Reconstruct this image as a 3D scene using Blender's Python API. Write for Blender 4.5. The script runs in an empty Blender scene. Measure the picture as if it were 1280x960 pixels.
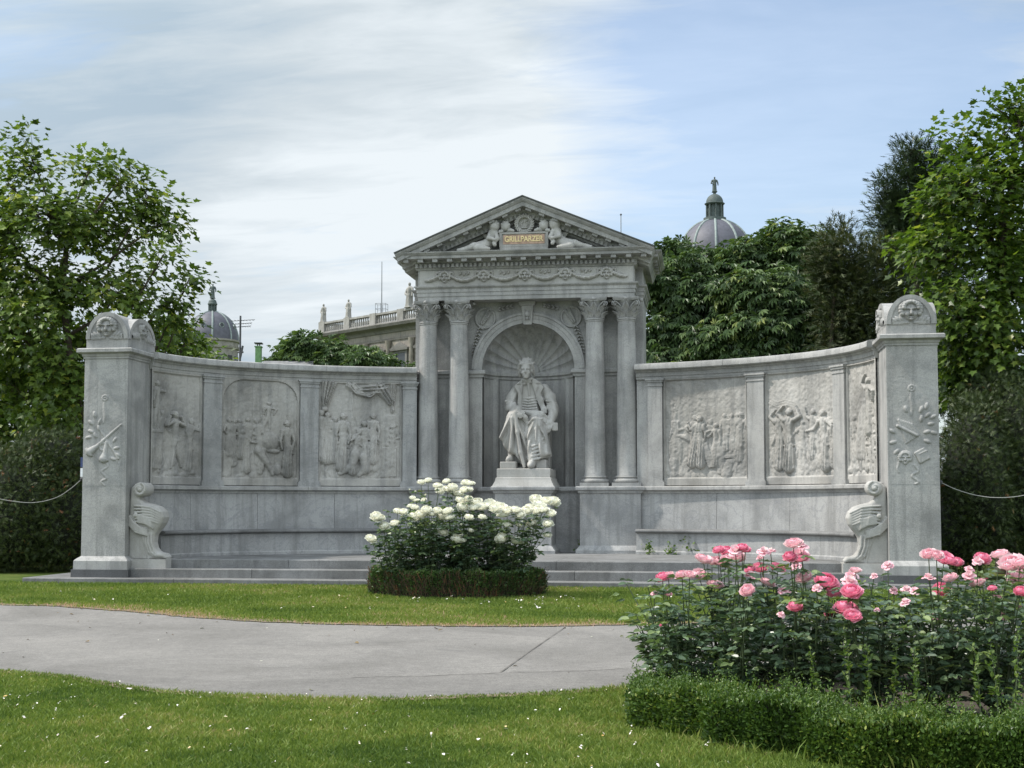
# A curved marble poet's memorial in a city park: every object is built here in code.
import bpy, bmesh, math, random
import numpy as np
from mathutils import Vector, Matrix

random.seed(5)
rng = np.random.default_rng(11)
scene = bpy.context.scene
COL = scene.collection
PI = math.pi

# ------------------------------------------------------------------ camera numbers (metres; temple centre is x=0, y=0)
F_PX, HOR, PIT, CX = 1658.0, 631.0, 103.6, 640.0
PPY = HOR - PIT
YAW = math.radians(8.21)
TILT = math.atan(PIT / F_PX)
_b = math.radians(7.64)
CAM = np.array([27.85 * math.sin(_b), -27.85 * math.cos(_b), 1.6])
FW = np.array([-math.sin(YAW) * math.cos(TILT), math.cos(YAW) * math.cos(TILT), math.sin(TILT)])
RT = np.array([math.cos(YAW), math.sin(YAW), 0.0])
UP = np.cross(RT, FW)


def ray(px, py):
    return FW + RT * (px - CX) / F_PX - UP * (py - PPY) / F_PX


def at_d(px, py, d):
    """world point seen at a place of the photograph, d metres away"""
    return CAM + ray(px, py) * d


def at_y(px, py, y):
    r = ray(px, py)
    return CAM + r * ((y - CAM[1]) / r[1])


def at_z(px, py, z):
    r = ray(px, py)
    return CAM + r * ((z - CAM[2]) / r[2])


def px_of(p):
    v = np.asarray(p, float) - CAM
    w = v @ FW
    return CX + F_PX * (v @ RT) / w, PPY - F_PX * (v @ UP) / w, w


def ground_z(x, y):
    """the lawn rises gently from the path to the steps"""
    y = np.asarray(y, float)
    t = np.clip((y + 10.3) / 5.4, 0, 1)
    return 0.19 * t


# ------------------------------------------------------------------ materials
def new_mat(name):
    m = bpy.data.materials.new(name)
    m.use_nodes = True
    nt = m.node_tree
    b = nt.nodes['Principled BSDF']
    return m, nt, b


def nd(nt, kind, **kw):
    n = nt.nodes.new(kind)
    for k, v in kw.items():
        setattr(n, k, v)
    return n


def ramp(nt, src, stops):
    r = nd(nt, 'ShaderNodeValToRGB')
    el = r.color_ramp.elements
    while len(el) < len(stops):
        el.new(0.5)
    for e, (p, c) in zip(el, stops):
        e.position = p
        e.color = (c[0], c[1], c[2], 1) if hasattr(c, '__len__') else (c, c, c, 1)
    nt.links.new(src, r.inputs[0])
    return r.outputs[0]


def noise(nt, vec, scale, detail=4, rough=0.55, dist=0.0):
    n = nd(nt, 'ShaderNodeTexNoise')
    n.inputs['Scale'].default_value = scale
    n.inputs['Detail'].default_value = detail
    n.inputs['Roughness'].default_value = rough
    n.inputs['Distortion'].default_value = dist
    nt.links.new(vec, n.inputs['Vector'])
    return n.outputs[0]


def mixc(nt, fac, a, b, mode='MIX'):
    n = nd(nt, 'ShaderNodeMix', data_type='RGBA', blend_type=mode)
    for s, v in ((n.inputs[0], fac), (n.inputs[6], a), (n.inputs[7], b)):
        if isinstance(v, (int, float)):
            s.default_value = v
        elif isinstance(v, tuple):
            s.default_value = (v[0], v[1], v[2], 1)
        else:
            nt.links.new(v, s)
    return n.outputs[2]


def wpos(nt, scale=(1, 1, 1)):
    g = nd(nt, 'ShaderNodeNewGeometry')
    mp = nd(nt, 'ShaderNodeMapping')
    mp.inputs['Scale'].default_value = scale
    nt.links.new(g.outputs['Position'], mp.inputs['Vector'])
    return mp.outputs[0]


def stone(name, base, tint=(1, 1, 1), stain=0.45, vein=0.3, rough=0.75, speck=0.12, streak=0.35, bump=0.15, patina=0.8):
    m, nt, b = new_mat(name)
    p = wpos(nt)
    c0 = tuple(base * t for t in tint)
    dark = tuple(base * 0.62 * t for t in (tint[0], tint[1] * 1.01, tint[2] * 1.02))
    lite = tuple(min(1, base * 1.16) * t for t in tint)
    col = ramp(nt, noise(nt, p, 1.1, 6, 0.6, 0.4), [(0.36, dark), (0.5, c0), (0.64, lite)])
    col = mixc(nt, 1 - stain, col, c0)
    # blue-grey veins
    v = noise(nt, wpos(nt, (1.0, 1.0, 1.5)), 1.6, 5, 0.6, 1.6)
    vr = ramp(nt, v, [(0.47, 0.0), (0.50, 1.0), (0.53, 0.0)])
    vm = nd(nt, 'ShaderNodeMath', operation='MULTIPLY')
    nt.links.new(vr, vm.inputs[0]); vm.inputs[1].default_value = vein
    col = mixc(nt, vm.outputs[0], col, tuple(base * k for k in (0.62, 0.64, 0.68)))
    # soot runs washed down by rain
    s = noise(nt, wpos(nt, (7, 7, 0.55)), 1.0, 4, 0.6)
    sr = ramp(nt, s, [(0.49, 0.0), (0.64, 1.0)])
    sm = nd(nt, 'ShaderNodeMath', operation='MULTIPLY')
    nt.links.new(sr, sm.inputs[0]); sm.inputs[1].default_value = streak
    col = mixc(nt, sm.outputs[0], col, tuple(base * k for k in (0.55, 0.55, 0.54)))
    # a broad weathered patina in clouds
    w2 = ramp(nt, noise(nt, wpos(nt, (1.0, 1.0, 0.6)), 0.7, 7, 0.68, 0.6), [(0.40, tuple(0.74 * k for k in (1, 0.985, 0.955))), (0.55, (1.0, 1.0, 1.0))])
    col = mixc(nt, patina, col, w2, 'MULTIPLY')
    # grain
    g = noise(nt, p, 85, 2, 0.7)
    gr = ramp(nt, g, [(0.3, 1 - speck * 2), (0.7, 1 + 0 * speck)])
    col = mixc(nt, 1.0, col, gr, 'MULTIPLY')
    nt.links.new(col, b.inputs['Base Color'])
    b.inputs['Roughness'].default_value = rough
    b.inputs['Specular IOR Level'].default_value = 0.3
    bp = nd(nt, 'ShaderNodeBump')
    bp.inputs['Strength'].default_value = bump
    bp.inputs['Distance'].default_value = 0.01
    nt.links.new(noise(nt, p, 28, 6, 0.65), bp.inputs['Height'])
    nt.links.new(bp.outputs[0], b.inputs['Normal'])
    return m


def plain(name, col, rough=0.7, var=0.25, scale=4.0, metal=0.0, bump=0.0):
    m, nt, b = new_mat(name)
    p = wpos(nt)
    c = ramp(nt, noise(nt, p, scale, 5), [(0.3, tuple(v * (1 - var) for v in col)), (0.7, tuple(min(1, v * (1 + var)) for v in col))])
    nt.links.new(c, b.inputs['Base Color'])
    b.inputs['Roughness'].default_value = rough
    b.inputs['Metallic'].default_value = metal
    if bump:
        bp = nd(nt, 'ShaderNodeBump')
        bp.inputs['Strength'].default_value = bump
        bp.inputs['Distance'].default_value = 0.02
        nt.links.new(noise(nt, p, scale * 6, 5), bp.inputs['Height'])
        nt.links.new(bp.outputs[0], b.inputs['Normal'])
    return m


def leafy(name, stops, rough=0.45, trans=0.35, tcol=None, spec=0.4):
    """leaf material; each leaf has its own random tone in the attribute rnd"""
    m, nt, b = new_mat(name)
    a = nd(nt, 'ShaderNodeAttribute', attribute_name='rnd')
    c = ramp(nt, a.outputs['Fac'], stops)
    nt.links.new(c, b.inputs['Base Color'])
    b.inputs['Roughness'].default_value = rough
    b.inputs['Specular IOR Level'].default_value = spec
    if trans > 0:
        t = nd(nt, 'ShaderNodeBsdfTranslucent')
        tc = mixc(nt, 1.0, c, tcol or (1.25, 1.35, 0.6), 'MULTIPLY')
        nt.links.new(tc, t.inputs['Color'])
        mx = nd(nt, 'ShaderNodeMixShader')
        mx.inputs[0].default_value = trans
        out = nt.nodes['Material Output']
        nt.links.new(b.outputs[0], mx.inputs[1])
        nt.links.new(t.outputs[0], mx.inputs[2])
        nt.links.new(mx.outputs[0], out.inputs['Surface'])
    return m


# ------------------------------------------------------------------ objects
def tag(o, label=None, cat=None, group=None, kind=None):
    if label: o['label'] = label
    if cat: o['category'] = cat
    if group: o['group'] = group
    if kind: o['kind'] = kind
    return o


def thing(name, label, cat, loc=(0, 0, 0), rot=0.0, group=None):
    o = bpy.data.objects.new(name, None)
    o.empty_display_size = 0.2
    o.location = loc
    o.rotation_euler = (0, 0, rot)
    COL.objects.link(o)
    return tag(o, label, cat, group)


def link(name, me, parent=None, loc=(0, 0, 0)):
    o = bpy.data.objects.new(name, me)
    o.location = loc
    COL.objects.link(o)
    if parent is not None:
        o.parent = parent
    return o


def np_mesh(name, V, loops, counts, mats, smooth=False, rnd=None, sharp=None, midx=None):
    V = np.asarray(V, np.float32)
    loops = np.asarray(loops, np.int32).ravel()
    counts = np.asarray(counts, np.int32).ravel()
    me = bpy.data.meshes.new(name)
    me.vertices.add(len(V)); me.loops.add(len(loops)); me.polygons.add(len(counts))
    me.vertices.foreach_set('co', V.ravel())
    me.loops.foreach_set('vertex_index', loops)
    st = np.zeros(len(counts), np.int32); st[1:] = np.cumsum(counts)[:-1]
    me.polygons.foreach_set('loop_start', st)
    me.polygons.foreach_set('use_smooth', np.full(len(counts), bool(smooth)))
    if midx is not None:
        me.polygons.foreach_set('material_index', np.asarray(midx, np.int32))
    for m in (mats if isinstance(mats, (list, tuple)) else [mats]):
        me.materials.append(m)
    if rnd is not None:
        a = me.attributes.new('rnd', 'FLOAT', 'FACE')
        a.data.foreach_set('value', np.asarray(rnd, np.float32))
    me.update(calc_edges=True)
    me.validate()
    if sharp is not None:
        me.set_sharp_from_angle(angle=math.radians(sharp))
    return me


class MB:
    """collects boxes, sweeps, lathes, tubes and grids; build() links them as ONE mesh object"""

    def __init__(self):
        self.v = []; self.f = []

    def add(self, vs, fs):
        n = len(self.v)
        self.v += [tuple(map(float, p)) for p in vs]
        self.f += [tuple(i + n for i in f) for f in fs]
        return self

    def box(self, x0, x1, y0, y1, z0, z1, M=None):
        p = [(x, y, z) for z in (z0, z1) for (x, y) in ((x0, y0), (x1, y0), (x1, y1), (x0, y1))]
        if M is not None: p = [tuple(M @ Vector(q)) for q in p]
        return self.add(p, [(3, 2, 1, 0), (4, 5, 6, 7), (0, 1, 5, 4), (1, 2, 6, 5), (2, 3, 7, 6), (3, 0, 4, 7)])

    def loft(self, rings, cap0=True, cap1=True, closed=True):
        n = len(rings[0]); vs = [p for r in rings for p in r]; fs = []
        for i in range(len(rings) - 1):
            for j in range(n if closed else n - 1):
                k = (j + 1) % n
                fs.append((i * n + j, i * n + k, (i + 1) * n + k, (i + 1) * n + j))
        if closed and cap0: fs.append(tuple(range(n - 1, -1, -1)))
        if closed and cap1: fs.append(tuple((len(rings) - 1) * n + j for j in range(n)))
        return self.add(vs, fs)

    def lathe(self, prof, c=(0, 0, 0), n=24, axis='z', caps=True, rot=0.0):
        rings = []
        for r, h in prof:
            ring = []
            for j in range(n):
                a = 2 * PI * j / n + rot
                x, y = r * math.cos(a), r * math.sin(a)
                q = (x, y, h) if axis == 'z' else ((x, -h, y) if axis == 'y' else (h, x, y))
                ring.append((c[0] + q[0], c[1] + q[1], c[2] + q[2]))
            rings.append(ring)
        return self.loft(rings, caps, caps)

    def tube(self, pts, radii, n=8, caps=True):
        pts = [np.asarray(p, float) for p in pts]
        if not hasattr(radii, '__len__'): radii = [radii] * len(pts)
        rings = []
        a = None
        for i, p in enumerate(pts):
            t = pts[min(i + 1, len(pts) - 1)] - pts[max(i - 1, 0)]
            t = t / (np.linalg.norm(t) + 1e-9)
            if a is None:
                a = np.cross(t, (0, 0, 1) if abs(t[2]) < 0.9 else (1, 0, 0))
            a = a - t * (a @ t); a = a / (np.linalg.norm(a) + 1e-9)
            b = np.cross(t, a)
            rings.append([p + radii[i] * (a * math.cos(2 * PI * j / n) + b * math.sin(2 * PI * j / n)) for j in range(n)])
        return self.loft(rings, caps, caps)

    def sweep(self, path, prof, fn, caps=True):
        """path: 2D polyline; prof: closed loop of (offset to the right-hand normal, w); fn(a, b, w) -> xyz; mitred corners"""
        P = [np.asarray(p, float) for p in path]
        nn = []
        for i in range(len(P)):
            ds = []
            if i > 0: ds.append((P[i] - P[i - 1]) / (np.linalg.norm(P[i] - P[i - 1]) + 1e-12))
            if i < len(P) - 1: ds.append((P[i + 1] - P[i]) / (np.linalg.norm(P[i + 1] - P[i]) + 1e-12))
            ns = [np.array([d[1], -d[0]]) for d in ds]
            m = sum(ns); m = m / (np.linalg.norm(m) + 1e-12)
            nn.append(m / max(0.25, m @ ns[0]))
        rings = [[fn(*(P[i] + nn[i] * o), w) for (o, w) in prof] for i in range(len(P))]
        return self.loft(rings, caps, caps)

    def sphere(self, c, r, n=10, m=6):
        r = r if hasattr(r, '__len__') else (r, r, r)
        rings = []
        for i in range(m + 1):
            t = -PI / 2 + PI * (0.02 + 0.96 * i / m)
            rings.append([(c[0] + r[0] * math.cos(t) * math.cos(2 * PI * j / n), c[1] + r[1] * math.cos(t) * math.sin(2 * PI * j / n), c[2] + r[2] * math.sin(t)) for j in range(n)])
        return self.loft(rings)

    def grid(self, pts):
        nu, nv = len(pts), len(pts[0])
        return self.add([p for r in pts for p in r], [(i * nv + j, (i + 1) * nv + j, (i + 1) * nv + j + 1, i * nv + j + 1) for i in range(nu - 1) for j in range(nv - 1)])

    def mesh(self, name, mats, sharp=35, fix=True, smooth=True):
        me = bpy.data.meshes.new(name)
        me.from_pydata(self.v, [], self.f)
        if fix:
            bm = bmesh.new(); bm.from_mesh(me)
            bmesh.ops.recalc_face_normals(bm, faces=bm.faces)
            bm.to_mesh(me); bm.free()
        for m in (mats if isinstance(mats, (list, tuple)) else [mats]):
            me.materials.append(m)
        if smooth:
            me.polygons.foreach_set('use_smooth', [True] * len(me.polygons))
            me.set_sharp_from_angle(angle=math.radians(sharp))
        me.update()
        return me

    def build(self, name, mats, parent=None, loc=(0, 0, 0), **kw):
        return link(name, self.mesh(name, mats, **kw), parent, loc)


# ------------------------------------------------------------------ carving: distance fields turned into one continuous surface
class Carve:
    def __init__(self, lo, hi, h):
        self.h = h
        self.ax = [np.arange(a, b + h, h, dtype=np.float32) for a, b in zip(lo, hi)]
        self.F = np.full([len(a) for a in self.ax], 10.0, np.float32)

    def sub(self, lo, hi, pad):
        s = []
        for i in range(3):
            a = self.ax[i]
            i0 = int(np.clip(np.searchsorted(a, lo[i] - pad), 0, len(a) - 1)); i1 = int(np.clip(np.searchsorted(a, hi[i] + pad), i0 + 1, len(a)))
            s.append(slice(i0, i1))
        X, Y, Z = np.meshgrid(self.ax[0][s[0]], self.ax[1][s[1]], self.ax[2][s[2]], indexing='ij')
        return tuple(s), X, Y, Z

    def join(self, s, d, k, cut=False):
        a = self.F[s]
        if cut:
            d = -d
            if k > 0:
                t = np.clip(0.5 - 0.5 * (d - a) / k, 0, 1)
                self.F[s] = a * t + d * (1 - t) + k * t * (1 - t)
                self.F[s] = np.maximum(self.F[s], np.maximum(a, d))
            else:
                self.F[s] = np.maximum(a, d)
        elif k > 0:
            t = np.clip(0.5 + 0.5 * (a - d) / k, 0, 1)
            self.F[s] = a + (d - a) * t - k * t * (1 - t)
        else:
            self.F[s] = np.minimum(a, d)

    def cap(self, p0, r0, p1=None, r1=None, k=0.04, cut=False):
        p0 = np.asarray(p0, float); p1 = p0 if p1 is None else np.asarray(p1, float); r1 = r0 if r1 is None else r1
        R = max(r0, r1)
        s, X, Y, Z = self.sub(np.minimum(p0, p1) - R, np.maximum(p0, p1) + R, k + 3 * self.h)
        d = p1 - p0; dd = float(d @ d) + 1e-9
        t = np.clip(((X - p0[0]) * d[0] + (Y - p0[1]) * d[1] + (Z - p0[2]) * d[2]) / dd, 0, 1)
        q = np.sqrt((X - p0[0] - t * d[0]) ** 2 + (Y - p0[1] - t * d[1]) ** 2 + (Z - p0[2] - t * d[2]) ** 2) - (r0 + (r1 - r0) * t)
        self.join(s, q, k, cut)
        return self

    def chain(self, pts, k=0.04):
        for (a, ra), (b, rb) in zip(pts[:-1], pts[1:]):
            self.cap(a, ra, b, rb, k)
        return self

    def ell(self, c, r, k=0.04, cut=False, rot=None):
        R = max(r) if rot is not None else 0
        ext = np.array([R] * 3) if rot is not None else np.asarray(r, float)
        c = np.asarray(c, float)
        s, X, Y, Z = self.sub(c - ext, c + ext, k + 3 * self.h)
        X, Y, Z = X - c[0], Y - c[1], Z - c[2]
        if rot is not None:
            M = np.array(Matrix.Rotation(rot[1], 3, rot[0]).transposed())
            X, Y, Z = (M[i, 0] * X + M[i, 1] * Y + M[i, 2] * Z for i in range(3))
        k0 = np.sqrt((X / r[0]) ** 2 + (Y / r[1]) ** 2 + (Z / r[2]) ** 2) + 1e-6
        k1 = np.sqrt((X / r[0] ** 2) ** 2 + (Y / r[1] ** 2) ** 2 + (Z / r[2] ** 2) ** 2) + 1e-6
        self.join(s, k0 * (k0 - 1) / k1, k, cut)
        return self

    def box(self, c, b, r=0.01, k=0.0, cut=False, rot=None):
        c = np.asarray(c, float); R = float(np.linalg.norm(b)) if rot is not None else 0
        ext = np.array([R] * 3) if rot is not None else np.asarray(b, float)
        s, X, Y, Z = self.sub(c - ext, c + ext, k + 3 * self.h)
        X, Y, Z = X - c[0], Y - c[1], Z - c[2]
        if rot is not None:
            M = np.array(Matrix.Rotation(rot[1], 3, rot[0]).transposed())
            X, Y, Z = (M[i, 0] * X + M[i, 1] * Y + M[i, 2] * Z for i in range(3))
        qx, qy, qz = np.abs(X) - b[0] + r, np.abs(Y) - b[1] + r, np.abs(Z) - b[2] + r
        d = np.sqrt(np.maximum(qx, 0) ** 2 + np.maximum(qy, 0) ** 2 + np.maximum(qz, 0) ** 2) + np.minimum(np.maximum(qx, np.maximum(qy, qz)), 0) - r
        self.join(s, d, k, cut)
        return self

    def prism(self, poly, y0, y1, r=0.02, k=0.0, wob=None):
        """outline in x, z extruded in depth, rounded edges; wob(x, z) pushes the faces in and out"""
        Q = np.asarray(poly, float)
        s, X, Y, Z = self.sub((Q[:, 0].min(), y0, Q[:, 1].min()), (Q[:, 0].max(), y1, Q[:, 1].max()), k + 3 * self.h)
        x, z = X[:, 0, :], Z[:, 0, :]
        d = np.full(x.shape, 1e9); sg = np.ones(x.shape)
        for i in range(len(Q)):
            a, b = Q[i], Q[i - 1]
            ex, ez = b - a; wx, wz = x - a[0], z - a[1]
            t = np.clip((wx * ex + wz * ez) / (ex * ex + ez * ez + 1e-12), 0, 1)
            d = np.minimum(d, (wx - ex * t) ** 2 + (wz - ez * t) ** 2)
            c = np.stack([z >= a[1], z < b[1], ex * wz > ez * wx])
            sg = np.where(c.all(0) | (~c).all(0), -sg, sg)
        d2 = (sg * np.sqrt(d))[:, None, :] + r
        hw = (y1 - y0) / 2
        dy = np.abs(Y - (y0 + y1) / 2) - hw + r
        if wob is not None: dy = dy - wob(x, z)[:, None, :]
        q = np.sqrt(np.maximum(d2, 0) ** 2 + np.maximum(dy, 0) ** 2) + np.minimum(np.maximum(d2, dy), 0) - r
        self.join(s, q.astype(np.float32), k)
        return self

    def mesh(self, name, mat, sharp=60):
        self.F[0] = np.maximum(self.F[0], self.h); self.F[-1] = np.maximum(self.F[-1], self.h)
        self.F[:, 0] = np.maximum(self.F[:, 0], self.h); self.F[:, -1] = np.maximum(self.F[:, -1], self.h)
        self.F[:, :, 0] = np.maximum(self.F[:, :, 0], self.h); self.F[:, :, -1] = np.maximum(self.F[:, :, -1], self.h)
        F = self.F; h = self.h
        S = F < 0
        c = np.zeros([n - 1 for n in F.shape], np.int8)
        off = [(i, j, k) for i in (0, 1) for j in (0, 1) for k in (0, 1)]
        sl = lambda o: tuple(slice(o[i], F.shape[i] - 1 + o[i]) for i in range(3))
        for o in off: c += S[sl(o)]
        act = np.argwhere((c > 0) & (c < 8))
        idx = np.full(c.shape, -1, np.int64); idx[tuple(act.T)] = np.arange(len(act))
        acc = np.zeros((len(act), 3)); cnt = np.zeros(len(act))
        for a in off:
            for ax in range(3):
                if a[ax] == 0:
                    b = list(a); b[ax] = 1
                    fa = F[tuple((act + a).T)]; fb = F[tuple((act + b).T)]
                    cr = (fa < 0) != (fb < 0)
                    t = np.where(cr, fa / np.where(cr, fa - fb, 1), 0)
                    p = np.tile(np.array(a, float), (len(act), 1)); p[:, ax] = t
                    acc[cr] += p[cr]; cnt[cr] += 1
        V = (act + acc / cnt[:, None]) * h + np.array([a[0] for a in self.ax])
        quads = []
        for ax in range(3):
            u, w = [(1, 2), (2, 0), (0, 1)][ax]
            lo = [slice(None)] * 3; hi = [slice(None)] * 3
            lo[ax] = slice(0, -1); hi[ax] = slice(1, None)
            cr = S[tuple(lo)] != S[tuple(hi)]
            e = np.argwhere(cr)
            e = e[(e[:, u] > 0) & (e[:, w] > 0) & (e[:, u] < F.shape[u] - 1) & (e[:, w] < F.shape[w] - 1)]
            if not len(e): continue
            flip = S[tuple(e.T)]
            q = []
            for du, dw in ((1, 1), (0, 1), (0, 0), (1, 0)):
                g = e.copy(); g[:, u] -= du; g[:, w] -= dw
                q.append(idx[tuple(g.T)])
            q = np.stack(q, 1)
            q[~flip] = q[~flip][:, ::-1]
            quads.append(q)
        Q = np.concatenate(quads)
        Q = Q[(Q >= 0).all(1)]
        return np_mesh(name, V, Q, np.full(len(Q), 4), mat, smooth=True, sharp=sharp)


# ------------------------------------------------------------------ carving in low relief: a height field over a panel
class Relief:
    def __init__(self, w, h, res):
        self.w, self.hh = w, h
        self.u = np.linspace(0, w, max(3, int(w / res) + 1)); self.vv = np.linspace(0, h, max(3, int(h / res) + 1))
        self.U, self.V = np.meshgrid(self.u, self.vv, indexing='ij')
        self.H = np.zeros_like(self.U)

    def _sub(self, u0, u1, v0, v1):
        a = slice(max(0, np.searchsorted(self.u, u0) - 1), np.searchsorted(self.u, u1) + 1)
        b = slice(max(0, np.searchsorted(self.vv, v0) - 1), np.searchsorted(self.vv, v1) + 1)
        return a, b

    def cap(self, u0, v0, r0, u1, v1, r1, k=1.0, base=0.0, fold=0.0, nf=5):
        R = max(r0, r1)
        s = self._sub(min(u0, u1) - R, max(u0, u1) + R, min(v0, v1) - R, max(v0, v1) + R)
        U, V = self.U[s], self.V[s]
        if U.size == 0: return self
        du, dv = u1 - u0, v1 - v0; dd = du * du + dv * dv + 1e-9
        t = np.clip(((U - u0) * du + (V - v0) * dv) / dd, 0, 1)
        r = r0 + (r1 - r0) * t
        d2 = (U - u0 - t * du) ** 2 + (V - v0 - t * dv) ** 2
        L = math.sqrt(dd)
        side = ((U - u0) * (-dv) + (V - v0) * du) / L / np.maximum(r, 1e-4)
        hh = np.sqrt(np.maximum(0, 1 - d2 / r ** 2)) ** 0.7 * r * k
        if fold: hh = hh * (1 + fold * np.sin(side * nf * PI * 0.5 + 3 * t))
        m = d2 < r * r
        H = self.H[s]
        H[m] = np.maximum(H[m], base + hh[m])
        return self

    def path(self, pts, r, k=1.0, base=0.0, smooth=0, **kw):
        rr = list(r) if hasattr(r, '__len__') else [r] * len(pts)
        if smooth:
            q = np.array([list(p) + [w] for p, w in zip(pts, rr)], float)
            q = np.vstack([2 * q[0] - q[1], q, 2 * q[-1] - q[-2]]); o = []
            for i in range(1, len(q) - 2):
                for t in np.arange(smooth) / smooth:
                    o.append(0.5 * (2 * q[i] + (q[i + 1] - q[i - 1]) * t + (2 * q[i - 1] - 5 * q[i] + 4 * q[i + 1] - q[i + 2]) * t * t + (3 * q[i] - q[i - 1] - 3 * q[i + 1] + q[i + 2]) * t ** 3))
            o.append(q[-2]); pts = [(p[0], p[1]) for p in o]; rr = [max(0.003, p[2]) for p in o]
        for i in range(len(pts) - 1):
            self.cap(pts[i][0], pts[i][1], rr[i], pts[i + 1][0], pts[i + 1][1], rr[i + 1], k, base, **kw)
        return self

    def ell(self, u, v, ru, rv, k=1.0, base=0.0, a=0.0):
        R = max(ru, rv); s = self._sub(u - R, u + R, v - R, v + R)
        U, V = self.U[s] - u, self.V[s] - v
        if U.size == 0: return self
        c, n = math.cos(a), math.sin(a)
        q = ((U * c + V * n) / ru) ** 2 + ((V * c - U * n) / rv) ** 2
        m = q < 1; H = self.H[s]
        H[m] = np.maximum(H[m], base + (np.sqrt(1 - q[m]) * min(ru, rv) * k))
        return self

    def dent(self, u, v, ru, rv, depth, a=0.0):
        R = max(ru, rv); s = self._sub(u - R, u + R, v - R, v + R)
        U, V = self.U[s] - u, self.V[s] - v
        if U.size == 0: return self
        c, n = math.cos(a), math.sin(a)
        q = ((U * c + V * n) / ru) ** 2 + ((V * c - U * n) / rv) ** 2
        self.H[s] -= depth * np.maximum(0, 1 - q)
        return self

    def ring(self, u, v, R, r, k=1.0, base=0.0, v0=-9):
        s = self._sub(u - R - r, u + R + r, v - R - r, v + R + r)
        U, V = self.U[s], self.V[s]
        d = np.abs(np.hypot(U - u, V - v) - R)
        m = (d < r) & (V > v0); H = self.H[s]
        H[m] = np.maximum(H[m], base + np.sqrt(1 - (d[m] / r) ** 2) * r * k)
        return self

    def rect(self, u0, v0, u1, v1, h, soft=0.012):
        s = self._sub(u0 - soft, u1 + soft, v0 - soft, v1 + soft)
        U, V = self.U[s], self.V[s]
        d = np.minimum(np.minimum(U - u0, u1 - U), np.minimum(V - v0, v1 - V))
        H = self.H[s]
        self.H[s] = np.maximum(H, h * np.clip(d / soft, 0, 1))
        return self

    def rough(self, amp, n=3, cell=0.12):
        for i in range(n):
            c = cell / 2 ** i; a = amp / 1.7 ** i
            gu, gv = int(self.w / c) + 3, int(self.hh / c) + 3
            g = rng.normal(size=(gu, gv))
            x, y = self.U / c, self.V / c
            i0, j0 = x.astype(int), y.astype(int); fx, fy = x - i0, y - j0
            fx, fy = fx * fx * (3 - 2 * fx), fy * fy * (3 - 2 * fy)
            self.H += a * (g[i0, j0] * (1 - fx) * (1 - fy) + g[i0 + 1, j0] * fx * (1 - fy) + g[i0, j0 + 1] * (1 - fx) * fy + g[i0 + 1, j0 + 1] * fx * fy)
        return self

    def person(self, u, v, H, lean=0.0, armL=None, armR=None, robe=True, k=0.8, turn=0.0, legs=None, wide=1.0, hd=0.0):
        """a carved standing figure: head, torso, arms given as elbow and hand offsets in heights, robe or legs"""
        n = H / 7.6
        hu, hv = u + lean * H + hd * n, v + H - 0.5 * n
        sh_v = v + H - 1.5 * n; su = u + lean * H * 0.82
        wv = v + H * 0.60; wu = u + lean * H * 0.5
        hip_v = v + H * 0.5; pu = u + lean * H * 0.3 + 0.08 * n
        q = random.uniform(-0.25, 0.25)
        if robe:
            self.cap(pu, hip_v, 0.62 * n * wide, u + turn * H, v + 0.3 * n, 0.80 * n * wide, k, 0, fold=0.16, nf=7)
            for i in range(6):       # separate folds run from the girdle to the hem
                f = (i - 2.5) / 2.5
                self.path([(pu + f * 0.34 * n, hip_v + 0.5 * n), (pu + (f * 0.5 + q) * n, hip_v - 1.5 * n), (u + turn * H + (f * 0.72 + 0.5 * q) * n, v + 0.12 * n)], [0.08 * n, 0.13 * n, 0.10 * n], k * 1.5, (0.52 - 0.28 * f * f) * n * k, smooth=3)
            self.path([(su - 0.5 * n, sh_v), (pu, hip_v + 0.3 * n), (pu + 0.7 * n, hip_v - 0.9 * n)], [0.10 * n, 0.13 * n, 0.08 * n], k * 1.4, 0.4 * n * k, smooth=3)
        else:
            Lg = legs or ((-0.06, -0.25, -0.05, -0.48), (0.06, -0.25, 0.06, -0.48))
            for i, (a, c, d, e) in enumerate(Lg):
                self.path([(pu + (i - 0.5) * 0.4 * n, hip_v), (pu + a * H, hip_v + c * H), (pu + d * H, hip_v + e * H)], [0.42 * n, 0.31 * n, 0.17 * n], k * 1.2, 0.05 * n, smooth=4)
                self.ell(pu + d * H + 0.1 * n, hip_v + e * H, 0.24 * n, 0.12 * n, k)
        self.path([(su, sh_v + 0.05 * n), (wu, wv), (pu, hip_v)], [0.64 * n * wide, 0.50 * n * wide, 0.56 * n * wide], k, 0.04 * n, smooth=4, fold=0.08, nf=5)
        self.cap(su - 0.55 * n * wide, sh_v + 0.05 * n, 0.34 * n, su + 0.55 * n * wide, sh_v + 0.05 * n, 0.34 * n, k * 1.1, 0.12 * n)
        for sgn, arm in ((-1, armL), (1, armR)):
            s0 = (su + sgn * 0.66 * n * wide, sh_v + 0.05 * n)
            e = arm[0] if arm else (sgn * 0.045, -0.19); h_ = arm[1] if arm else (sgn * 0.01, -0.34)
            pe = (s0[0] + e[0] * H, s0[1] + e[1] * H); ph = (s0[0] + h_[0] * H, s0[1] + h_[1] * H)
            self.path([s0, pe], [0.28 * n, 0.21 * n], k * 1.3, 0.28 * n * k); self.path([pe, ph], [0.21 * n, 0.12 * n], k * 1.3, 0.32 * n * k)
            self.ell(ph[0], ph[1], 0.14 * n, 0.18 * n, k, 0.36 * n * k)
        self.cap(su, sh_v + 0.2 * n, 0.22 * n, hu, hv, 0.2 * n, k, 0.3 * n * k)
        self.ell(hu, hv, 0.34 * n, 0.46 * n, k * 1.5, 0.3 * n * k, a=-lean * 3)
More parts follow.
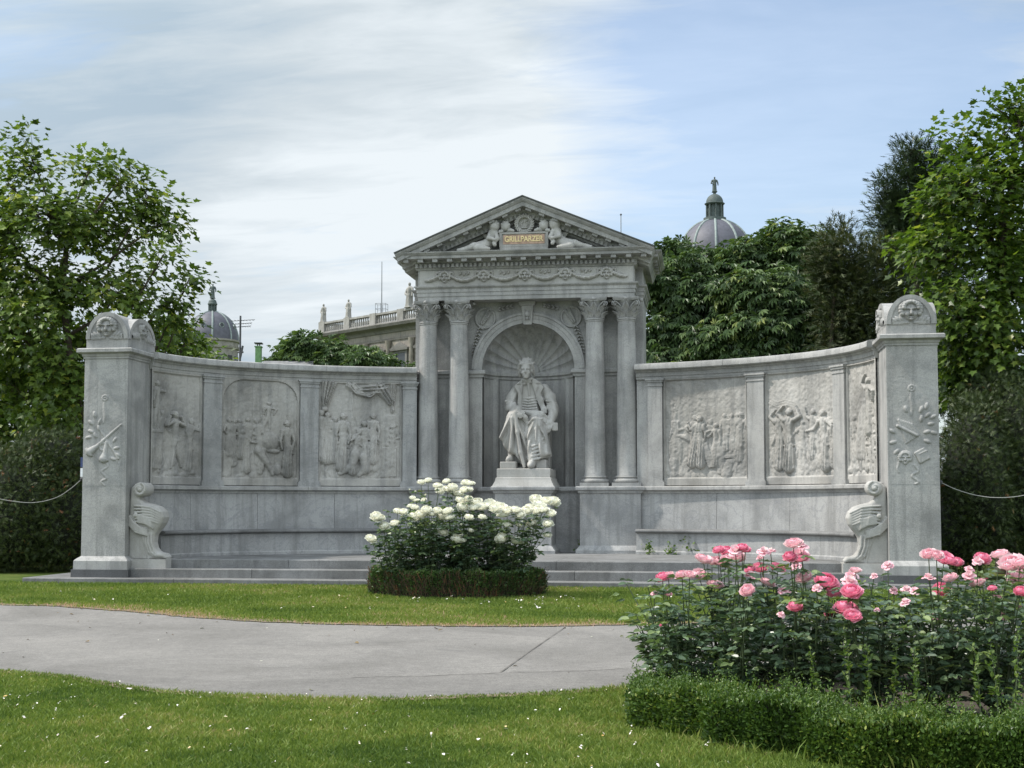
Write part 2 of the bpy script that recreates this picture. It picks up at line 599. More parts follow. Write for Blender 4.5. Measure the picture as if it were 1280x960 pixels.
        for i in range(6):
            t = PI * (i / 5.0)
            self.ell(hu + 0.3 * n * math.cos(t) * 1.1, hv + (0.1 + 0.32 * math.sin(t)) * n, 0.17 * n, 0.16 * n, k * 1.4, 0.36 * n * k)
        self.dent(hu, hv - 0.02 * n, 0.22 * n, 0.06 * n, 0.10 * n * k)
        return self

    def face(self, u, v, s, curls=True):
        """a frontal mask, s = half face height"""
        self.ell(u, v + 0.1 * s, 0.78 * s, 1.0 * s, 0.55)
        if curls:
            for i in range(15):
                a = -0.5 + (PI + 1.0) * i / 14
                self.ell(u + 0.98 * s * math.cos(a), v + 0.28 * s + 0.95 * s * math.sin(a), 0.27 * s, 0.24 * s, 1.0, 0.16 * s)
            for i in range(9):
                a = PI * i / 8
                self.ell(u + 0.72 * s * math.cos(a), v + 0.42 * s + 0.62 * s * math.sin(a), 0.22 * s, 0.2 * s, 1.0, 0.36 * s)
        for g in (-1, 1):
            self.dent(u + g * 0.31 * s, v + 0.16 * s, 0.22 * s, 0.14 * s, 0.26 * s)
            self.ell(u + g * 0.31 * s, v + 0.15 * s, 0.10 * s, 0.07 * s, 0.6, 0.30 * s)
            self.path([(u + g * 0.08 * s, v + 0.32 * s), (u + g * 0.5 * s, v + 0.36 * s)], 0.07 * s, 1.0, 0.42 * s)
            self.ell(u + g * 0.40 * s, v - 0.22 * s, 0.2 * s, 0.24 * s, 0.5, 0.36 * s)
        self.path([(u, v + 0.3 * s), (u, v - 0.16 * s)], [0.07 * s, 0.15 * s], 1.2, 0.48 * s)
        self.dent(u, v - 0.45 * s, 0.3 * s, 0.07 * s, 0.2 * s)
        self.ell(u, v - 0.55 * s, 0.2 * s, 0.07 * s, 0.8, 0.40 * s)
        self.ell(u, v - 0.75 * s, 0.2 * s, 0.15 * s, 0.7, 0.34 * s)
        return self

    def leaf(self, u, v, a, L, w=0.3, k=0.6, base=0.0):
        self.ell(u + math.cos(a) * L * 0.5, v + math.sin(a) * L * 0.5, L * 0.5, L * w * 0.5, k * 2, base, a)
        return self

    def mesh(self, name, mat, fn, smooth=True, sharp=50, keep=None):
        """fn(u, v, height arrays) -> x, y, z arrays; closed to a flat back by a rim of its own"""
        nu, nv = self.U.shape
        X, Y, Z = fn(self.U, self.V, self.H)
        V = np.stack([X.ravel(), Y.ravel(), Z.ravel()], 1)
        i, j = np.meshgrid(np.arange(nu - 1), np.arange(nv - 1), indexing='ij')
        a = (i * nv + j).ravel()
        Q = np.stack([a, a + nv, a + nv + 1, a + 1], 1)
        if keep is not None: Q = Q[keep.ravel()[Q].all(1)]
        return np_mesh(name, V, Q, np.full(len(Q), 4), mat, smooth=smooth, sharp=sharp)

# ================================================================== MONUMENT
M_STONE = stone('grey_marble', 0.43, (1.015, 1.0, 0.965), stain=0.75, streak=0.55, speck=0.2, patina=0.32)
M_PALE = stone('pale_marble', 0.50, (1.0, 0.975, 0.925), stain=0.35, vein=0.08, streak=0.22)
M_PANEL = stone('relief_marble', 0.44, (1.02, 0.985, 0.925), stain=0.95, vein=0.12, streak=0.5, speck=0.16)
M_BLUE = stone('blue_grey_marble', 0.40, (1.0, 1.0, 0.985), stain=0.7, vein=0.5, streak=0.5, speck=0.18, patina=0.4)
M_GRAN = stone('step_granite', 0.26, (1.0, 1.0, 0.99), stain=0.8, vein=0.0, speck=0.25, streak=0.4)
M_DARK = stone('dark_plinth_granite', 0.12, (0.98, 1.0, 1.03), stain=0.3, vein=0.0, speck=0.2, streak=0.1)
M_ROOF = plain('roof_sheet', (0.045, 0.05, 0.045), 0.6)
M_ORANGE = plain('ochre_plaque', (0.40, 0.27, 0.20), 0.7, 0.35, 14)
M_GOLD = plain('gilt_letter', (0.72, 0.58, 0.30), 0.45, 0.2, 10, metal=0.2)

# ------------------------------------------------------------------ plan curve of the wings
EA, EB, EY = 6.8, 4.2, 0.30
_t = np.linspace(0, PI / 2, 3000)
_ex = EA * np.sin(_t); _ey = EY - EB * (1 - np.cos(_t))
_es = np.concatenate([[0], np.cumsum(np.hypot(np.diff(_ex), np.diff(_ey)))])
_tx = np.gradient(_ex, _es); _ty = np.gradient(_ey, _es)


def arc(s, off, side):
    """plan point at arc length s from the axis, off metres towards the viewer; works on arrays"""
    x, y = np.interp(s, _es, _ex), np.interp(s, _es, _ey)
    tx, ty = np.interp(s, _es, _tx), np.interp(s, _es, _ty)
    return side * (x + off * ty), y - off * tx


def arc_path(s0, s1, side, n):
    ss = np.linspace(s0, s1, n)
    x, y = arc(ss, 0.0, side)
    p = list(zip(x, y))
    return p if side > 0 else p[::-1]


S_IN, S_OUT = 2.36, 8.42


def blocks(mb, prof, s0, s1, side, lens, gap=0.007, shift=0.0):
    """a moulding laid in separate stones with fine open joints"""
    n = max(1, round((s1 - s0) / lens)); L = (s1 - s0) / n
    cuts = [s0] + [s0 + L * (i + shift + 0.12 * math.sin(7.1 * i)) for i in range(1, n)] + [s1]
    for a, b in zip(cuts[:-1], cuts[1:]):
        mb.sweep(arc_path(a + gap / 2, b - gap / 2, side, max(4, int((b - a) / 0.12))), prof, lambda x, y, w: (x, y, w))


def wing(side, label):
    t = thing('curved_wall', label, 'memorial wall', (side * 5.0, -1.2, 0.28))
    o = t.location

    def put(mb, name, mat, parent=None, **kw):
        mb.v = [(a - o.x, b - o.y, c - o.z) for a, b, c in mb.v]
        return mb.build(name, mat, parent or t, **kw)
    m = MB(); m.sweep(arc_path(S_IN, S_OUT, side, 50), [(0, 0.3), (0, 4.24), (-0.5, 4.24), (-0.5, 0.3)], lambda x, y, w: (x, y, w))
    put(m, 'wall_body', M_STONE)
    m = MB()   # dado: the tall back of the bench, in big slabs
    blocks(m, [(-0.02, 1.09), (0.075, 1.09), (0.04, 1.84), (-0.02, 1.84)], S_IN, 8.72, side, 1.5, 0.008)
    put(m, 'bench_back', M_BLUE)
    m = MB()
    blocks(m, [(-0.02, 1.835), (0.06, 1.835), (0.07, 1.87), (0.12, 1.90), (0.14, 1.905), (0.14, 1.962), (0.11, 1.98), (-0.02, 1.98)], S_IN, 8.72, side, 2.2)
    put(m, 'ledge', M_STONE)
    m = MB()
    blocks(m, [(-0.02, 1.025), (0.47, 1.025), (0.50, 1.035), (0.525, 1.05), (0.53, 1.07), (0.52, 1.09), (0.49, 1.105), (-0.02, 1.105)], S_IN + 0.1, 8.72, side, 2.4, 0.008)
    put(m, 'bench_seat', M_GRAN)
    m = MB()
    blocks(m, [(-0.02, 0.55), (0.44, 0.55), (0.44, 1.03), (-0.02, 1.03)], S_IN + 0.1, 8.72, side, 1.25, 0.008, 0.3)
    m.sweep(arc_path(S_IN + 0.1, 8.72, side, 40), [(0.3, 0.56), (0.475, 0.56), (0.475, 0.65), (0.455, 0.672), (0.3, 0.672)], lambda x, y, w: (x, y, w))
    put(m, 'bench_front', M_BLUE)
    m = MB()
    m.sweep(arc_path(S_IN, S_OUT, side, 50), [(-0.5, 4.2), (0.05, 4.2), (0.05, 4.25), (0.07, 4.255), (0.07, 4.33), (0.10, 4.345), (0.115, 4.385), (-0.5, 4.385)], lambda x, y, w: (x, y, w))
    blocks(m, [(-0.62, 4.382), (0.18, 4.382), (0.20, 4.40), (0.20, 4.47), (0.185, 4.505), (0.15, 4.52), (-0.6, 4.52)], S_IN, S_OUT + 0.02, side, 1.55, 0.010, 0.2)
    put(m, 'coping', M_STONE)
    # pilasters stand proud of the wall between the reliefs
    pil = {-1: [(2.36, 2.66), (4.45, 4.84), (6.56, 6.98)], 1: [(2.62, 2.93), (4.80, 5.17), (6.87, 7.2)]}[side]
    for a, b in pil:
        m = MB()
        for (p0, p1, w, off) in ((1.978, 2.07, 0.045, 0.115), (2.07, 2.10, 0.02, 0.10), (2.10, 4.05, 0.0, 0.085), (4.05, 4.075, 0.015, 0.10), (4.075, 4.13, 0.0, 0.088), (4.13, 4.17, 0.025, 0.11), (4.17, 4.205, 0.045, 0.13)):
            m.sweep(arc_path(a - w, b + w, side, 6), [(-0.02, p0), (off, p0), (off, p1), (-0.02, p1)], lambda x, y, q: (x, y, q))
        put(m, 'pilaster', M_BLUE if side < 0 else M_STONE)
    return t, put


def panel_map(a, b, side, z0, off, o):
    """panel from arc length a to b, seen left to right"""
    def fn(U, V, H):
        s = (b - U) if side < 0 else (a + U)
        x, y = arc(s, off + H, side)
        return x - o.x, y - o.y, z0 + V - o.z
    return fn


def backdrop(R, v0, v1, n, H):
    """a faint second rank of figures and cloth behind the main ones"""
    for i in range(n):
        u = R.w * (0.06 + 0.88 * (i + 0.5) / n) + random.uniform(-0.05, 0.05)
        R.person(u, random.uniform(v0, v1), H * random.uniform(0.85, 1.1), lean=random.uniform(-0.1, 0.1), k=0.42, robe=random.random() < 0.75,
                 armL=((random.uniform(-0.12, -0.02), random.uniform(-0.2, 0.04)), (random.uniform(-0.12, 0.1), random.uniform(-0.3, 0.12))),
                 armR=((random.uniform(0.02, 0.12), random.uniform(-0.2, 0.04)), (random.uniform(-0.1, 0.12), random.uniform(-0.3, 0.12))))
    for i in range(3 * n):
        u = random.uniform(0.08, R.w - 0.08); v = random.uniform(v0, v0 + H * 0.6)
        R.path([(u, v), (u + random.uniform(-0.07, 0.07), v - 0.14), (u + random.uniform(-0.1, 0.1), v - 0.3)], [0.02, 0.028, 0.012], 0.7, smooth=3)


def relief_panel(t, side, a, b, draw, arched=False, z0=1.985, z1=4.2):
    R = Relief(b - a, z1 - z0, 0.0135)
    backdrop(R, 0.25, 0.55, 5 if R.w > 1.5 else 3, 0.92)
    draw(R)
    R.H *= 1.0 if side < 0 else 0.68
    R.rough(0.0035, 3, 0.06)
    w, h = R.w, R.hh
    fr = 0.05
    R.rect(0, 0, w, 0.17, 0.035)                      # sill with the worn caption band
    e = np.minimum(np.minimum(R.U, w - R.U), h - R.V)
    R.H = np.where(e < fr, np.maximum(R.H, 0.03 + 0.012 * (np.abs(e - fr / 2) < 0.008)), R.H)
    if arched:
        rad = 0.42
        for c in (0, 1):
            du = np.where(c, R.U - (w - fr - rad), (fr + rad) - R.U); dv = R.V - (h - fr - rad)
            q = (du > 0) & (dv > 0) & (np.hypot(du, dv) > rad)
            R.H[q] = np.maximum(R.H[q], 0.036)
    return link('relief_panel', R.mesh('relief_panel', M_PANEL, panel_map(a, b, side, z0, 0.012, t.location)), t)


def crowd(R, u0, u1, v, H, n, k=0.6):
    for i in range(n):
        u = u0 + (u1 - u0) * (i + 0.5) / n + random.uniform(-0.03, 0.03)
        R.person(u, v + random.uniform(-0.04, 0.05), H * random.uniform(0.9, 1.05), lean=random.uniform(-0.05, 0.05), k=k,
                 armL=((-0.06, -0.14), (0.02, -0.22)), armR=((0.05, -0.16), (-0.04, -0.24)))


def rocks(R, u0, u1, v0, v1, n, k=0.5):
    for i in range(n):
        R.ell(random.uniform(u0, u1), random.uniform(v0, v1), random.uniform(0.04, 0.13), random.uniform(0.03, 0.08), k, 0, random.uniform(-0.6, 0.6))


def L1(R):    # outermost left: a statue on a post, a wanderer shielding his eyes
    R.rect(0.06, 0.3, 0.36, 1.02, 0.03); R.rect(0.03, 1.0, 0.40, 1.08, 0.045)
    R.person(0.21, 1.06, 0.95, robe=False, armR=((0.14, -0.02), (0.22, 0.14)), k=0.7)
    R.path([(0.33, 1.86), (0.43, 1.7), (0.42, 1.52)], 0.02)
    R.person(0.74, 0.32, 1.12, lean=-0.03, robe=False, armL=((-0.12, -0.06), (-0.04, 0.1)), armR=((0.14, -0.05), (0.06, 0.1)), k=1.15,
             legs=((-0.05, -0.25, -0.08, -0.48), (0.05, -0.2, 0.16, -0.46)))
    R.rect(1.13, 0.6, 1.15, 1.6, 0.012); R.rect(1.0, 1.2, 1.02, 1.42, 0.012)
    rocks(R, 0.05, 0.5, 0.2, 0.42, 9); rocks(R, 0.55, 1.2, 0.18, 0.26, 8)


def L2(R):    # figure standing high on a globe, crowd left, robed figure right
    R.ell(1.08, 0.92, 0.2, 0.2, 0.5)
    R.person(1.02, 1.08, 0.66, lean=0.05, robe=False, armL=((-0.08, -0.1), (-0.02, -0.24)), armR=((0.16, -0.04), (0.08, -0.2)), k=0.75, legs=((-0.1, -0.2, -0.22, -0.45), (0.05, -0.24, 0.02, -0.5)))
    R.person(0.93, 1.1, 0.42, lean=0.02, k=0.6)
    crowd(R, 0.1, 0.62, 0.62, 0.78, 4, 0.75)
    R.person(0.58, 0.30, 0.85, lean=-0.12, robe=True, armR=((0.12, -0.1), (0.26, -0.12)), k=0.9)
    R.person(0.86, 0.26, 0.6, lean=0.2, k=1.0, armR=((0.1, 0.0), (0.22, 0.02)))
    R.path([(0.82, 0.72), (1.02, 0.48), (1.14, 0.24)], [0.08, 0.07, 0.03], 1.1, 0.02)
    R.person(1.46, 0.24, 1.12, lean=-0.02, k=0.95)
    R.ell(1.15, 0.72, 0.14, 0.05, 1.2, 0.02); R.ell(1.24, 0.34, 0.1, 0.12, 0.8)
    R.rect(0.06, 0.22, 0.25, 0.72, 0.03)
    rocks(R, 0.05, 1.6, 0.17, 0.26, 18)


def L3(R):    # curtained hall: robed men, a fainting pair, a lattice window
    R.cap(0.20, 2.16, 0.17, 0.13, 1.66, 0.06, 0.5, 0.0, fold=0.5, nf=9)
    R.ell(0.13, 1.62, 0.07, 0.05, 0.9, 0.03)
    R.cap(0.66, 2.14, 0.10, 0.90, 2.0, 0.10, 0.7, 0.0, fold=0.4, nf=6); R.cap(0.90, 2.02, 0.11, 1.3, 2.08, 0.13, 0.7, 0.0, fold=0.45, nf=7)
    R.cap(1.3, 2.1, 0.13, 1.52, 1.82, 0.10, 0.7, 0.0, fold=0.45, nf=7); R.cap(1.58, 2.14, 0.07, 1.56, 1.6, 0.04, 0.8, 0.0, fold=0.4, nf=5)
    for i in range(4):
        R.path([(0.62 + 0.05 * i, 2.16), (0.80 + 0.08 * i, 1.96 - 0.02 * i), (1.08 + 0.06 * i, 1.97 + 0.02 * i), (1.36 + 0.03 * i, 2.1)], 0.018, 1.4, 0.07, smooth=5)
    R.path([(0.7, 1.98), (0.74, 1.55), (0.86, 1.2), (0.98, 1.02)], [0.02, 0.018, 0.016, 0.014], 1.0)
    crowd(R, 0.06, 0.36, 0.55, 1.02, 4, 0.7)
    R.person(0.50, 0.36, 1.18, lean=0.02, k=0.85)
    R.person(0.72, 0.28, 0.92, lean=0.16, k=1.0, armR=((0.12, -0.1), (0.24, -0.16)), armL=((0.1, -0.14), (0.2, -0.2)))
    R.person(1.0, 0.32, 1.06, lean=-0.03, k=1.0, armL=((-0.08, -0.12), (-0.18, -0.2)))
    R.path([(0.78, 0.68), (0.70, 0.42), (0.46, 0.28)], [0.11, 0.09, 0.05], 1.0, 0.02)
    R.path([(0.95, 0.62), (0.98, 0.38), (0.86, 0.24)], [0.10, 0.08, 0.04], 1.0, 0.03)
    R.person(1.16, 0.52, 1.02, lean=0.0, k=0.9)
    R.rect(1.40, 0.85, 1.64, 1.52, 0.02); R.dent(1.58, 1.12, 0.001, 0.001, 0)
    for i in range(3):
        for j in range(4):
            R.rect(1.50 + 0.045 * i, 0.92 + 0.1 * j, 1.53 + 0.045 * i, 0.985 + 0.1 * j, 0.045, 0.008)
    R.rect(1.36, 0.2, 1.66, 0.84, 0.025); R.rect(1.28, 0.3, 1.34, 1.25, 0.02)
    rocks(R, 0.05, 1.5, 0.17, 0.3, 16)


def R1(R):    # an altar on the left, an embracing pair, a seated girl, a couple behind
    R.rect(0.16, 1.06, 0.34, 1.34, 0.03); R.person(0.25, 1.32, 0.34, k=0.6)
    R.ell(0.25, 0.78, 0.16, 0.3, 0.25); R.path([(0.2, 0.5), (0.23, 0.28)], [0.1, 0.05], 0.5)
    R.path([(0.26, 1.04), (0.46, 1.0), (0.54, 0.94)], [0.03, 0.05, 0.04], 1.0)
    R.person(0.62, 0.42, 0.98, lean=0.16, k=1.0, armR=((0.1, -0.12), (0.2, -0.1)))
    R.person(0.80, 0.40, 1.02, lean=-0.02, k=1.05, armL=((-0.1, -0.08), (-0.16, 0.06)))
    for i in range(4):
        R.path([(0.84 + 0.03 * i, 0.85), (0.92 + 0.035 * i, 0.6), (0.98 + 0.03 * i, 0.38)], [0.03, 0.026, 0.02], 1.3, 0.03)
    R.person(1.12, 0.42, 0.84, lean=0.02, k=0.85, armL=((-0.1, -0.14), (-0.2, -0.04)))
    R.ell(1.16, 0.62, 0.17, 0.26, 0.4)
    for u in (1.34, 1.5, 1.62):
        R.person(u, 0.72, 0.72, k=0.45, lean=-0.03)
    R.rect(1.25, 0.54, 1.68, 0.62, 0.03)
    R.path([(1.35, 0.25), (1.42, 0.45), (1.5, 0.5)], [0.12, 0.08, 0.05], 0.5)
    rocks(R, 0.05, 1.7, 0.17, 0.36, 22, 0.35)


def R2(R):    # a woman with arms over her head, attendants, a bowed robed figure
    R.person(0.30, 0.34, 1.1, lean=0.0, k=0.75, armL=((-0.1, 0.1), (0.02, 0.22)), armR=((0.05, -0.2), (0.1, -0.1)))
    R.person(0.52, 0.30, 1.18, lean=0.02, k=1.15, armL=((-0.14, 0.12), (-0.02, 0.24)), armR=((0.14, 0.06), (0.05, 0.22)))
    R.person(1.08, 0.52, 0.92, lean=0.03, k=0.85, armL=((-0.08, 0.06), (-0.11, 0.24)), armR=((0.1, -0.1), (0.2, -0.1)))
    R.person(1.42, 0.30, 1.12, lean=-0.05, k=1.1, armL=((-0.12, -0.14), (-0.28, -0.16)), armR=((0.12, -0.1), (0.1, -0.26)))
    R.person(1.62, 0.34, 0.86, lean=-0.04, k=0.8)
    for i in range(3):
        R.path([(0.06, 1.72 - 0.05 * i), (0.25, 1.62 - 0.05 * i), (0.45, 1.66 - 0.05 * i), (0.66, 1.6 - 0.05 * i)], 0.010, 0.8)
    R.path([(1.05, 0.55), (1.2, 0.4), (1.35, 0.5)], 0.12, 0.4)
    rocks(R, 0.05, 1.7, 0.17, 0.34, 20, 0.35)


def R3(R):    # outermost right: a figure with raised arm above a huddled crowd
    R.person(0.78, 0.9, 1.0, lean=-0.02, k=1.15, armL=((-0.16, 0.1), (-0.04, 0.26)), armR=((0.14, -0.06), (0.1, -0.24)))
    R.path([(0.42, 0.6), (0.5, 1.2), (0.56, 1.5)], [0.2, 0.12, 0.05], 0.5)
    crowd(R, 0.1, 1.05, 0.42, 0.58, 5, 1.1)
    crowd(R, 0.15, 1.1, 0.2, 0.5, 5, 1.3)
    rocks(R, 0.05, 1.1, 0.17, 0.34, 16, 0.7)


tL, putL = wing(-1, 'curved grey marble wall left of the temple, its reliefs showing a curtain and a lattice window')
relief_panel(tL, -1, 6.99, 8.40, L1)
relief_panel(tL, -1, 4.85, 6.55, L2, True)
relief_panel(tL, -1, 2.67, 4.44, L3)
tR, putR = wing(1, 'curved grey marble wall right of the temple, its reliefs of robed women with raised arms')
relief_panel(tR, 1, 2.94, 4.79, R1)
relief_panel(tR, 1, 5.18, 6.86, R2)
relief_panel(tR, 1, 7.21, 8.40, R3)

# ------------------------------------------------------------------ steps and platform
t = thing('stone_steps', 'three broad low granite steps running along the front of the memorial', 'steps', (0, -4.5, 0.0))


def slabs(mb, x0, x1, y0, y1, z0, z1, L, gap=0.008):
    n = max(1, round((x1 - x0) / L)); w = (x1 - x0) / n
    for i in range(n):
        a = x0 + w * i + (0.25 * math.sin(5.3 * i + x0) if i else 0); b = x0 + w * (i + 1) + (0.25 * math.sin(5.3 * (i + 1) + x0) if i < n - 1 else 0)
        e = 0.012
        q = [(y0 + e, z0), (y0, z0), (y0, z1 - e), (y0 + e, z1), (y1, z1), (y1, z0)]
        mb.loft([[(a + gap / 2, yy + 4.5, zz) for yy, zz in q], [(b - gap / 2, yy + 4.5, zz) for yy, zz in q]])


for (x0, x1, y0, y1, z0, z1, L, nm) in ((-8.55, 8.55, -4.92, -3.0, -0.1, 0.28, 2.9, 'step'), (-6.86, 6.86, -4.52, -2.6, 0.2, 0.44, 2.6, 'step'), (-6.05, 6.05, -4.15, -2.0, 0.36, 0.60, 2.4, 'step')):
    m = MB(); slabs(m, x0, x1, y0, y1, z0, z1, L); m.build(nm, M_GRAN, t)
m = MB(); m.box(-6.7, 6.7, -2.0 + 4.5, 1.2 + 4.5, 0.2, 0.597); m.build('platform', M_GRAN, t)

# ------------------------------------------------------------------ end piers
PX0, PX1, PY0, PY1 = 6.79, 7.635, -4.5, -3.25


def rect_ring(x0, x1, y0, y1, o, z):
    return [(x0 - o, y0 - o, z), (x1 + o, y0 - o, z), (x1 + o, y1 + o, z), (x0 - o, y1 + o, z)]


def pier(side, label, draw):
    cx = side * (PX0 + PX1) / 2
    t = thing('stone_pier', label, 'pier', (cx, (PY0 + PY1) / 2, 0.28))
    hw, hd = (PX1 - PX0) / 2, (PY1 - PY0) / 2

    def rings(prof):
        return [rect_ring(-hw, hw, -hd, hd, o, z - 0.28) for o, z in prof]
    m = MB(); m.loft(rings([(0.13, 0.27), (0.13, 0.42)])); m.build('plinth', M_DARK, t)
    m = MB(); m.loft(rings([(0.10, 0.4205), (0.10, 0.575), (0.08, 0.60), (0.035, 0.635), (0.0, 0.66), (0, 4.30), (0.02, 4.305)])); m.build('shaft', M_STONE, t)
    m = MB(); m.loft(rings([(0.02, 4.30), (0.02, 4.335), (0.035, 4.345), (0.045, 4.385), (0.10, 4.405), (0.115, 4.415), (0.115, 4.47), (0.095, 4.49), (-0.1, 4.49)])); m.build('cornice', M_STONE, t)
    # arched cap: two crossing barrels
    m = MB(); z0 = 4.488 - 0.28
    w, h = hw - 0.015, 0.50

    def arch(w, h, n=22):
        return [(-w, 0.0)] + [(-w * math.cos(PI * i / n), 0.18 + h * math.sin(PI * i / n)) for i in range(n + 1)] + [(w, 0.0)]
    A = arch(w, h)
    m.loft([[(x, -hd + 0.02, z0 + z) for x, z in A], [(x, hd - 0.02, z0 + z) for x, z in A]])
    B = arch(hd - 0.03, h - 0.06)
    m.loft([[(-w - 0.004, y, z0 + z) for y, z in B], [(w + 0.004, y, z0 + z) for y, z in B]])
    # raised archivolts round the lunettes
    P = [(-w * math.cos(PI * i / 24), 0.18 + h * math.sin(PI * i / 24)) for i in range(25)]
    m.sweep([(x, z) for x, z in P], [(0.0, -hd - 0.005), (0.075, -hd - 0.005), (0.075, -hd + 0.012), (0.095, -hd + 0.012), (0.095, -hd + 0.06), (0.0, -hd + 0.06)], lambda a, b, y: (a, y, z0 + b))
    for sx in (-1, 1):
        P = [(-(hd - 0.03) * math.cos(PI * i / 24), 0.18 + (h - 0.06) * math.sin(PI * i / 24)) for i in range(25)]
        m.sweep(P, [(0.0, w + 0.02), (0.085, w + 0.02), (0.085, w - 0.03), (0.0, w - 0.03)], lambda a, b, q: (sx * q, a, z0 + b))
    m.build('arched_cap', M_STONE, t)
    # carved mask in the lunette
    R = Relief(2 * w - 0.2, h + 0.02, 0.009)
    cu = R.w / 2
    R.face(cu, 0.22, 0.165)
    for g in (-1, 1):
        for i in range(4):
            R.leaf(cu + g * (0.12 + 0.05 * i), 0.05, PI / 2 - g * (0.5 + 0.25 * i), 0.15, 0.45, 0.5)
            R.ring(cu + g * (0.15 + 0.055 * i), 0.05, 0.03, 0.016, 1.2)
        R.path([(cu + g * 0.05, 0.04), (cu + g * 0.33, 0.05)], 0.022, 1.0)
    R.rough(0.0015, 2, 0.05)
    ok = np.hypot((R.U - cu) / (w - 0.085), np.maximum(R.V - 0.02, 0) / (h - 0.085)) < 1.0
    link('mask', R.mesh('mask', M_STONE, lambda U, V, H: (U - cu, -hd + 0.016 - H, z0 + 0.16 + V), keep=ok), t)
    R = Relief(2 * hd - 0.3, h - 0.04, 0.012); cu2 = R.w / 2
    R.face(cu2, 0.2, 0.14)
    for g in (-1, 1):
        for i in range(5):
            R.leaf(cu2 + g * (0.14 + 0.06 * i), 0.04, PI / 2 - g * (0.4 + 0.2 * i), 0.16, 0.45, 0.5)
    ok = np.hypot((R.U - cu2) / (hd - 0.13), np.maximum(R.V - 0.02, 0) / (h - 0.16)) < 1.0
    sg = -side
    link('side_mask', R.mesh('side_mask', M_STONE, lambda U, V, H: (sg * (w + 0.008 + H), (U - cu2) * sg, z0 + 0.16 + V), keep=ok), t)
    # hanging trophy carved on the face
    R = Relief(0.78, 1.9, 0.009)
    draw(R)
    R.H *= 0.72; R.rough(0.0008, 2, 0.05)
    link('trophy', R.mesh('trophy', M_STONE, lambda U, V, H: (U - 0.39, -hd - 0.003 - H, 1.95 - 0.28 + V)), t)
    return t


def hang(R):
    R.ring(0.38, 1.62, 0.045, 0.02, 1.0); R.ell(0.38, 1.62, 0.022, 0.022, 1.2)
    R.path([(0.38, 1.57), (0.365, 1.44), (0.39, 1.3), (0.36, 1.16)], [0.02, 0.024, 0.03, 0.02], 0.6, smooth=5)


def trophyL(R):    # crossed horn, flute and trumpet bells with oak sprays and a ribbon
    hang(R)
    R.path([(0.70, 1.12), (0.44, 0.90), (0.26, 0.74), (0.10, 0.62)], [0.018, 0.026, 0.036, 0.075], 1.2)
    R.ell(0.09, 0.615, 0.10, 0.045, 1.2, 0.03, 2.3)
    R.path([(0.30, 1.02), (0.44, 0.82), (0.58, 0.62), (0.66, 0.5)], [0.02, 0.022, 0.022, 0.028], 1.2)
    R.path([(0.68, 1.08), (0.56, 0.8), (0.5, 0.62)], [0.01, 0.01, 0.01], 1.0)
    R.path([(0.42, 0.8), (0.40, 0.6), (0.38, 0.5)], [0.03, 0.045, 0.085], 1.2); R.ell(0.38, 0.47, 0.10, 0.03, 1.2, 0.03)
    R.ring(0.36, 0.72, 0.065, 0.022, 1.2)
    for (u, v, a) in ((0.2, 1.25, 1.8), (0.16, 1.12, 2.4), (0.26, 1.12, 1.2), (0.18, 0.98, 2.8), (0.3, 1.0, 1.9), (0.14, 0.9, 3.3), (0.56, 0.68, 0.2), (0.6, 0.6, -0.6), (0.55, 0.8, 0.9), (0.5, 0.52, -0.4), (0.24, 0.88, 2.2)):
        R.leaf(u, v, a, 0.13, 0.5, 0.55)
    R.path([(0.38, 0.46), (0.46, 0.36), (0.34, 0.26), (0.44, 0.14), (0.34, 0.08), (0.40, 0.0)], 0.020, 0.9, smooth=6)
    R.path([(0.62, 0.5), (0.68, 0.38), (0.66, 0.28)], 0.016, 0.8)


def trophyR(R):    # pan pipes, a theatre mask, a book and laurel
    hang(R)
    for i in range(7):
        R.path([(0.16 + 0.035 * i, 0.98 - 0.012 * i + 0.1), (0.28 + 0.032 * i, 0.7 + 0.02 * i)], 0.02, 1.3)
    R.path([(0.14, 0.98), (0.44, 0.82)], 0.025, 1.5, 0.02)
    c, s = math.cos(0.5), math.sin(0.5)
    for i in range(9):
        R.path([(0.42 + 0.02 * i * c, 0.52 + 0.02 * i * s), (0.50 + 0.02 * i * c, 0.36 + 0.02 * i * s)], 0.02, 1.2, 0.012)
    R.path([(0.48, 0.50), (0.6, 0.56)], 0.012, 1.4, 0.03)
    R.face(0.25, 0.42, 0.10)
    for (u, v, a) in ((0.5, 1.2, 1.1), (0.58, 1.12, 0.7), (0.62, 1.0, 0.2), (0.52, 1.04, 1.4), (0.6, 1.25, 1.3), (0.66, 0.88, -0.3), (0.56, 0.86, 0.3), (0.1, 0.86, 2.6), (0.12, 0.72, 3.4), (0.16, 0.6, 4.0), (0.66, 1.1, 0.5), (0.56, 0.74, -0.4), (0.3, 1.2, 1.9)):
        R.leaf(u, v, a, 0.13, 0.5, 0.55)
    R.path([(0.40, 0.32), (0.46, 0.22), (0.36, 0.14), (0.46, 0.04), (0.42, 0.0)], 0.022, 0.9, smooth=6)
    R.path([(0.16, 0.4), (0.12, 0.26), (0.15, 0.2)], 0.018, 0.8)


pier(-1, 'tall grey pier ending the left wall, crossed horns carved on its face', trophyL)
pier(1, 'tall grey pier ending the right wall, pan pipes and book carved on it', trophyR)


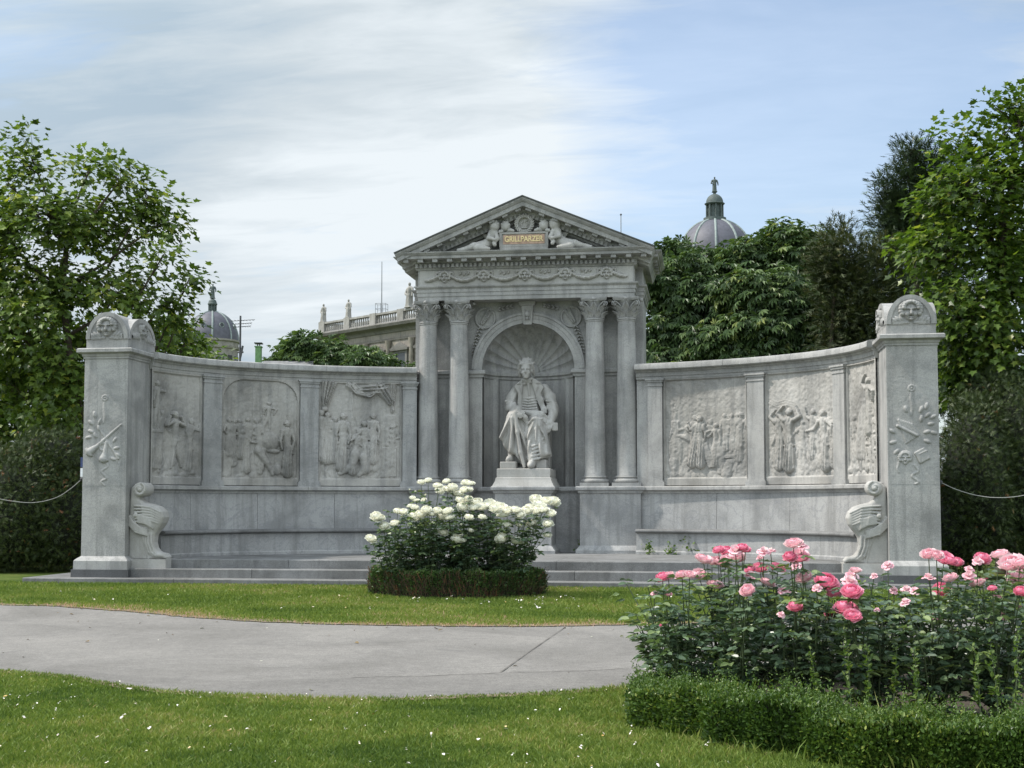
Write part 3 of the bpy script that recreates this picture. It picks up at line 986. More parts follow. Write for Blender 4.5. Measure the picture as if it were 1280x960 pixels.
# ------------------------------------------------------------------ winged lion-leg bench ends
def bench_end():
    k = 0.00198
    C = Carve((-0.05, -0.26, -0.03), (0.80, 0.24, 1.47), 0.0105)
    P = lambda u, v, y=0.0: ((u - 115) * k, y, (795 - v) * k)
    O = lambda pts: [P(u, v)[::2] for u, v in pts]
    curve = lambda u, v: 0 * u
    # back slab, recessed
    C.prism(O([(112, 795), (112, 420), (200, 430), (300, 560), (330, 795)]), -0.10, 0.14, 0.02)
    # body: neck, wing and breast in one outline, bulging towards the front edge
    body = [(116, 480), (108, 400), (112, 300), (116, 180), (124, 130), (160, 96), (215, 84), (262, 98), (215, 190), (212, 235), (262, 272), (330, 286), (398, 310), (440, 352), (456, 405), (440, 460), (410, 505), (375, 545), (330, 585), (270, 580), (215, 548), (150, 520)]
    C.prism(O(body), -0.17, 0.17, 0.06, 0.015, lambda x, z: -0.035 + 0.055 * np.exp(-((x - 0.5) ** 2 + (z - 0.78) ** 2) / 0.05))
    # rolled scroll head
    th = np.linspace(0, 2 * PI, 30, endpoint=False)
    C.prism([(0.212 + 0.130 * math.cos(t), 1.28 + 0.130 * math.sin(t)) for t in th], -0.18, 0.18, 0.02)
    for y in (-0.185, 0.185):
        for i in range(26):
            a0, a1 = i * 0.36, (i + 1) * 0.36
            r0, r1 = 0.118 * (1 - i / 30), 0.118 * (1 - (i + 1) / 30)
            C.cap((0.212 + r0 * math.cos(a0 - 1.2), y, 1.28 - r0 * math.sin(a0 - 1.2)), 0.020, (0.212 + r1 * math.cos(a1 - 1.2), y, 1.28 - r1 * math.sin(a1 - 1.2)), 0.020, 0.006)
        C.ell((0.212, y, 1.28), (0.04, 0.035, 0.04), 0.01)
    # wing coverts and long feathers on the outer face
    for i in range(6):
        s = i / 5
        C.chain([(P(172 + 14 * s, 300 + 150 * s, -0.165), 0.020), (P(250 + 30 * s, 305 + 125 * s, -0.185), 0.024), (P(330 + 20 * s, 315 + 125 * s, -0.195), 0.024), (P(425 - 22 * s, 362 + 100 * s, -0.165), 0.018)], 0.008)
    for i in range(5):
        C.chain([(P(118, 400 + 20 * i, -0.14), 0.020), (P(165 + 6 * i, 455 + 22 * i, -0.165), 0.022), (P(235 + 8 * i, 500 + 16 * i, -0.17), 0.020), (P(300, 520 + 14 * i, -0.16), 0.014)], 0.008)
    for i in range(7):
        s = i / 6
        C.chain([(P(205 + 10 * s, 385 + 70 * s, -0.175), 0.016), (P(270 + 14 * s, 400 + 62 * s, -0.195), 0.022), (P(345 - 10 * s, 420 + 70 * s, -0.195), 0.020), (P(395 - 40 * s, 455 + 60 * s, -0.165), 0.014)], 0.008)
    C.ell(P(188, 388, -0.18), (0.045, 0.035, 0.045), 0.012)
    # lion leg
    leg = [(255, 560), (300, 540), (380, 535), (362, 580), (356, 640), (368, 690), (395, 722), (440, 745), (475, 765), (484, 795), (300, 795), (312, 765), (296, 720), (275, 660), (255, 610)]
    C.prism(O(leg), -0.13, 0.12, 0.055, 0.03)
    for (u0, dy) in ((278, -0.125), (306, -0.14), (336, -0.135)):
        C.chain([(P(u0, 560, dy), 0.022), (P(u0 + 4, 650, dy), 0.02), (P(u0 + 34, 730, dy), 0.02), (P(u0 + 80, 765, dy), 0.022)], 0.012)
    C.chain([(P(232, 560, -0.10), 0.02), (P(262, 640, -0.10), 0.02), (P(288, 740, -0.10), 0.02), (P(300, 790, -0.10), 0.02)], 0.012)
    for y in (-0.125, -0.065, -0.005, 0.055, 0.1):      # toes
        C.chain([(P(400, 755, y), 0.042), (P(448, 760, y), 0.040), (P(474, 776, y), 0.026)], 0.008)
    return C.mesh('lion_leg', M_PALE)


lion = bench_end()
for side, lab in ((-1, 'pale carved bench end with wing and lion paw beside the left pier'), (1, 'pale carved bench end with wing and lion paw beside the right pier')):
    t = thing('bench_end', lab, 'bench end', (side * 6.79, -4.2, 0.44))
    b = link('lion_leg', lion, t, (0, 0, 0.162)); b.scale = (-side, 1, 1) if side > 0 else (1, 1, 1)
    m = MB()
    m.loft([[(-side * x, y, z) for x, y in ((0.0, -0.22), (0.755, -0.22), (0.755, 0.3), (0.0, 0.3))] for z in (0.0, 0.164)])
    m.build('block', M_PALE, t, sharp=30)

# ------------------------------------------------------------------ the temple
T = thing('memorial_temple', 'tall marble aedicule with four columns, arched niche and pediment in the middle of the memorial', 'temple', (0, 0, 0.6))
TZ = 0.6


def tput(mb, name, mat, parent=None, **kw):
    mb.v = [(a, b, c - TZ) for a, b, c in mb.v]
    return mb.build(name, mat, parent or T, **kw)


BW, FY = 2.47, 0.50        # half width of the back block, plane of its face
NR, NZ = 1.0, 4.50         # niche radius and springing
m = MB()
m.box(-BW, -NR, FY, 1.75, 0.3, 6.0); m.box(NR, BW, FY, 1.75, 0.3, 6.0)
m.box(-NR, NR, FY + 0.0, 1.75, 0.3, 1.90)
n = 32
arc_in = [(NR * math.cos(PI - PI * i / n), NZ + NR * math.sin(PI - PI * i / n)) for i in range(n + 1)]
fr = [[(x, FY, z), (x, FY, 6.0)] for x, z in arc_in]
m.grid(fr)
m.box(-NR - 0.01, NR + 0.01, 1.62, 1.76, 0.3, 6.0); m.box(-NR, NR, FY + 0.1, 1.75, NZ + NR + 0.05, 5.99)
tput(m, 'back_wall', M_STONE, fix=True)
# niche: curved wall with shallow upright panels and a shell vault
m = MB()
ang = [PI * i / 48 for i in range(49)]


def nr(i):
    return NR - (0.035 if i in (0, 1, 10, 11, 37, 38, 47, 48) else 0.0)


m.grid([[(-nr(i) * math.cos(a), FY + nr(i) * math.sin(a) * 0.80, z) for z in (1.88, 4.36)] for i, a in enumerate(ang)])
tput(m, 'niche_wall', M_STONE, fix=False, sharp=20)
m = MB()
nf = 13
G = []
for i in range(nf * 8 + 1):
    al = PI * i / (nf * 8)
    ph = (i % 8) / 8.0
    d = 0.055 * abs(math.sin(PI * ph)) - 0.02
    row = []
    for j in range(15):
        be = (0.06 + 0.94 * j / 14) * PI / 2
        R0 = NR + d * min(1.0, math.sin(be) * 1.3) * (1.0 if j < 13 else 0.45)
        row.append((-R0 * math.sin(be) * math.cos(al), FY + 0.80 * R0 * math.cos(be) - 0.002, NZ + R0 * math.sin(be) * math.sin(al)))
    G.append(row)
m.grid(G); m.sphere((0, FY + 0.78, NZ + 0.03), (0.16, 0.08, 0.16))
tput(m, 'shell_vault', M_STONE, fix=False, sharp=28)
m = MB()     # impost band: across the back wall and round the niche
imp = [(-0.01, 4.34), (0.03, 4.345), (0.035, 4.39), (0.06, 4.41), (0.075, 4.42), (0.075, 4.475), (0.055, 4.50), (-0.01, 4.50)]
path = [(-BW, 1.7), (-BW, FY), (-NR, FY)] + [(-NR * math.cos(a), FY + 0.80 * NR * math.sin(a)) for a in ang[1:-1]] + [(NR, FY), (BW, FY), (BW, 1.7)]
m.sweep(path, imp, lambda x, y, w: (x, y, w))
tput(m, 'impost_band', M_STONE)
m = MB()     # archivolt
P = [(-NR * math.cos(PI * i / 40), NZ + NR * math.sin(PI * i / 40)) for i in range(41)]
m.sweep(P, [(0.0, FY + 0.1), (0.0, FY - 0.05), (-0.085, FY - 0.05), (-0.09, FY - 0.062), (-0.17, FY - 0.062), (-0.175, FY - 0.085), (-0.225, FY - 0.075), (-0.23, FY + 0.02)], lambda a, b, y: (a, y, b))
tput(m, 'archivolt', M_STONE)
m = MB()
m.loft([[(-0.085, FY - 0.10, 5.46), (0.085, FY - 0.10, 5.46), (0.085, FY, 5.46), (-0.085, FY, 5.46)], [(-0.13, FY - 0.16, 5.86), (0.13, FY - 0.16, 5.86), (0.13, FY, 5.86), (-0.13, FY, 5.86)]])
m.box(-0.16, 0.16, FY - 0.19, FY, 5.86, 5.90); m.box(-0.175, 0.175, FY - 0.21, FY, 5.90, 5.948)
m.sphere((0, FY - 0.15, 5.68), (0.055, 0.05, 0.07)); m.sphere((0, FY - 0.15, 5.58), (0.035, 0.04, 0.035)); m.tube([(-0.05, FY - 0.16, 5.78), (-0.05, FY - 0.12, 5.56)], 0.014); m.tube([(0.05, FY - 0.16, 5.78), (0.05, FY - 0.12, 5.56)], 0.014)
tput(m, 'keystone', M_STONE)
for sx in (-1, 1):      # laurel medallions in the spandrels
    m = MB(); cx, cz = sx * 0.93, 5.62
    m.lathe([(0.0, 0.012), (0.18, 0.012), (0.185, 0.03), (0.20, 0.045), (0.225, 0.045), (0.24, 0.0)], (cx, FY, cz), 32, 'y')
    def lf(u, v, a, L, m=m):
        M = Matrix.Translation((u, FY - 0.03, v)) @ Matrix.Rotation(-a, 4, 'Y')
        k = len(m.v); m.sphere((L / 2, -0.012, 0), (L / 2, 0.04, L * 0.22), 8, 5)
        m.v[k:] = [tuple(M @ Vector(p)) for p in m.v[k:]]
    for i in range(8):
        s = i / 7
        for g in (-1, 1):
            lf(cx + sx * (-0.08 + 0.16 * s), cz + 0.13 - 0.27 * s, (PI / 2 + sx * 0.5) + g * (0.9 - 0.4 * s), 0.10)
    m.tube([(cx - sx * 0.09, FY - 0.035, cz + 0.14), (cx, FY - 0.045, cz), (cx + sx * 0.12, FY - 0.035, cz - 0.2)], 0.012)
    for i in range(9):
        s = i / 8
        x = cx + sx * (0.10 + 0.15 * s + 0.03 * math.sin(3 * s)); z = cz - 0.2 - 0.56 * s
        for g in (-1, 1):
            lf(x, z, -PI / 2 + g * 0.9, 0.085 - 0.03 * s)
    for i in range(4):
        for g in (-1, 1):
            lf(cx - sx * (0.26 + 0.09 * i), cz + 0.19 + 0.02 * i, (PI if sx > 0 else 0) + g * 0.5, 0.10)
    tput(m, 'laurel_medallion', M_STONE)

# dado between the pedestals, under the niche
m = MB(); m.box(-1.2, 1.2, FY - 0.06, FY + 0.2, 0.3, 1.86)
m.box(-1.2, 1.2, FY - 0.10, FY, 0.58, 0.72)
m.sweep([(-1.3, FY - 0.05), (1.3, FY - 0.05)], [(-0.1, 1.855), (0.03, 1.855), (0.05, 1.88), (0.08, 1.90), (0.08, 1.96), (0.06, 1.982), (-1.6, 1.982)], lambda x, y, w: (x, y, w))
tput(m, 'niche_dado', M_BLUE)


def pedestal(x0, x1, y0, y1, name, mat):
    m = MB()
    prof = [(0.085, 0.585), (0.085, 0.66), (0.06, 0.69), (0.02, 0.745), (0.0, 0.76), (0.0, 1.82), (0.012, 1.835), (0.03, 1.845), (0.045, 1.885), (0.075, 1.905), (0.085, 1.91), (0.085, 1.96), (0.065, 1.985), (-0.1, 1.985)]
    m.loft([rect_ring(x0, x1, y0, y1, o, z) for o, z in prof])
    return tput(m, name, mat)


pedestal(-2.42, -1.16, -0.12, 0.6, 'column_pedestal', M_BLUE)
pedestal(1.16, 2.42, -0.12, 0.6, 'column_pedestal', M_BLUE)
pedestal(-0.575, 0.595, -0.42, 0.7, 'statue_pedestal', M_BLUE)
m = MB()   # stepped block under the statue
m.loft([rect_ring(-0.575, 0.595, -0.40, 0.75, o, z) for o, z in ((0.055, 1.984), (0.05, 2.0), (0.0, 2.10), (-0.005, 2.155), (-0.03, 2.165), (-0.03, 2.205))])
m.loft([rect_ring(-0.55, 0.57, -0.36, 0.75, o, z) for o, z in ((0.0, 2.203), (0.0, 2.34), (-0.02, 2.352))])
tput(m, 'statue_base', M_PALE)

# ------------------------------------------------------------------ columns: base, shaft, leafy capital
CZ0, CZ1, CZ2 = 1.984, 5.47, 5.95


def capital_mesh():
    m = MB()
    H = CZ2 - CZ1
    m.lathe([(0.185, 0.0), (0.205, 0.015), (0.205, 0.035), (0.185, 0.05), (0.165, 0.08), (0.165, 0.22), (0.185, 0.34), (0.235, 0.40), (0.23, 0.415)], n=24)

    def acanthus(a, r0, z0, h, w, out):
        for (da, ww, hh, oo) in ((0, w, h, out), (-0.30, w * 0.5, h * 0.82, out * 0.72), (0.30, w * 0.5, h * 0.82, out * 0.72)):
            G = []
            for i in range(7):
                s = i / 6
                bend = oo * s ** 2.2; z = z0 + hh * (s - 0.16 * max(0, s - 0.6) ** 1.2 * 3)
                wid = ww * (0.62 + 0.5 * math.sin(PI * min(1, s * 0.95)) - 0.55 * s ** 3)
                row = []
                for j in range(5):
                    q = (j - 2) / 2
                    aa = a + da * 0.75 + q * wid / 0.22
                    r = r0 + bend + 0.022 * (1 - q * q) + 0.006 * math.cos(3 * PI * q)
                    row.append((r * math.cos(aa), r * math.sin(aa), z))
                G.append(row)
            k = len(m.v); m.grid(G)
    for i in range(8):
        acanthus(2 * PI * i / 8 + PI / 8, 0.18, 0.05, 0.17, 0.062, 0.12)
    for i in range(8):
        acanthus(2 * PI * i / 8, 0.175, 0.10, 0.26, 0.066, 0.155)
    # volutes at the corners, small helices in the middle of each face
    for i in range(4):
        a = PI / 4 + i * PI / 2
        for g in (-1, 1):
            pts, rr = [], []
            for k in range(16):
                s = k / 15
                if s < 0.5:
                    q = s / 0.5; r = 0.20 + 0.13 * q ** 1.5; z = 0.20 + 0.185 * q ** 0.8; aa = a + g * (0.42 - 0.34 * q)
                else:
                    q = (s - 0.5) / 0.5; th = PI / 2 - q * 2.6 * PI / 1.3; rad = 0.052 * (1 - 0.75 * q)
                    r = 0.335 + rad * math.cos(th) ; z = 0.335 + rad * math.sin(th); aa = a + g * 0.07
                pts.append((r * math.cos(aa), r * math.sin(aa), z)); rr.append(0.017 - 0.006 * s)
            m.tube(pts, rr, 6)
        b = i * PI / 2
        for g in (-1, 1):
            pts = [(0.0, 0, 0)]
            pts = [((0.235 + 0.03 * s) * math.cos(b + g * (0.05 + 0.3 * (1 - s))), (0.235 + 0.03 * s) * math.sin(b + g * (0.05 + 0.3 * (1 - s))), 0.22 + 0.15 * s) for s in (0, 0.3, 0.6, 0.85, 1)]
            m.tube(pts, 0.012, 6)
        m.sphere((0.315 * math.cos(b), 0.315 * math.sin(b), 0.435), (0.045, 0.045, 0.04), 8, 6)
    # abacus with hollow sides
    def ab(o, z):
        ring = []
        for i in range(4):
            a = PI / 4 + i * PI / 2
            c = np.array([0.405 * math.cos(a), 0.405 * math.sin(a)]); d = np.array([0.405 * math.cos(a + PI / 2), 0.405 * math.sin(a + PI / 2)])
            for k in range(8):
                s = 0.07 + 0.86 * k / 7
                p = c + (d - c) * s
                inw = 0.055 * math.sin(PI * s) - o
                nrm = (c + d) / np.linalg.norm(c + d)
                p = p - nrm * inw
                ring.append((p[0], p[1], z))
        return ring
    m.loft([ab(-0.015, 0.405), ab(-0.005, 0.43), ab(0.0, 0.435), ab(0.0, 0.48)])
    return m.mesh('capital', M_STONE, sharp=45, fix=False)


m = MB()
shaft = []
for i in range(15):
    s = i / 14
    shaft.append((0.222 - 0.040 * s ** 1.6, 0.235 + (CZ1 - CZ0 - 0.235) * s))
m.lathe([(0.235, 0.205), (0.235, 0.222), (0.222, 0.238)] + shaft[1:-1] + [(0.182, CZ1 - CZ0 - 0.03), (0.196, CZ1 - CZ0 - 0.02), (0.196, CZ1 - CZ0)], n=40)
me_shaft = m.mesh('shaft', M_STONE, sharp=40)
m = MB()
m.box(-0.30, 0.30, -0.30, 0.30, 0.0, 0.075)
m.lathe([(0.28, 0.075)] + [(0.265 + 0.032 * math.cos(a), 0.112 + 0.037 * math.sin(a)) for a in np.linspace(-PI / 2, PI / 2, 7)] + [(0.255, 0.152), (0.245, 0.165), (0.248, 0.175)] + [(0.245 + 0.018 * math.cos(a), 0.192 + 0.016 * math.sin(a)) for a in np.linspace(-PI / 2, PI / 2, 5)], n=40)
me_base = m.mesh('base', M_STONE, sharp=40)
me_cap = capital_mesh()
for x in (-2.125, -1.455, 1.455, 2.125):
    s = link('column', me_shaft, T, (x, 0.205, CZ0 - TZ))
    link('base', me_base, s); link('capital', me_cap, s, (0, 0, CZ1 - CZ0))

# ------------------------------------------------------------------ entablature
OUT = [(-BW, 2.3), (-BW, 0.45), (-2.31, 0.45), (-2.31, 0.0), (2.31, 0.0), (2.31, 0.45), (BW, 0.45), (BW, 2.3)]
m = MB()
m.sweep(OUT, [(-0.12, 5.952), (0.0, 5.952), (0.0, 6.035), (0.015, 6.038), (0.015, 6.12), (0.03, 6.123), (0.03, 6.19), (0.045, 6.205), (0.075, 6.23), (0.08, 6.255), (0.0, 6.258), (0.0, 6.60), (0.03, 6.605), (0.05, 6.635), (0.06, 6.64),
              (0.06, 6.735), (0.09, 6.74), (0.11, 6.765), (0.11, 6.80), (0.33, 6.805), (0.33, 6.862), (0.35, 6.868), (0.40, 6.915), (0.405, 6.935), (-0.12, 6.945)], lambda x, y, w: (x, y, w))
m.box(-2.29, 2.29, 0.03, 0.62, 5.956, 6.93); m.box(-BW + 0.03, BW - 0.03, 0.52, 2.28, 5.975, 6.925)
# tooth course and brackets under the eaves, front and both flanks
x = -2.35
while x < 2.33:
    m.box(x, x + 0.055, -0.118, -0.055, 6.648, 6.728); x += 0.098
for sx in (-1, 1):
    y = 0.55
    while y < 2.2:
        a, b = sorted((sx * (BW + 0.055), sx * (BW + 0.118))); m.box(a, b, y, y + 0.055, 6.648, 6.728); y += 0.098
for i in range(17):
    x = -2.52 + 5.04 * i / 16
    m.box(x - 0.055, x + 0.055, -0.30, -0.10, 6.745, 6.803); m.box(x - 0.055, x + 0.055, -0.30, -0.24, 6.735, 6.746)
for sx in (-1, 1):
    for i in range(6):
        y = 0.18 + 0.36 * i; x0 = BW + 0.1 if y > 0.45 else 2.41
        a, b = sorted((sx * x0, sx * (x0 + 0.2))); m.box(a, b, y - 0.055, y + 0.055, 6.745, 6.803)
E0 = tput(m, 'entablature', M_STONE, sharp=25)

R = Relief(4.56, 0.335, 0.0095)
masks = [-1.73, -0.88, 0.0, 0.86, 1.73]
for x in masks:
    R.face(x + 2.28, 0.17, 0.115)
    for g in (-1, 1):
        R.path([(x + 2.28 + g * 0.08, 0.27), (x + 2.28 + g * 0.17, 0.28), (x + 2.28 + g * 0.19, 0.2)], [0.02, 0.025, 0.012], 1.4, smooth=4)
ends = [-2.15] + masks + [2.15]
for a, b in zip(ends[:-1], ends[1:]):
    w = b - a; sag = 0.13 if w > 0.6 else 0.06
    N = int(w / 0.022)
    for i in range(N + 1):
        s = i / N
        u = a + 2.28 + (0.1 if a in masks else 0) + (w - (0.1 if a in masks else 0) - (0.1 if b in masks else 0)) * s
        v = 0.235 - sag * 4 * s * (1 - s) * (1.0 if w > 0.6 else 0.5) - (0 if w > 0.6 else 0.12 * (s if b == 2.15 else 1 - s))
        r = 0.024 + 0.024 * math.sin(PI * s)
        R.ell(u, v + 0.008 * math.sin(i * 2.1), r, r * 0.9, 1.5, 0.01 * (i % 2))
    if w > 0.6:
        for g in (-1, 0, 1):
            for q in (0, 1):
                R.ell(a + 2.28 + w / 2 + g * 0.085, 0.26 - q * 0.03 + 0.02 * abs(g), 0.036, 0.02, 1.6, 0.004, 0.6 * (1 if q else -1))
R.H *= 1.5; R.rough(0.001, 2, 0.05)
link('garland_frieze', R.mesh('garland_frieze', M_PALE, lambda U, V, H: (U - 2.28, -0.006 - H, 6.262 + V - TZ)), E0)

# ------------------------------------------------------------------ pediment
AP, EX, EZ = 8.045, 2.74, 6.905
m = MB()
rk = [(-EX, EZ), (0.0, AP), (EX, EZ)]
m.sweep(rk, [(0.0, -0.425), (0.03, -0.425), (0.075, -0.385), (0.085, -0.36), (0.165, -0.355), (0.165, -0.13), (0.215, -0.12), (0.25, -0.085), (0.30, -0.08), (0.30, 0.03), (0.35, 0.05), (0.35, 2.3), (0.0, 2.3)], lambda a, b, y: (a, y, b))
m.loft([[(-2.5, y, 6.93), (2.5, y, 6.93), (0, y, 7.95)] for y in (0.12, 2.2)])
PD = tput(m, 'pediment', M_STONE, sharp=25)
m = MB()
sl = math.atan2(AP - EZ, EX)
for sx in (-1, 1):
    L = math.hypot(EX, AP - EZ)
    k = 0.30
    while k < L - 0.15:
        M = Matrix.Translation((sx * (EX - k * math.cos(sl)), 0, EZ + k * math.sin(sl))) @ Matrix.Rotation(sx * sl, 4, 'Y')
        if (k - 0.30) % 0.098 < 0.098: m.box(-0.027, 0.027, -0.115, -0.08, -0.305, -0.222, M)
        k += 0.098
    for i in range(9):
        k = 0.35 + (L - 0.55) * i / 8
        M = Matrix.Translation((sx * (EX - k * math.cos(sl)), 0, EZ + k * math.sin(sl))) @ Matrix.Rotation(sx * sl, 4, 'Y')
        m.box(-0.06, 0.06, -0.31, -0.11, -0.212, -0.162, M)
tput(m, 'raking_dentils', M_STONE, PD, smooth=False)
m = MB()
m.sweep(rk, [(-0.028, -0.45), (-0.002, -0.45), (-0.002, 2.32), (-0.028, 2.32)], lambda a, b, y: (a, y, b))
tput(m, 'roof', M_ROOF)
m = MB()     # name tablet
m.box(-0.51, 0.51, -0.22, 0.13, 6.944, 7.03); m.box(-0.52, 0.52, -0.20, 0.1, 7.03, 7.30)
for (x0, x1, z0, z1) in ((-0.52, 0.52, 7.30, 7.335), (-0.52, 0.52, 7.03, 7.07), (-0.52, -0.465, 7.07, 7.30), (0.465, 0.52, 7.07, 7.30)):
    m.box(x0, x1, -0.225, -0.198, z0, z1)
tput(m, 'tablet', M_PANEL, PD, sharp=30)
m = MB(); m.box(-0.44, 0.44, -0.208, -0.199, 7.085, 7.285); tput(m, 'tablet_field', M_ORANGE, PD, sharp=30)
cu = bpy.data.curves.new('lettering', 'FONT')
cu.body = 'GRILLPARZER'; cu.size = 0.165; cu.extrude = 0.006; cu.align_x = 'CENTER'; cu.align_y = 'CENTER'; cu.offset = 0.003
cu.space_character = 0.96
tmp = bpy.data.objects.new('lettering', cu); COL.objects.link(tmp)
dg = bpy.context.evaluated_depsgraph_get()
lm = bpy.data.meshes.new_from_object(tmp.evaluated_get(dg)); bpy.data.objects.remove(tmp); bpy.data.curves.remove(cu)
lm.name = 'lettering'; lm.materials.clear(); lm.materials.append(M_GOLD)
lw = max(v.co.x for v in lm.vertices) - min(v.co.x for v in lm.vertices)
lo = link('lettering', lm, PD, (0, -0.215, 7.185 - TZ)); lo.rotation_euler = (PI / 2, 0, 0); lo.scale = (0.82 / lw, 1.0, 1)
m = MB()     # wreath with a lyre
wz = 7.53
for i in range(22):
    a = 2 * PI * i / 22
    for g in (-1, 1):
        M = Matrix.Translation((0.165 * math.cos(a), -0.12, wz + 0.165 * math.sin(a))) @ Matrix.Rotation(-(a + PI / 2 + g * 0.5), 4, 'Y')
        k = len(m.v); m.sphere((0.035, 0, 0), (0.05, 0.035, 0.022), 8, 5); m.v[k:] = [tuple(M @ Vector(p)) for p in m.v[k:]]
m.lathe([(0.0, 0.1), (0.13, 0.1), (0.14, 0.14), (0.20, 0.14), (0.20, -0.1)], (0, 0.02, wz), 28, 'y')
m.tube([(-0.02, -0.1, wz - 0.08), (-0.075, -0.11, wz), (-0.03, -0.1, wz + 0.05), (-0.06, -0.1, wz + 0.085)], 0.014, 6); m.tube([(0.02, -0.1, wz - 0.08), (0.075, -0.11, wz), (0.03, -0.1, wz + 0.05), (0.06, -0.1, wz + 0.085)], 0.014, 6)
m.box(-0.06, 0.06, -0.12, -0.08, wz - 0.09, wz - 0.07)
tput(m, 'wreath', M_PALE, PD)


def cherubs(sx):
    C = Carve((-1.5, -0.40, 6.90), (-0.2, 0.14, 7.72), 0.012)
    y = -0.14
    # reclining child
    C.ell((-0.63, y - 0.03, 7.485), (0.112, 0.115, 0.118), 0.02)
    for i in range(12):
        a = 0.2 + 3.0 * i / 11
        C.ell((-0.63 + 0.085 * math.cos(a), y - 0.03 + 0.05 * ((i % 3) - 1), 7.51 + 0.085 * math.sin(a)), (0.030, 0.036, 0.028), 0.022)
    C.ell((-0.59, y - 0.115, 7.475), (0.018, 0.022, 0.02), 0.01); C.ell((-0.60, y - 0.085, 7.435), (0.05, 0.035, 0.035), 0.02)
    C.cap((-0.63, y, 7.42), 0.05, (-0.66, y, 7.35), 0.07, 0.03)
    C.chain([((-0.66, y, 7.33), 0.105), ((-0.70, y, 7.20), 0.10), ((-0.80, y, 7.10), 0.11)], 0.05)
    C.chain([((-0.82, y - 0.03, 7.10), 0.10), ((-1.06, y - 0.08, 7.06), 0.075), ((-1.30, y - 0.06, 7.00), 0.042), ((-1.40, y - 0.08, 6.985), 0.035)], 0.04)
    C.chain([((-0.80, y - 0.06, 7.08), 0.095), ((-0.98, y - 0.16, 7.01), 0.075), ((-0.80, y - 0.18, 6.98), 0.05), ((-0.72, y - 0.2, 6.975), 0.035)], 0.03)
    C.chain([((-0.60, y - 0.06, 7.33), 0.05), ((-0.55, y - 0.14, 7.20), 0.044), ((-0.62, y - 0.16, 7.10), 0.036), ((-0.60, y - 0.18, 7.06), 0.04)], 0.02)
    C.chain([((-0.72, y - 0.02, 7.34), 0.05), ((-0.74, y - 0.13, 7.22), 0.044), ((-0.60, y - 0.2, 7.17), 0.034)], 0.02)
    for i in range(4):      # wing
        C.cap((-0.72, 0.02, 7.32), 0.04, (-0.92 + 0.03 * i, 0.0, 7.36 - 0.035 * i), 0.022, 0.01)
    # second child behind the tablet
    C.ell((-0.40, y + 0.01, 7.475), (0.105, 0.11, 0.112), 0.02)
    for i in range(11):
        a = 0.1 + 3.0 * i / 10
        C.ell((-0.40 + 0.08 * math.cos(a), y + 0.02 + 0.05 * ((i % 3) - 1), 7.50 + 0.08 * math.sin(a)), (0.028, 0.034, 0.026), 0.022)
    C.ell((-0.38, y - 0.075, 7.465), (0.016, 0.02, 0.018), 0.01)
    C.cap((-0.40, y + 0.05, 7.40), 0.05, (-0.40, y + 0.1, 7.28), 0.09, 0.03)
    C.chain([((-0.34, y + 0.03, 7.36), 0.05), ((-0.28, y - 0.05, 7.385), 0.04), ((-0.22, y - 0.07, 7.365), 0.03)], 0.02)
    C.chain([((-0.46, y + 0.03, 7.36), 0.05), ((-0.50, y - 0.05, 7.36), 0.04), ((-0.46, y - 0.08, 7.36), 0.03)], 0.02)
    if sx > 0:
        C.F = C.F[::-1].copy(); C.ax[0] = -C.ax[0][::-1]
    return link('cherubs', C.mesh('cherubs', M_PALE), PD, (0.0 if sx < 0 else 0.02, 0, -TZ))


cherubs(-1); cherubs(1)


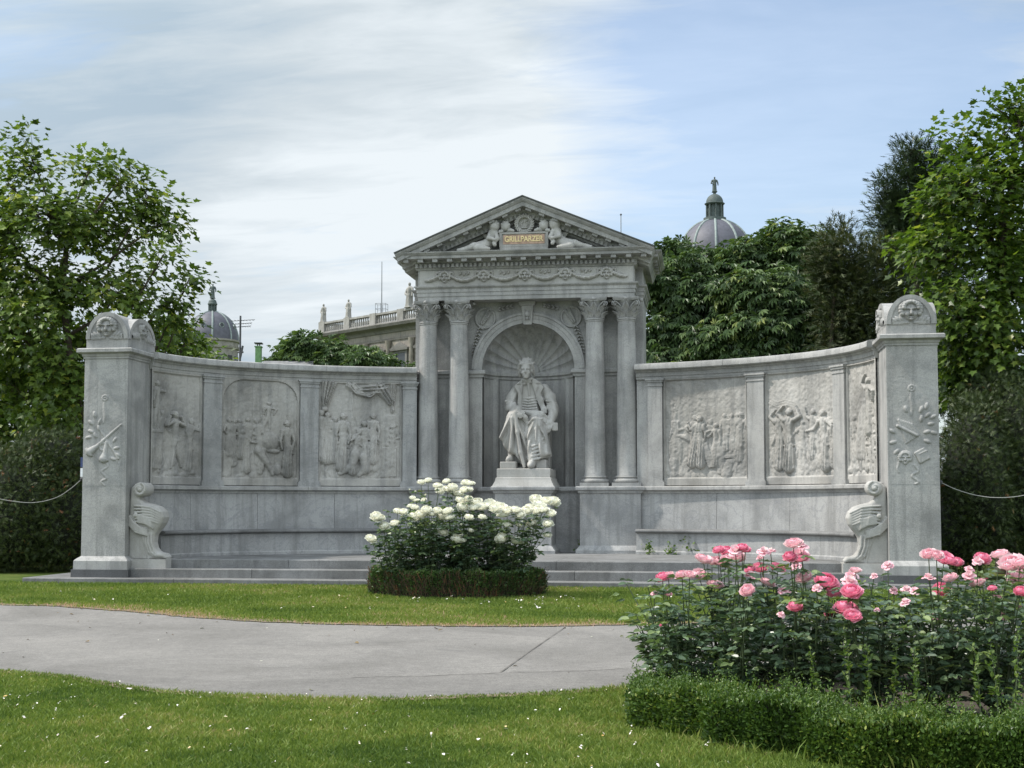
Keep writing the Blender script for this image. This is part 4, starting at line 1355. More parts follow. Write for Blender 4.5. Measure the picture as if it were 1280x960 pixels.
# ------------------------------------------------------------------ the seated poet
def poet():
    q = 0.00333
    C = Carve((-0.75, -0.80, -0.05), (0.85, 0.85, 2.50), 0.0125)
    P = lambda u, v, y: ((u - 300) * q, y, (790 - v) * q)
    # seat
    C.box((0.06, 0.42, 0.45), (0.44, 0.34, 0.46), 0.03); C.box((0.06, 0.70, 0.8), (0.42, 0.07, 0.75), 0.04)
    C.box((0.50, 0.42, 0.42), (0.05, 0.2, 0.42), 0.03)
    C.box((-0.44, 0.3, 0.86), (0.06, 0.30, 0.06), 0.03)
    # trunk and coat
    C.ell((0.03, 0.40, 1.55), (0.31, 0.20, 0.36), 0.06); C.ell((0.04, 0.36, 1.25), (0.28, 0.22, 0.24), 0.08); C.ell((0.05, 0.40, 1.02), (0.38, 0.30, 0.2), 0.08)
    C.cap((-0.21, 0.36, 1.70), 0.125, (0.30, 0.38, 1.71), 0.13, 0.08); C.cap((-0.08, 0.36, 1.82), 0.10, (0.12, 0.37, 1.82), 0.10, 0.08)
    C.cap((0.0, 0.30, 1.86), 0.12, (0.0, 0.22, 2.02), 0.085, 0.06)
    # arms in heavy sleeves
    C.chain([(P(222, 272, 0.34), 0.12), (P(186, 330, 0.30), 0.135), (P(182, 388, 0.20), 0.125), (P(215, 408, 0.04), 0.11), (P(248, 412, -0.10), 0.085)], 0.05)
    C.chain([(P(418, 272, 0.36), 0.125), (P(460, 330, 0.34), 0.135), (P(488, 395, 0.24), 0.125), (P(490, 440, 0.10), 0.105), (P(484, 462, 0.03), 0.085)], 0.05)
    C.cap(P(240, 411, -0.07), 0.098, P(250, 412, -0.105), 0.098, 0.01); C.cap(P(486, 455, 0.05), 0.098, P(484, 465, 0.02), 0.098, 0.01)
    for i in range(4):      # creases of the sleeves
        C.cap(P(150 + 6 * i, 350 + 14 * i, 0.14), 0.024, P(214 + 4 * i, 362 + 12 * i, 0.10), 0.024, 0.02)
        C.cap(P(440 + 4 * i, 350 + 16 * i, 0.16), 0.024, P(512, 362 + 14 * i, 0.18), 0.024, 0.02)
    # waistcoat folds, coat fronts and lapels
    C.prism([P(u, v, 0)[::2] for u, v in ((262, 222), (345, 215), (362, 300), (385, 420), (258, 420), (256, 300))], 0.165, 0.4, 0.05, 0.03)
    for i in range(6):
        C.chain([(P(258, 326 + 17 * i, 0.185 - 0.008 * i), 0.014), (P(310, 334 + 17 * i, 0.155 - 0.008 * i), 0.018), (P(372, 324 + 18 * i, 0.185 - 0.008 * i), 0.014)], 0.012)
    C.prism([P(u, v, 0)[::2] for u, v in ((270, 205), (222, 238), (208, 262), (236, 300), (232, 400), (266, 402), (268, 300), (278, 240))], 0.125, 0.3, 0.03, 0.012)
    C.prism([P(u, v, 0)[::2] for u, v in ((338, 196), (390, 222), (424, 262), (404, 300), (420, 350), (452, 430), (415, 438), (375, 350), (356, 300), (334, 240))], 0.125, 0.3, 0.03, 0.012)
    C.prism([P(u, v, 0)[::2] for u, v in ((268, 208), (226, 240), (262, 244), (248, 262), (264, 306), (272, 250))], 0.100, 0.3, 0.02, 0.006)
    C.prism([P(u, v, 0)[::2] for u, v in ((340, 198), (392, 226), (404, 238), (366, 240), (384, 258), (362, 306), (340, 250))], 0.100, 0.3, 0.02, 0.006)
    C.ell(P(300, 232, 0.16), (0.085, 0.05, 0.035), 0.015); C.ell(P(284, 238, 0.14), (0.045, 0.03, 0.03), 0.006); C.ell(P(322, 228, 0.14), (0.045, 0.03, 0.03), 0.006)
    C.chain([(P(274, 214, 0.15), 0.04), (P(300, 220, 0.12), 0.042), (P(332, 206, 0.15), 0.04)], 0.015); C.cap(P(312, 245, 0.15), 0.034, P(318, 310, 0.16), 0.02, 0.015)
    # head bowed
    C.ell(P(299, 142, 0.09), (0.130, 0.165, 0.175), 0.03, rot=('X', 0.3))
    C.ell(P(300, 178, 0.02), (0.095, 0.10, 0.11), 0.04)
    C.ell(P(302, 200, -0.035), (0.05, 0.04, 0.04), 0.03)
    for g in (-1, 1):
        C.ell(P(300 + g * 17, 152, -0.075), (0.032, 0.03, 0.022), 0.015, cut=True)
        C.ell(P(300 + g * 17, 152, -0.052), (0.022, 0.018, 0.013), 0.006)
        C.cap(P(300 + g * 7, 143, -0.07), 0.018, P(300 + g * 28, 144, -0.045), 0.016, 0.012)
        C.ell(P(300 + g * 22, 172, -0.035), (0.035, 0.035, 0.035), 0.03)
        C.ell(P(300 + g * 41, 160, 0.08), (0.02, 0.04, 0.05), 0.015)
    C.chain([(P(300, 146, -0.075), 0.018), (P(302, 164, -0.115), 0.024), (P(302, 170, -0.105), 0.028)], 0.014)
    C.cap(P(290, 186, -0.065), 0.013, P(315, 186, -0.065), 0.013, 0.008)
    C.cap(P(288, 192, -0.06), 0.012, P(314, 192, -0.06), 0.012, 0.008)
    C.ell(P(298, 122, 0.135), (0.155, 0.165, 0.145), 0.03)
    r = random.Random(3)
    for i in range(60):     # tousled hair
        a = r.uniform(0.0, 2 * PI); e = r.uniform(0.1, 1.5)
        x, y2, z = math.cos(a) * math.cos(e), math.sin(a) * math.cos(e), math.sin(e)
        if y2 < -0.5 and z < 0.55: continue
        c0 = np.array((-0.003 + 0.155 * x, 0.13 + 0.17 * y2, 2.19 + 0.155 * z)); t = r.uniform(0, 2 * PI)
        C.cap(c0, 0.034, c0 + np.array((0.05 * math.cos(t), 0.02, 0.05 * math.sin(t))), 0.026, 0.008)
    for i in range(9):
        C.cap(P(252 + r.uniform(-8, 6), 118 + 8 * i, 0.05 + 0.012 * i), 0.040, P(246 + r.uniform(-6, 8), 126 + 8 * i, 0.07 + 0.012 * i), 0.03, 0.008)
        C.cap(P(342 + r.uniform(-4, 4), 118 + 6.5 * i, 0.07 + 0.015 * i), 0.034, P(346 + r.uniform(-4, 4), 126 + 6.5 * i, 0.09 + 0.015 * i), 0.026, 0.008)
    for i in range(6):
        C.cap(P(262 + 14 * i, 108 + 3 * abs(i - 2), -0.035 + 0.01 * abs(i - 2)), 0.032, P(256 + 14 * i, 120, -0.03 + 0.012 * abs(i - 2)), 0.022, 0.008)
    # legs under the cloak
    C.chain([((-0.14, 0.40, 1.06), 0.20), ((-0.24, 0.0, 1.10), 0.18), (P(218, 462, -0.27), 0.135)], 0.07)
    C.chain([((0.18, 0.40, 1.04), 0.21), ((0.24, 0.0, 1.03), 0.19), (P(392, 498, -0.32), 0.14)], 0.07)
    C.chain([(P(218, 470, -0.26), 0.12), (P(210, 560, -0.25), 0.11), (P(205, 690, -0.2), 0.075)], 0.05)
    C.chain([(P(392, 510, -0.31), 0.13), (P(385, 600, -0.31), 0.13), (P(362, 715, -0.34), 0.14)], 0.06)
    # cloak: one heavy cloth over both legs, its folds fanning out from the knees
    kx, kz = P(222, 425, 0)[0], P(222, 425, 0)[2]
    def fanL(x, z):
        t = np.arctan2(x - kx, kz - z); r_ = np.hypot(x - kx, z - kz)
        return (0.062 * np.sin(13 * t + 1.5 * np.sin(3 * r_) + 0.6) + 0.028 * np.sin(27 * t + 4 * r_)) * np.clip(r_ / 0.45, 0.15, 1.0) - 0.10 * np.clip((np.abs(t + 0.15) - 0.35) * 1.4, 0, 1) - 0.10 * np.clip(r_ - 0.75, 0, 1)
    C.prism([P(u, v, 0)[::2] for u, v in ((172, 470), (196, 432), (240, 424), (290, 450), (330, 500), (318, 600), (330, 700), (322, 782), (300, 784), (270, 740), (236, 700), (196, 690), (160, 660), (146, 618), (127, 594), (150, 540))], -0.40, 0.1, 0.09, 0.05, fanL)
    qx, qz = P(395, 450, 0)[0], P(395, 450, 0)[2]
    def fanR(x, z):
        t = np.arctan2(x - qx, qz - z); r_ = np.hypot(x - qx, z - qz)
        return (0.048 * np.sin(15 * t + 2 * np.sin(5 * r_)) + 0.026 * np.sin(31 * t + 5 * r_)) * np.clip(r_ / 0.4, 0.1, 1.0) - 0.16 * np.clip((t - 0.12) * 2.6, 0, 1.4) - 0.06 * np.clip(-t - 0.25, 0, 1)
    C.prism([P(u, v, 0)[::2] for u, v in ((322, 560), (334, 500), (366, 458), (410, 452), (446, 490), (456, 560), (478, 650), (490, 700), (440, 718), (398, 722), (342, 742), (330, 690))], -0.45, 0.15, 0.09, 0.05, fanR)
    C.chain([(P(240, 440, -0.36), 0.06), (P(258, 560, -0.42), 0.05), (P(282, 690, -0.44), 0.045), (P(308, 776, -0.44), 0.035)], 0.03)
    C.chain([(P(205, 450, -0.33), 0.05), (P(180, 530, -0.30), 0.045), (P(150, 600, -0.22), 0.03)], 0.03)
    C.chain([(P(218, 470, -0.40), 0.045), (P(214, 590, -0.38), 0.04), (P(236, 690, -0.34), 0.03)], 0.03)
    C.chain([(P(270, 430, -0.30), 0.05), (P(312, 466, -0.34), 0.055), (P(326, 512, -0.30), 0.05), (P(312, 590, -0.34), 0.035)], 0.02)
    C.chain([(P(300, 425, -0.10), 0.05), (P(360, 436, -0.16), 0.055), (P(420, 440, -0.12), 0.06), (P(448, 466, 0.0), 0.06)], 0.02)
    C.chain([(P(320, 440, -0.12), 0.04), (P(380, 448, -0.20), 0.04), (P(446, 484, -0.08), 0.045)], 0.016)
    C.chain([(P(330, 508, -0.34), 0.03), (P(372, 476, -0.46), 0.028), (P(430, 476, -0.38), 0.028)], 0.02)
    for (a0, kx_, kz_, ky) in ((-1, 222, 432, -0.40), (1, 392, 466, -0.45)):      # folds dragged from each knee
        for i, an in enumerate((-0.75, -0.42, -0.12, 0.2, 0.5)):
            L0 = 60 + 34 * (i % 3); u1, v1 = kx_ + L0 * math.sin(an), kz_ + 16 + L0 * math.cos(an)
            C.chain([(P(kx_ + 12 * math.sin(an), kz_ + 14, ky + 0.035), 0.02), (P((kx_ + u1) / 2, (kz_ + v1) / 2 + 4, ky - 0.012 + 0.05 * abs(an)), 0.026), (P(u1, v1, ky + 0.02 + 0.08 * abs(an)), 0.016)], 0.018)
    for i in range(5):      # wrapped folds round the right shin
        C.chain([(P(332, 620 + 26 * i, -0.40), 0.022), (P(368, 650 + 21 * i, -0.475), 0.026), (P(410, 630 + 24 * i, -0.44), 0.022), (P(438 + 4 * i, 598 + 26 * i, -0.34), 0.018)], 0.018)
    C.chain([(P(345, 736, -0.44), 0.032), (P(400, 724, -0.42), 0.036), (P(484, 704, -0.14), 0.03)], 0.016)
    C.box(P(420, 760, -0.1), (0.13, 0.22, 0.1), 0.03, 0.02)
    # shoes
    C.chain([(P(206, 690, -0.20), 0.075), (P(205, 735, -0.24), 0.075), (P(200, 728, -0.40), 0.068), (P(192, 735, -0.50), 0.045)], 0.03)
    C.chain([(P(360, 725, -0.36), 0.09), (P(360, 765, -0.42), 0.08), (P(360, 765, -0.58), 0.078), (P(360, 772, -0.68), 0.055)], 0.03)
    # right hand of the sitter lies on the thigh, the other hangs over the chair arm with a folded sheet
    C.chain([(P(250, 414, -0.12), 0.062), (P(264, 430, -0.24), 0.072)], 0.03)
    for i, (du, L) in enumerate(((-14, 26), (-3, 34), (8, 32), (18, 26))):
        C.chain([(P(262 + du * 0.6, 434 - abs(du) * 0.15, -0.30), 0.026), (P(272 + du, 434 + L * 0.45, -0.385), 0.023), (P(276 + du, 436 + L, -0.39), 0.018)], 0.006)
    C.chain([(P(268, 420, -0.22), 0.026), (P(294, 424, -0.30), 0.024), (P(306, 436, -0.34), 0.018)], 0.008)
    C.chain([(P(482, 468, 0.02), 0.062), (P(478, 496, -0.05), 0.074)], 0.03)
    for i, (du, L) in enumerate(((-16, 44), (-5, 54), (6, 50), (15, 40))):
        C.chain([(P(476 + du, 506, -0.085), 0.026), (P(472 + du, 506 + L * 0.5, -0.12), 0.023), (P(464 + du * 0.9, 506 + L, -0.10), 0.018)], 0.006)
    C.chain([(P(466, 486, -0.07), 0.026), (P(452, 506, -0.12), 0.024), (P(450, 526, -0.12), 0.018)], 0.008)
    C.box(P(500, 520, 0.02), (0.075, 0.10, 0.09), 0.02, 0.0, rot=('Z', 0.4))
    C.box((-0.34, -0.28, 0.072), (0.185, 0.30, 0.074), 0.012)
    C.box((0.02, 0.25, 0.02), (0.52, 0.5, 0.03), 0.01)
    X, Y, Z = np.meshgrid(*C.ax, indexing='ij')
    C.F += np.clip((1.75 - Z) / 0.2, 0, 1) * np.clip((Z - 1.15) / 0.1, 0, 1) * np.clip((np.abs(X - 0.05) - 0.22) / 0.1, 0, 1) * 0.010 * np.sin(26 * Z + 12 * np.abs(X) + 4 * np.sin(9 * X))
    return C.mesh('seated_statue', M_PALE, 75)


st = link('seated_statue', poet(), None, (-0.03, 0.34, 2.352)); st.scale = (0.90, 1.0, 1.0)
tag(st, 'pale marble statue of a seated man in a long coat, head bowed, in the niche', 'statue')

# ================================================================== GROUND
def at_g(px, py):
    p = at_z(px, py, 0.0)
    for _ in range(6):
        p = at_z(px, py, float(ground_z(p[0], p[1])))
    return p


def ground_mat():
    m, nt, b = new_mat('lawn_ground')
    p = wpos(nt)
    c = ramp(nt, noise(nt, p, 1.3, 6, 0.6), [(0.3, (0.045, 0.075, 0.014)), (0.52, (0.085, 0.125, 0.024)), (0.7, (0.15, 0.16, 0.05))])
    c = mixc(nt, 1.0, c, ramp(nt, noise(nt, p, 55, 3, 0.7), [(0.3, 0.45), (0.7, 1.15)]), 'MULTIPLY')
    nt.links.new(c, b.inputs['Base Color']); b.inputs['Roughness'].default_value = 0.95; b.inputs['Specular IOR Level'].default_value = 0.1
    return m


xs = np.unique(np.concatenate([np.linspace(-1500, -30, 12), np.linspace(-30, 30, 61), np.linspace(30, 1500, 12)]))
ys = np.unique(np.concatenate([np.linspace(-200, -30, 6), np.linspace(-30, 10, 81), np.linspace(10, 2500, 14)]))
m = MB(); m.grid([[(x, y, float(ground_z(x, y)) - 0.012) for y in ys] for x in xs])
g = m.build('ground', ground_mat(), fix=False); tag(g, 'green lawn and park ground around the memorial', 'ground', kind='structure')


def asphalt(name, base):
    m, nt, b = new_mat(name)
    p = wpos(nt)
    c = ramp(nt, noise(nt, p, 0.5, 7, 0.65, 0.5), [(0.34, tuple(base * k for k in (0.80, 0.76, 0.70))), (0.5, (base, base * 0.95, base * 0.885)), (0.66, tuple(base * k for k in (1.18, 1.12, 1.035)))])
    c = mixc(nt, 1.0, c, ramp(nt, noise(nt, p, 75, 3, 0.85), [(0.36, 0.66), (0.50, 1.0), (0.64, 1.3)]), 'MULTIPLY')
    c = mixc(nt, 1.0, c, ramp(nt, noise(nt, wpos(nt, (1, 1, 1)), 9, 5, 0.7), [(0.34, 0.88), (0.66, 1.10)]), 'MULTIPLY')
    st = ramp(nt, noise(nt, wpos(nt, (1, 1.6, 1)), 1.4, 5, 0.6, 0.8), [(0.6, 0.0), (0.74, 1.0)])
    c = mixc(nt, mixfac(nt, st, 0.55), c, tuple(base * k for k in (0.6, 0.58, 0.56)))
    nt.links.new(c, b.inputs['Base Color']); b.inputs['Roughness'].default_value = 0.85; b.inputs['Specular IOR Level'].default_value = 0.25
    bp = nd(nt, 'ShaderNodeBump'); bp.inputs['Strength'].default_value = 0.5; bp.inputs['Distance'].default_value = 0.006
    nt.links.new(noise(nt, p, 140, 3, 0.7), bp.inputs['Height']); nt.links.new(bp.outputs[0], b.inputs['Normal'])
    return m


def mixfac(nt, s, k):
    n = nd(nt, 'ShaderNodeMath', operation='MULTIPLY'); nt.links.new(s, n.inputs[0]); n.inputs[1].default_value = k
    return n.outputs[0]


M_ASPH = asphalt('worn_asphalt', 0.19)
M_ASPH2 = asphalt('patched_asphalt', 0.165)
M_CRACK = plain('crack_filling', (0.12, 0.112, 0.10), 0.9)

far_px = [(0, 757), (60, 758), (120, 762), (200, 769), (300, 777), (400, 781), (500, 783), (640, 784), (740, 783), (820, 781), (1000, 777), (1280, 768)]
near_px = [(0, 839), (60, 843), (120, 853), (190, 863), (260, 869), (400, 874), (500, 874), (620, 870), (700, 866), (780, 860)]
FARE = [tuple(at_g(*p)[:2]) for p in far_px]
NEARE = [tuple(at_g(*p)[:2]) for p in near_px] + [(4.2, -15.0), (5.6, -13.9), (8.0, -12.4), (14.0, -9.5)]
FARE = [(-14.0, -4.6)] + FARE + [(14.0, -5.0)]
NEARE = [(-14.0, -11.2), (-6.5, -14.2)] + NEARE


def wob(pts, n, amp, seed):
    P = np.array(pts); d = np.concatenate([[0], np.cumsum(np.hypot(*np.diff(P, axis=0).T))])
    s = np.linspace(0, d[-1], n); r = np.random.default_rng(seed)
    q = np.stack([np.interp(s, d, P[:, 0]), np.interp(s, d, P[:, 1])], 1)
    k = np.convolve(r.normal(size=n + 8), np.ones(5) / 5, 'same')[4:-4]
    q[:, 1] += amp * k + amp * 0.4 * r.normal(size=n)
    return q


EF, EN = wob(FARE, 240, 0.05, 1), wob(NEARE, 240, 0.03, 2)
m = MB()
rows = []
for a, b in zip(EF, EN):
    rows.append([(a[0] + (b[0] - a[0]) * t, a[1] + (b[1] - a[1]) * t, float(ground_z(0, a[1] + (b[1] - a[1]) * t)) + 0.004) for t in np.linspace(0, 1, 14)])
m.grid(rows)
pth = m.build('path', M_ASPH, fix=False); tag(pth, 'curving grey asphalt path between the two lawns', 'path', kind='structure')


def sheet(name, pts, mat, dz):
    m = MB(); m.add([(p[0], p[1], float(ground_z(p[0], p[1])) + dz) for p in pts], [tuple(range(len(pts)))])
    o = m.build(name, mat, fix=False)
    if sum(o.data.polygons[0].normal) < 0 or o.data.polygons[0].normal.z < 0: o.data.flip_normals()
    tag(o, kind='structure'); return o


up_ = wob([tuple(at_g(*p)[:2]) for p in ((60, 836), (160, 846), (300, 853), (440, 848), (625, 842), (800, 836), (900, 831))], 60, 0.02, 3)
dn_ = [(float(np.interp(x, EN[:, 0], EN[:, 0])), float(np.interp(x, EN[:, 0], EN[:, 1])) + 0.0) for x in np.linspace(up_[-1][0] + 0.1, up_[0][0], 60)]
sheet('path_patch', list(map(tuple, up_)) + dn_, M_ASPH2, 0.008)


def crack(pxs, w, seed):
    P = wob([tuple(at_g(*p)[:2]) for p in pxs], 30, 0.03, seed)
    r = np.random.default_rng(seed)
    d = np.gradient(P, axis=0); n = np.stack([-d[:, 1], d[:, 0]], 1); n /= np.linalg.norm(n, axis=1)[:, None]
    ww = (w * (0.5 + r.random(30)))[:, None] / 2
    sheet('path_crack', list(map(tuple, P + n * ww)) + list(map(tuple, (P - n * ww)[::-1])), M_CRACK, 0.012)


crack([(706, 785), (665, 813), (625, 842)], 0.011, 5); crack([(625, 842), (700, 841), (800, 836)], 0.012, 6); crack([(440, 848), (530, 846), (625, 842)], 0.012, 7)


M_SOIL = plain('edge_soil', (0.17, 0.13, 0.085), 0.95, 0.45, 7)
for E_, sgn, w_, sd_ in ((EF, 1, 0.22, 21), (EN, -1, 0.07, 22)):
    r_e = np.random.default_rng(sd_)
    k_ = np.convolve(np.abs(r_e.normal(size=len(E_) + 8)), np.ones(6) / 6, 'same')[4:-4]
    m = MB(); m.grid([[(p[0], p[1] + sgn * t_ * (0.05 + w_ * 1.3 * q) - sgn * 0.03 * max(0.0, q - 0.8), float(ground_z(p[0], p[1] + sgn * t_ * w_)) + 0.014 - 0.006 * t_) for t_ in (0.0, 0.5, 1.0)] for p, q in zip(E_, k_)])
    if sgn < 0: m.f = [f[::-1] for f in m.f]
    o = m.build('lawn_edge_soil', M_SOIL, fix=False); tag(o, kind='structure')

# ================================================================== PLANTS: shared leaf machinery
def scatter(P, D, N, S, tv, tf, rnd):
    """copies of one leaf shape: P place, D direction of the midrib, N upper side, S size"""
    D = D / (np.linalg.norm(D, axis=1, keepdims=True) + 1e-9)
    N = N - D * (N * D).sum(1, keepdims=True); N = N / (np.linalg.norm(N, axis=1, keepdims=True) + 1e-9)
    B = np.cross(D, N)
    tv = np.asarray(tv, float)
    V = P[:, None] + S[:, None, None] * (tv[None, :, 0:1] * B[:, None] + tv[None, :, 1:2] * D[:, None] + tv[None, :, 2:3] * N[:, None])
    k = len(tv); n = len(P)
    loops = np.concatenate([np.asarray(f) for f in tf]); cnt = np.array([len(f) for f in tf])
    Lp = (loops[None] + (np.arange(n) * k)[:, None]).ravel()
    return V.reshape(-1, 3), Lp, np.tile(cnt, n), np.repeat(rnd, len(tf))


class Leaves:
    def __init__(self): self.p = []

    def add(self, *a): self.p.append(scatter(*a)); return self

    def build(self, name, mat, parent=None):
        off = 0; V, L, C, R = [], [], [], []
        for v, l, c, r in self.p:
            V.append(v); L.append(l + off); C.append(c); R.append(r); off += len(v)
        V = np.concatenate(V)
        if parent is not None: V = V - np.array(parent.location)
        return link(name, np_mesh(name, V, np.concatenate(L), np.concatenate(C), mat, rnd=np.concatenate(R)), parent)


def mirror_leaf(half, fold):
    """half outline from stalk to tip on the +x side -> two faces sharing the midrib"""
    n = len(half)
    R_ = [(x, y, fold * abs(x) - 0.12 * y * y) for x, y in half]
    L_ = [(-x, y, fold * abs(x) - 0.12 * y * y) for x, y in half[1:-1]]
    return R_ + L_, [tuple(range(n)), tuple([0] + [n + i for i in range(n - 2)] + [n - 1])[::-1]]


LEAF_PLANE = mirror_leaf([(0, 0), (0.16, 0.02), (0.46, 0.06), (0.32, 0.26), (0.58, 0.50), (0.26, 0.58), (0.16, 0.72), (0, 1.0)], 0.25)
LEAF_OVAL = mirror_leaf([(0, 0), (0.24, 0.22), (0.30, 0.48), (0.18, 0.80), (0, 1.0)], 0.35)
LEAF_BOX = mirror_leaf([(0, 0), (0.28, 0.4), (0.18, 0.85), (0, 1.0)], 0.3)
_cv, _cf = [], []
for a_ in (-1.25, -0.62, 0.0, 0.62, 1.25):
    L_ = 1.0 - 0.22 * abs(a_)
    q = [(0, 0, 0), (0.16, 0.62, -0.10), (0.0, 1.0, -0.42), (-0.16, 0.62, -0.10)]
    k = len(_cv)
    _cv += [((x * math.cos(a_) + y * math.sin(a_)) * L_, (y * math.cos(a_) - x * math.sin(a_)) * L_, z * L_) for x, y, z in q]
    _cf.append((k, k + 1, k + 2, k + 3))
LEAF_CHEST = (_cv, _cf)
_tv, _tf = [], []
for (a_, y_, L_) in ((0, 0, 1.0), (0.75, 0.2, 0.55), (-0.75, 0.2, 0.55), (0.65, 0.5, 0.42), (-0.65, 0.5, 0.42)):
    q = [(-0.045, 0), (0.045, 0), (0.06, 0.6), (0, 1.0), (-0.06, 0.6)]
    k = len(_tv); _tv += [((x * math.cos(a_) + y * math.sin(a_)) * L_, y_ + (y * math.cos(a_) - x * math.sin(a_)) * L_, 0.1 * y * a_) for x, y in q]
    _tf.append(tuple(range(k, k + 5)))
LEAF_THUJA = (_tv, _tf)
LEAF_NEEDLE = ([(-0.03, 0, 0), (0.03, 0, 0), (0.0, 1, 0), (-0.25, 0.1, 0.1), (-0.2, 0.1, 0.1), (-0.35, 0.8, 0.2), (0.25, 0.1, 0.1), (0.2, 0.1, 0.1), (0.35, 0.8, 0.2), (-0.12, 0.3, -0.2), (-0.08, 0.3, -0.2), (-0.1, 1.0, -0.35)], [(0, 1, 2), (3, 4, 5), (6, 7, 8), (9, 10, 11)])


def unit(n):
    v = rng.normal(size=(n, 3)); return v / np.linalg.norm(v, axis=1, keepdims=True)


def blob(px, py, rx, ry, d, depth=None):
    c = at_d(px, py, d); s = d / F_PX
    return c, np.array([rx * s, (depth if depth else 0.8 * (rx + ry) / 2 * s), ry * s])


def bark(name, base):
    return plain(name, base, 0.9, 0.35, 9, bump=0.6)


M_BARK = bark('dark_bark', (0.07, 0.055, 0.04))
M_BARKP = bark('plane_bark', (0.16, 0.14, 0.10))


def tree(name, label, base, blobs, leaf, mat, size, clumps, per, spread, droop=0.25, trunk_r=0.18, group=None, barkm=None, shell=0.55, tone=(0, 1), trunk_pts=None, twigs=True, cat='tree', billow=0):
    base = np.asarray(base, float)
    main = blobs
    if billow:      # heavy crowns swell into many smaller rounded heads with dark clefts between
        sub = []
        for c, r in blobs:
            u = unit(billow); q = 0.62 + 0.2 * rng.random((billow, 1)); s = 0.34 + 0.16 * rng.random(billow)
            sub += [(c + u[i] * r * q[i], r * s[i]) for i in range(billow)]
        blobs = sub
    t = thing(name, label, cat, tuple(base), group=group)
    A = np.array([b[1][0] * b[1][2] for b in blobs]); A = A / A.sum()
    Lf = Leaves(); ctr = []
    allc = np.array([b[0] for b in blobs]); mid = (allc * A[:, None]).sum(0)
    for (c, r), w in zip(blobs, A):
        n = max(3, int(round(clumps * w)))
        u = unit(n); q = shell + (1 - shell) * rng.random(n)[:, None] ** 0.7
        # an uneven outline: some shoots stick out, some hang back
        q = q * (1 + 0.09 * np.clip(rng.normal(size=(n, 1)), -1.6, 1.4))
        cc = c + u * r * q
        ctr.append((c, r, cc))
        k = rng.poisson(per, n) + 2
        idx = np.repeat(np.arange(n), k); N_ = len(idx)
        offs = np.clip(rng.normal(size=(N_, 3)), -1.7, 1.7) * spread * np.array([1, 1, 0.7])
        P = cc[idx] + offs
        out = (P - mid); out[:, 2] *= 0.5; out = out / (np.linalg.norm(out, axis=1, keepdims=True) + 1e-6)
        oc = offs / (np.linalg.norm(offs, axis=1, keepdims=True) + 1e-6)
        D = 0.8 * oc + 0.4 * out + 0.5 * unit(N_) - np.array([0, 0, droop])
        Nn = np.array([0, 0, 1.0]) + 0.45 * out + 0.55 * unit(N_)
        tn = np.clip(rng.normal(0.45, 0.22, N_) + np.repeat(rng.normal(0, 0.10, n), k), 0, 1)
        rn = tone[0] + (tone[1] - tone[0]) * tn
        Lf.add(P, D, Nn, size * (0.65 + 0.6 * rng.random(N_)), leaf[0], leaf[1], rn)
    Lf.build('crown', mat, t)
    m = MB()
    top = mid.copy(); top[2] = base[2] + (mid[2] - base[2]) * 0.75
    if trunk_pts is None:
        trunk_pts = [base, base + (top - base) * 0.33 + np.array([0.12, 0, 0]) * trunk_r * 4, base + (top - base) * 0.66, top]
    tp = [np.asarray(p, float) for p in trunk_pts]
    rel = lambda p: np.asarray(p) - base
    n = len(tp)
    m.tube([rel(p) for p in tp], [trunk_r * (1.25 if i == 0 else 1.0 - 0.55 * i / (n - 1)) for i in range(n)], 10)
    for (c, r, cc) in (ctr if not billow else [(c, r, []) for c, r in main]):
        j = int(np.argmin([abs((c[2] - p[2]) - 0.9 * np.linalg.norm((c - p)[:2])) + 0.2 * np.linalg.norm(c - p) for p in tp[1:]])) + 1
        s = tp[j]; mid1 = s + (c - s) * 0.5 + np.array([0, 0, -0.12]) * np.linalg.norm(c - s) + rng.normal(size=3) * 0.08 * np.linalg.norm(c - s)
        m.tube([rel(s), rel(mid1), rel(c)], [trunk_r * 0.36, trunk_r * 0.24, trunk_r * 0.12], 6)
        if twigs:
            for q in cc[:min(len(cc), 26)]:
                a = c + (mid1 - c) * 0.3 * rng.random(); b = a + (q - a) * 0.5 + rng.normal(size=3) * 0.06 * np.linalg.norm(q - a)
                m.tube([rel(a), rel(b), rel(q)], [trunk_r * 0.09, trunk_r * 0.06, trunk_r * 0.02], 4, caps=False)
    m.build('trunk', barkm or M_BARK, t, sharp=60, fix=False)
    return t


M_PLANE = leafy('plane_leaf', [(0.0, (0.039, 0.065, 0.013)), (0.45, (0.094, 0.153, 0.028)), (0.8, (0.192, 0.255, 0.048)), (1.0, (0.366, 0.378, 0.071))], 0.4, 0.32)
M_MAPLE = leafy('bright_leaf', [(0.0, (0.025, 0.049, 0.009)), (0.45, (0.076, 0.132, 0.021)), (0.8, (0.142, 0.205, 0.032)), (1.0, (0.242, 0.264, 0.048))], 0.38, 0.38)
M_CHEST = leafy('chestnut_leaf', [(0.0, (0.032, 0.058, 0.024)), (0.5, (0.076, 0.128, 0.045)), (0.85, (0.140, 0.200, 0.068)), (1.0, (0.251, 0.289, 0.098))], 0.42, 0.22)
M_CONIF = leafy('cypress_spray', [(0.0, (0.021, 0.034, 0.013)), (0.6, (0.052, 0.068, 0.023)), (1.0, (0.111, 0.107, 0.039))], 0.6, 0.12)
M_PINE = leafy('pine_needle', [(0.0, (0.022, 0.040, 0.021)), (0.7, (0.057, 0.085, 0.039)), (1.0, (0.112, 0.142, 0.055))], 0.5, 0.08)
M_THUJA = leafy('hedge_spray', [(0.0, (0.016, 0.029, 0.009)), (0.6, (0.048, 0.073, 0.020)), (0.93, (0.097, 0.128, 0.032)), (1.0, (0.259, 0.107, 0.048))], 0.55, 0.15)

gz0 = 0.19
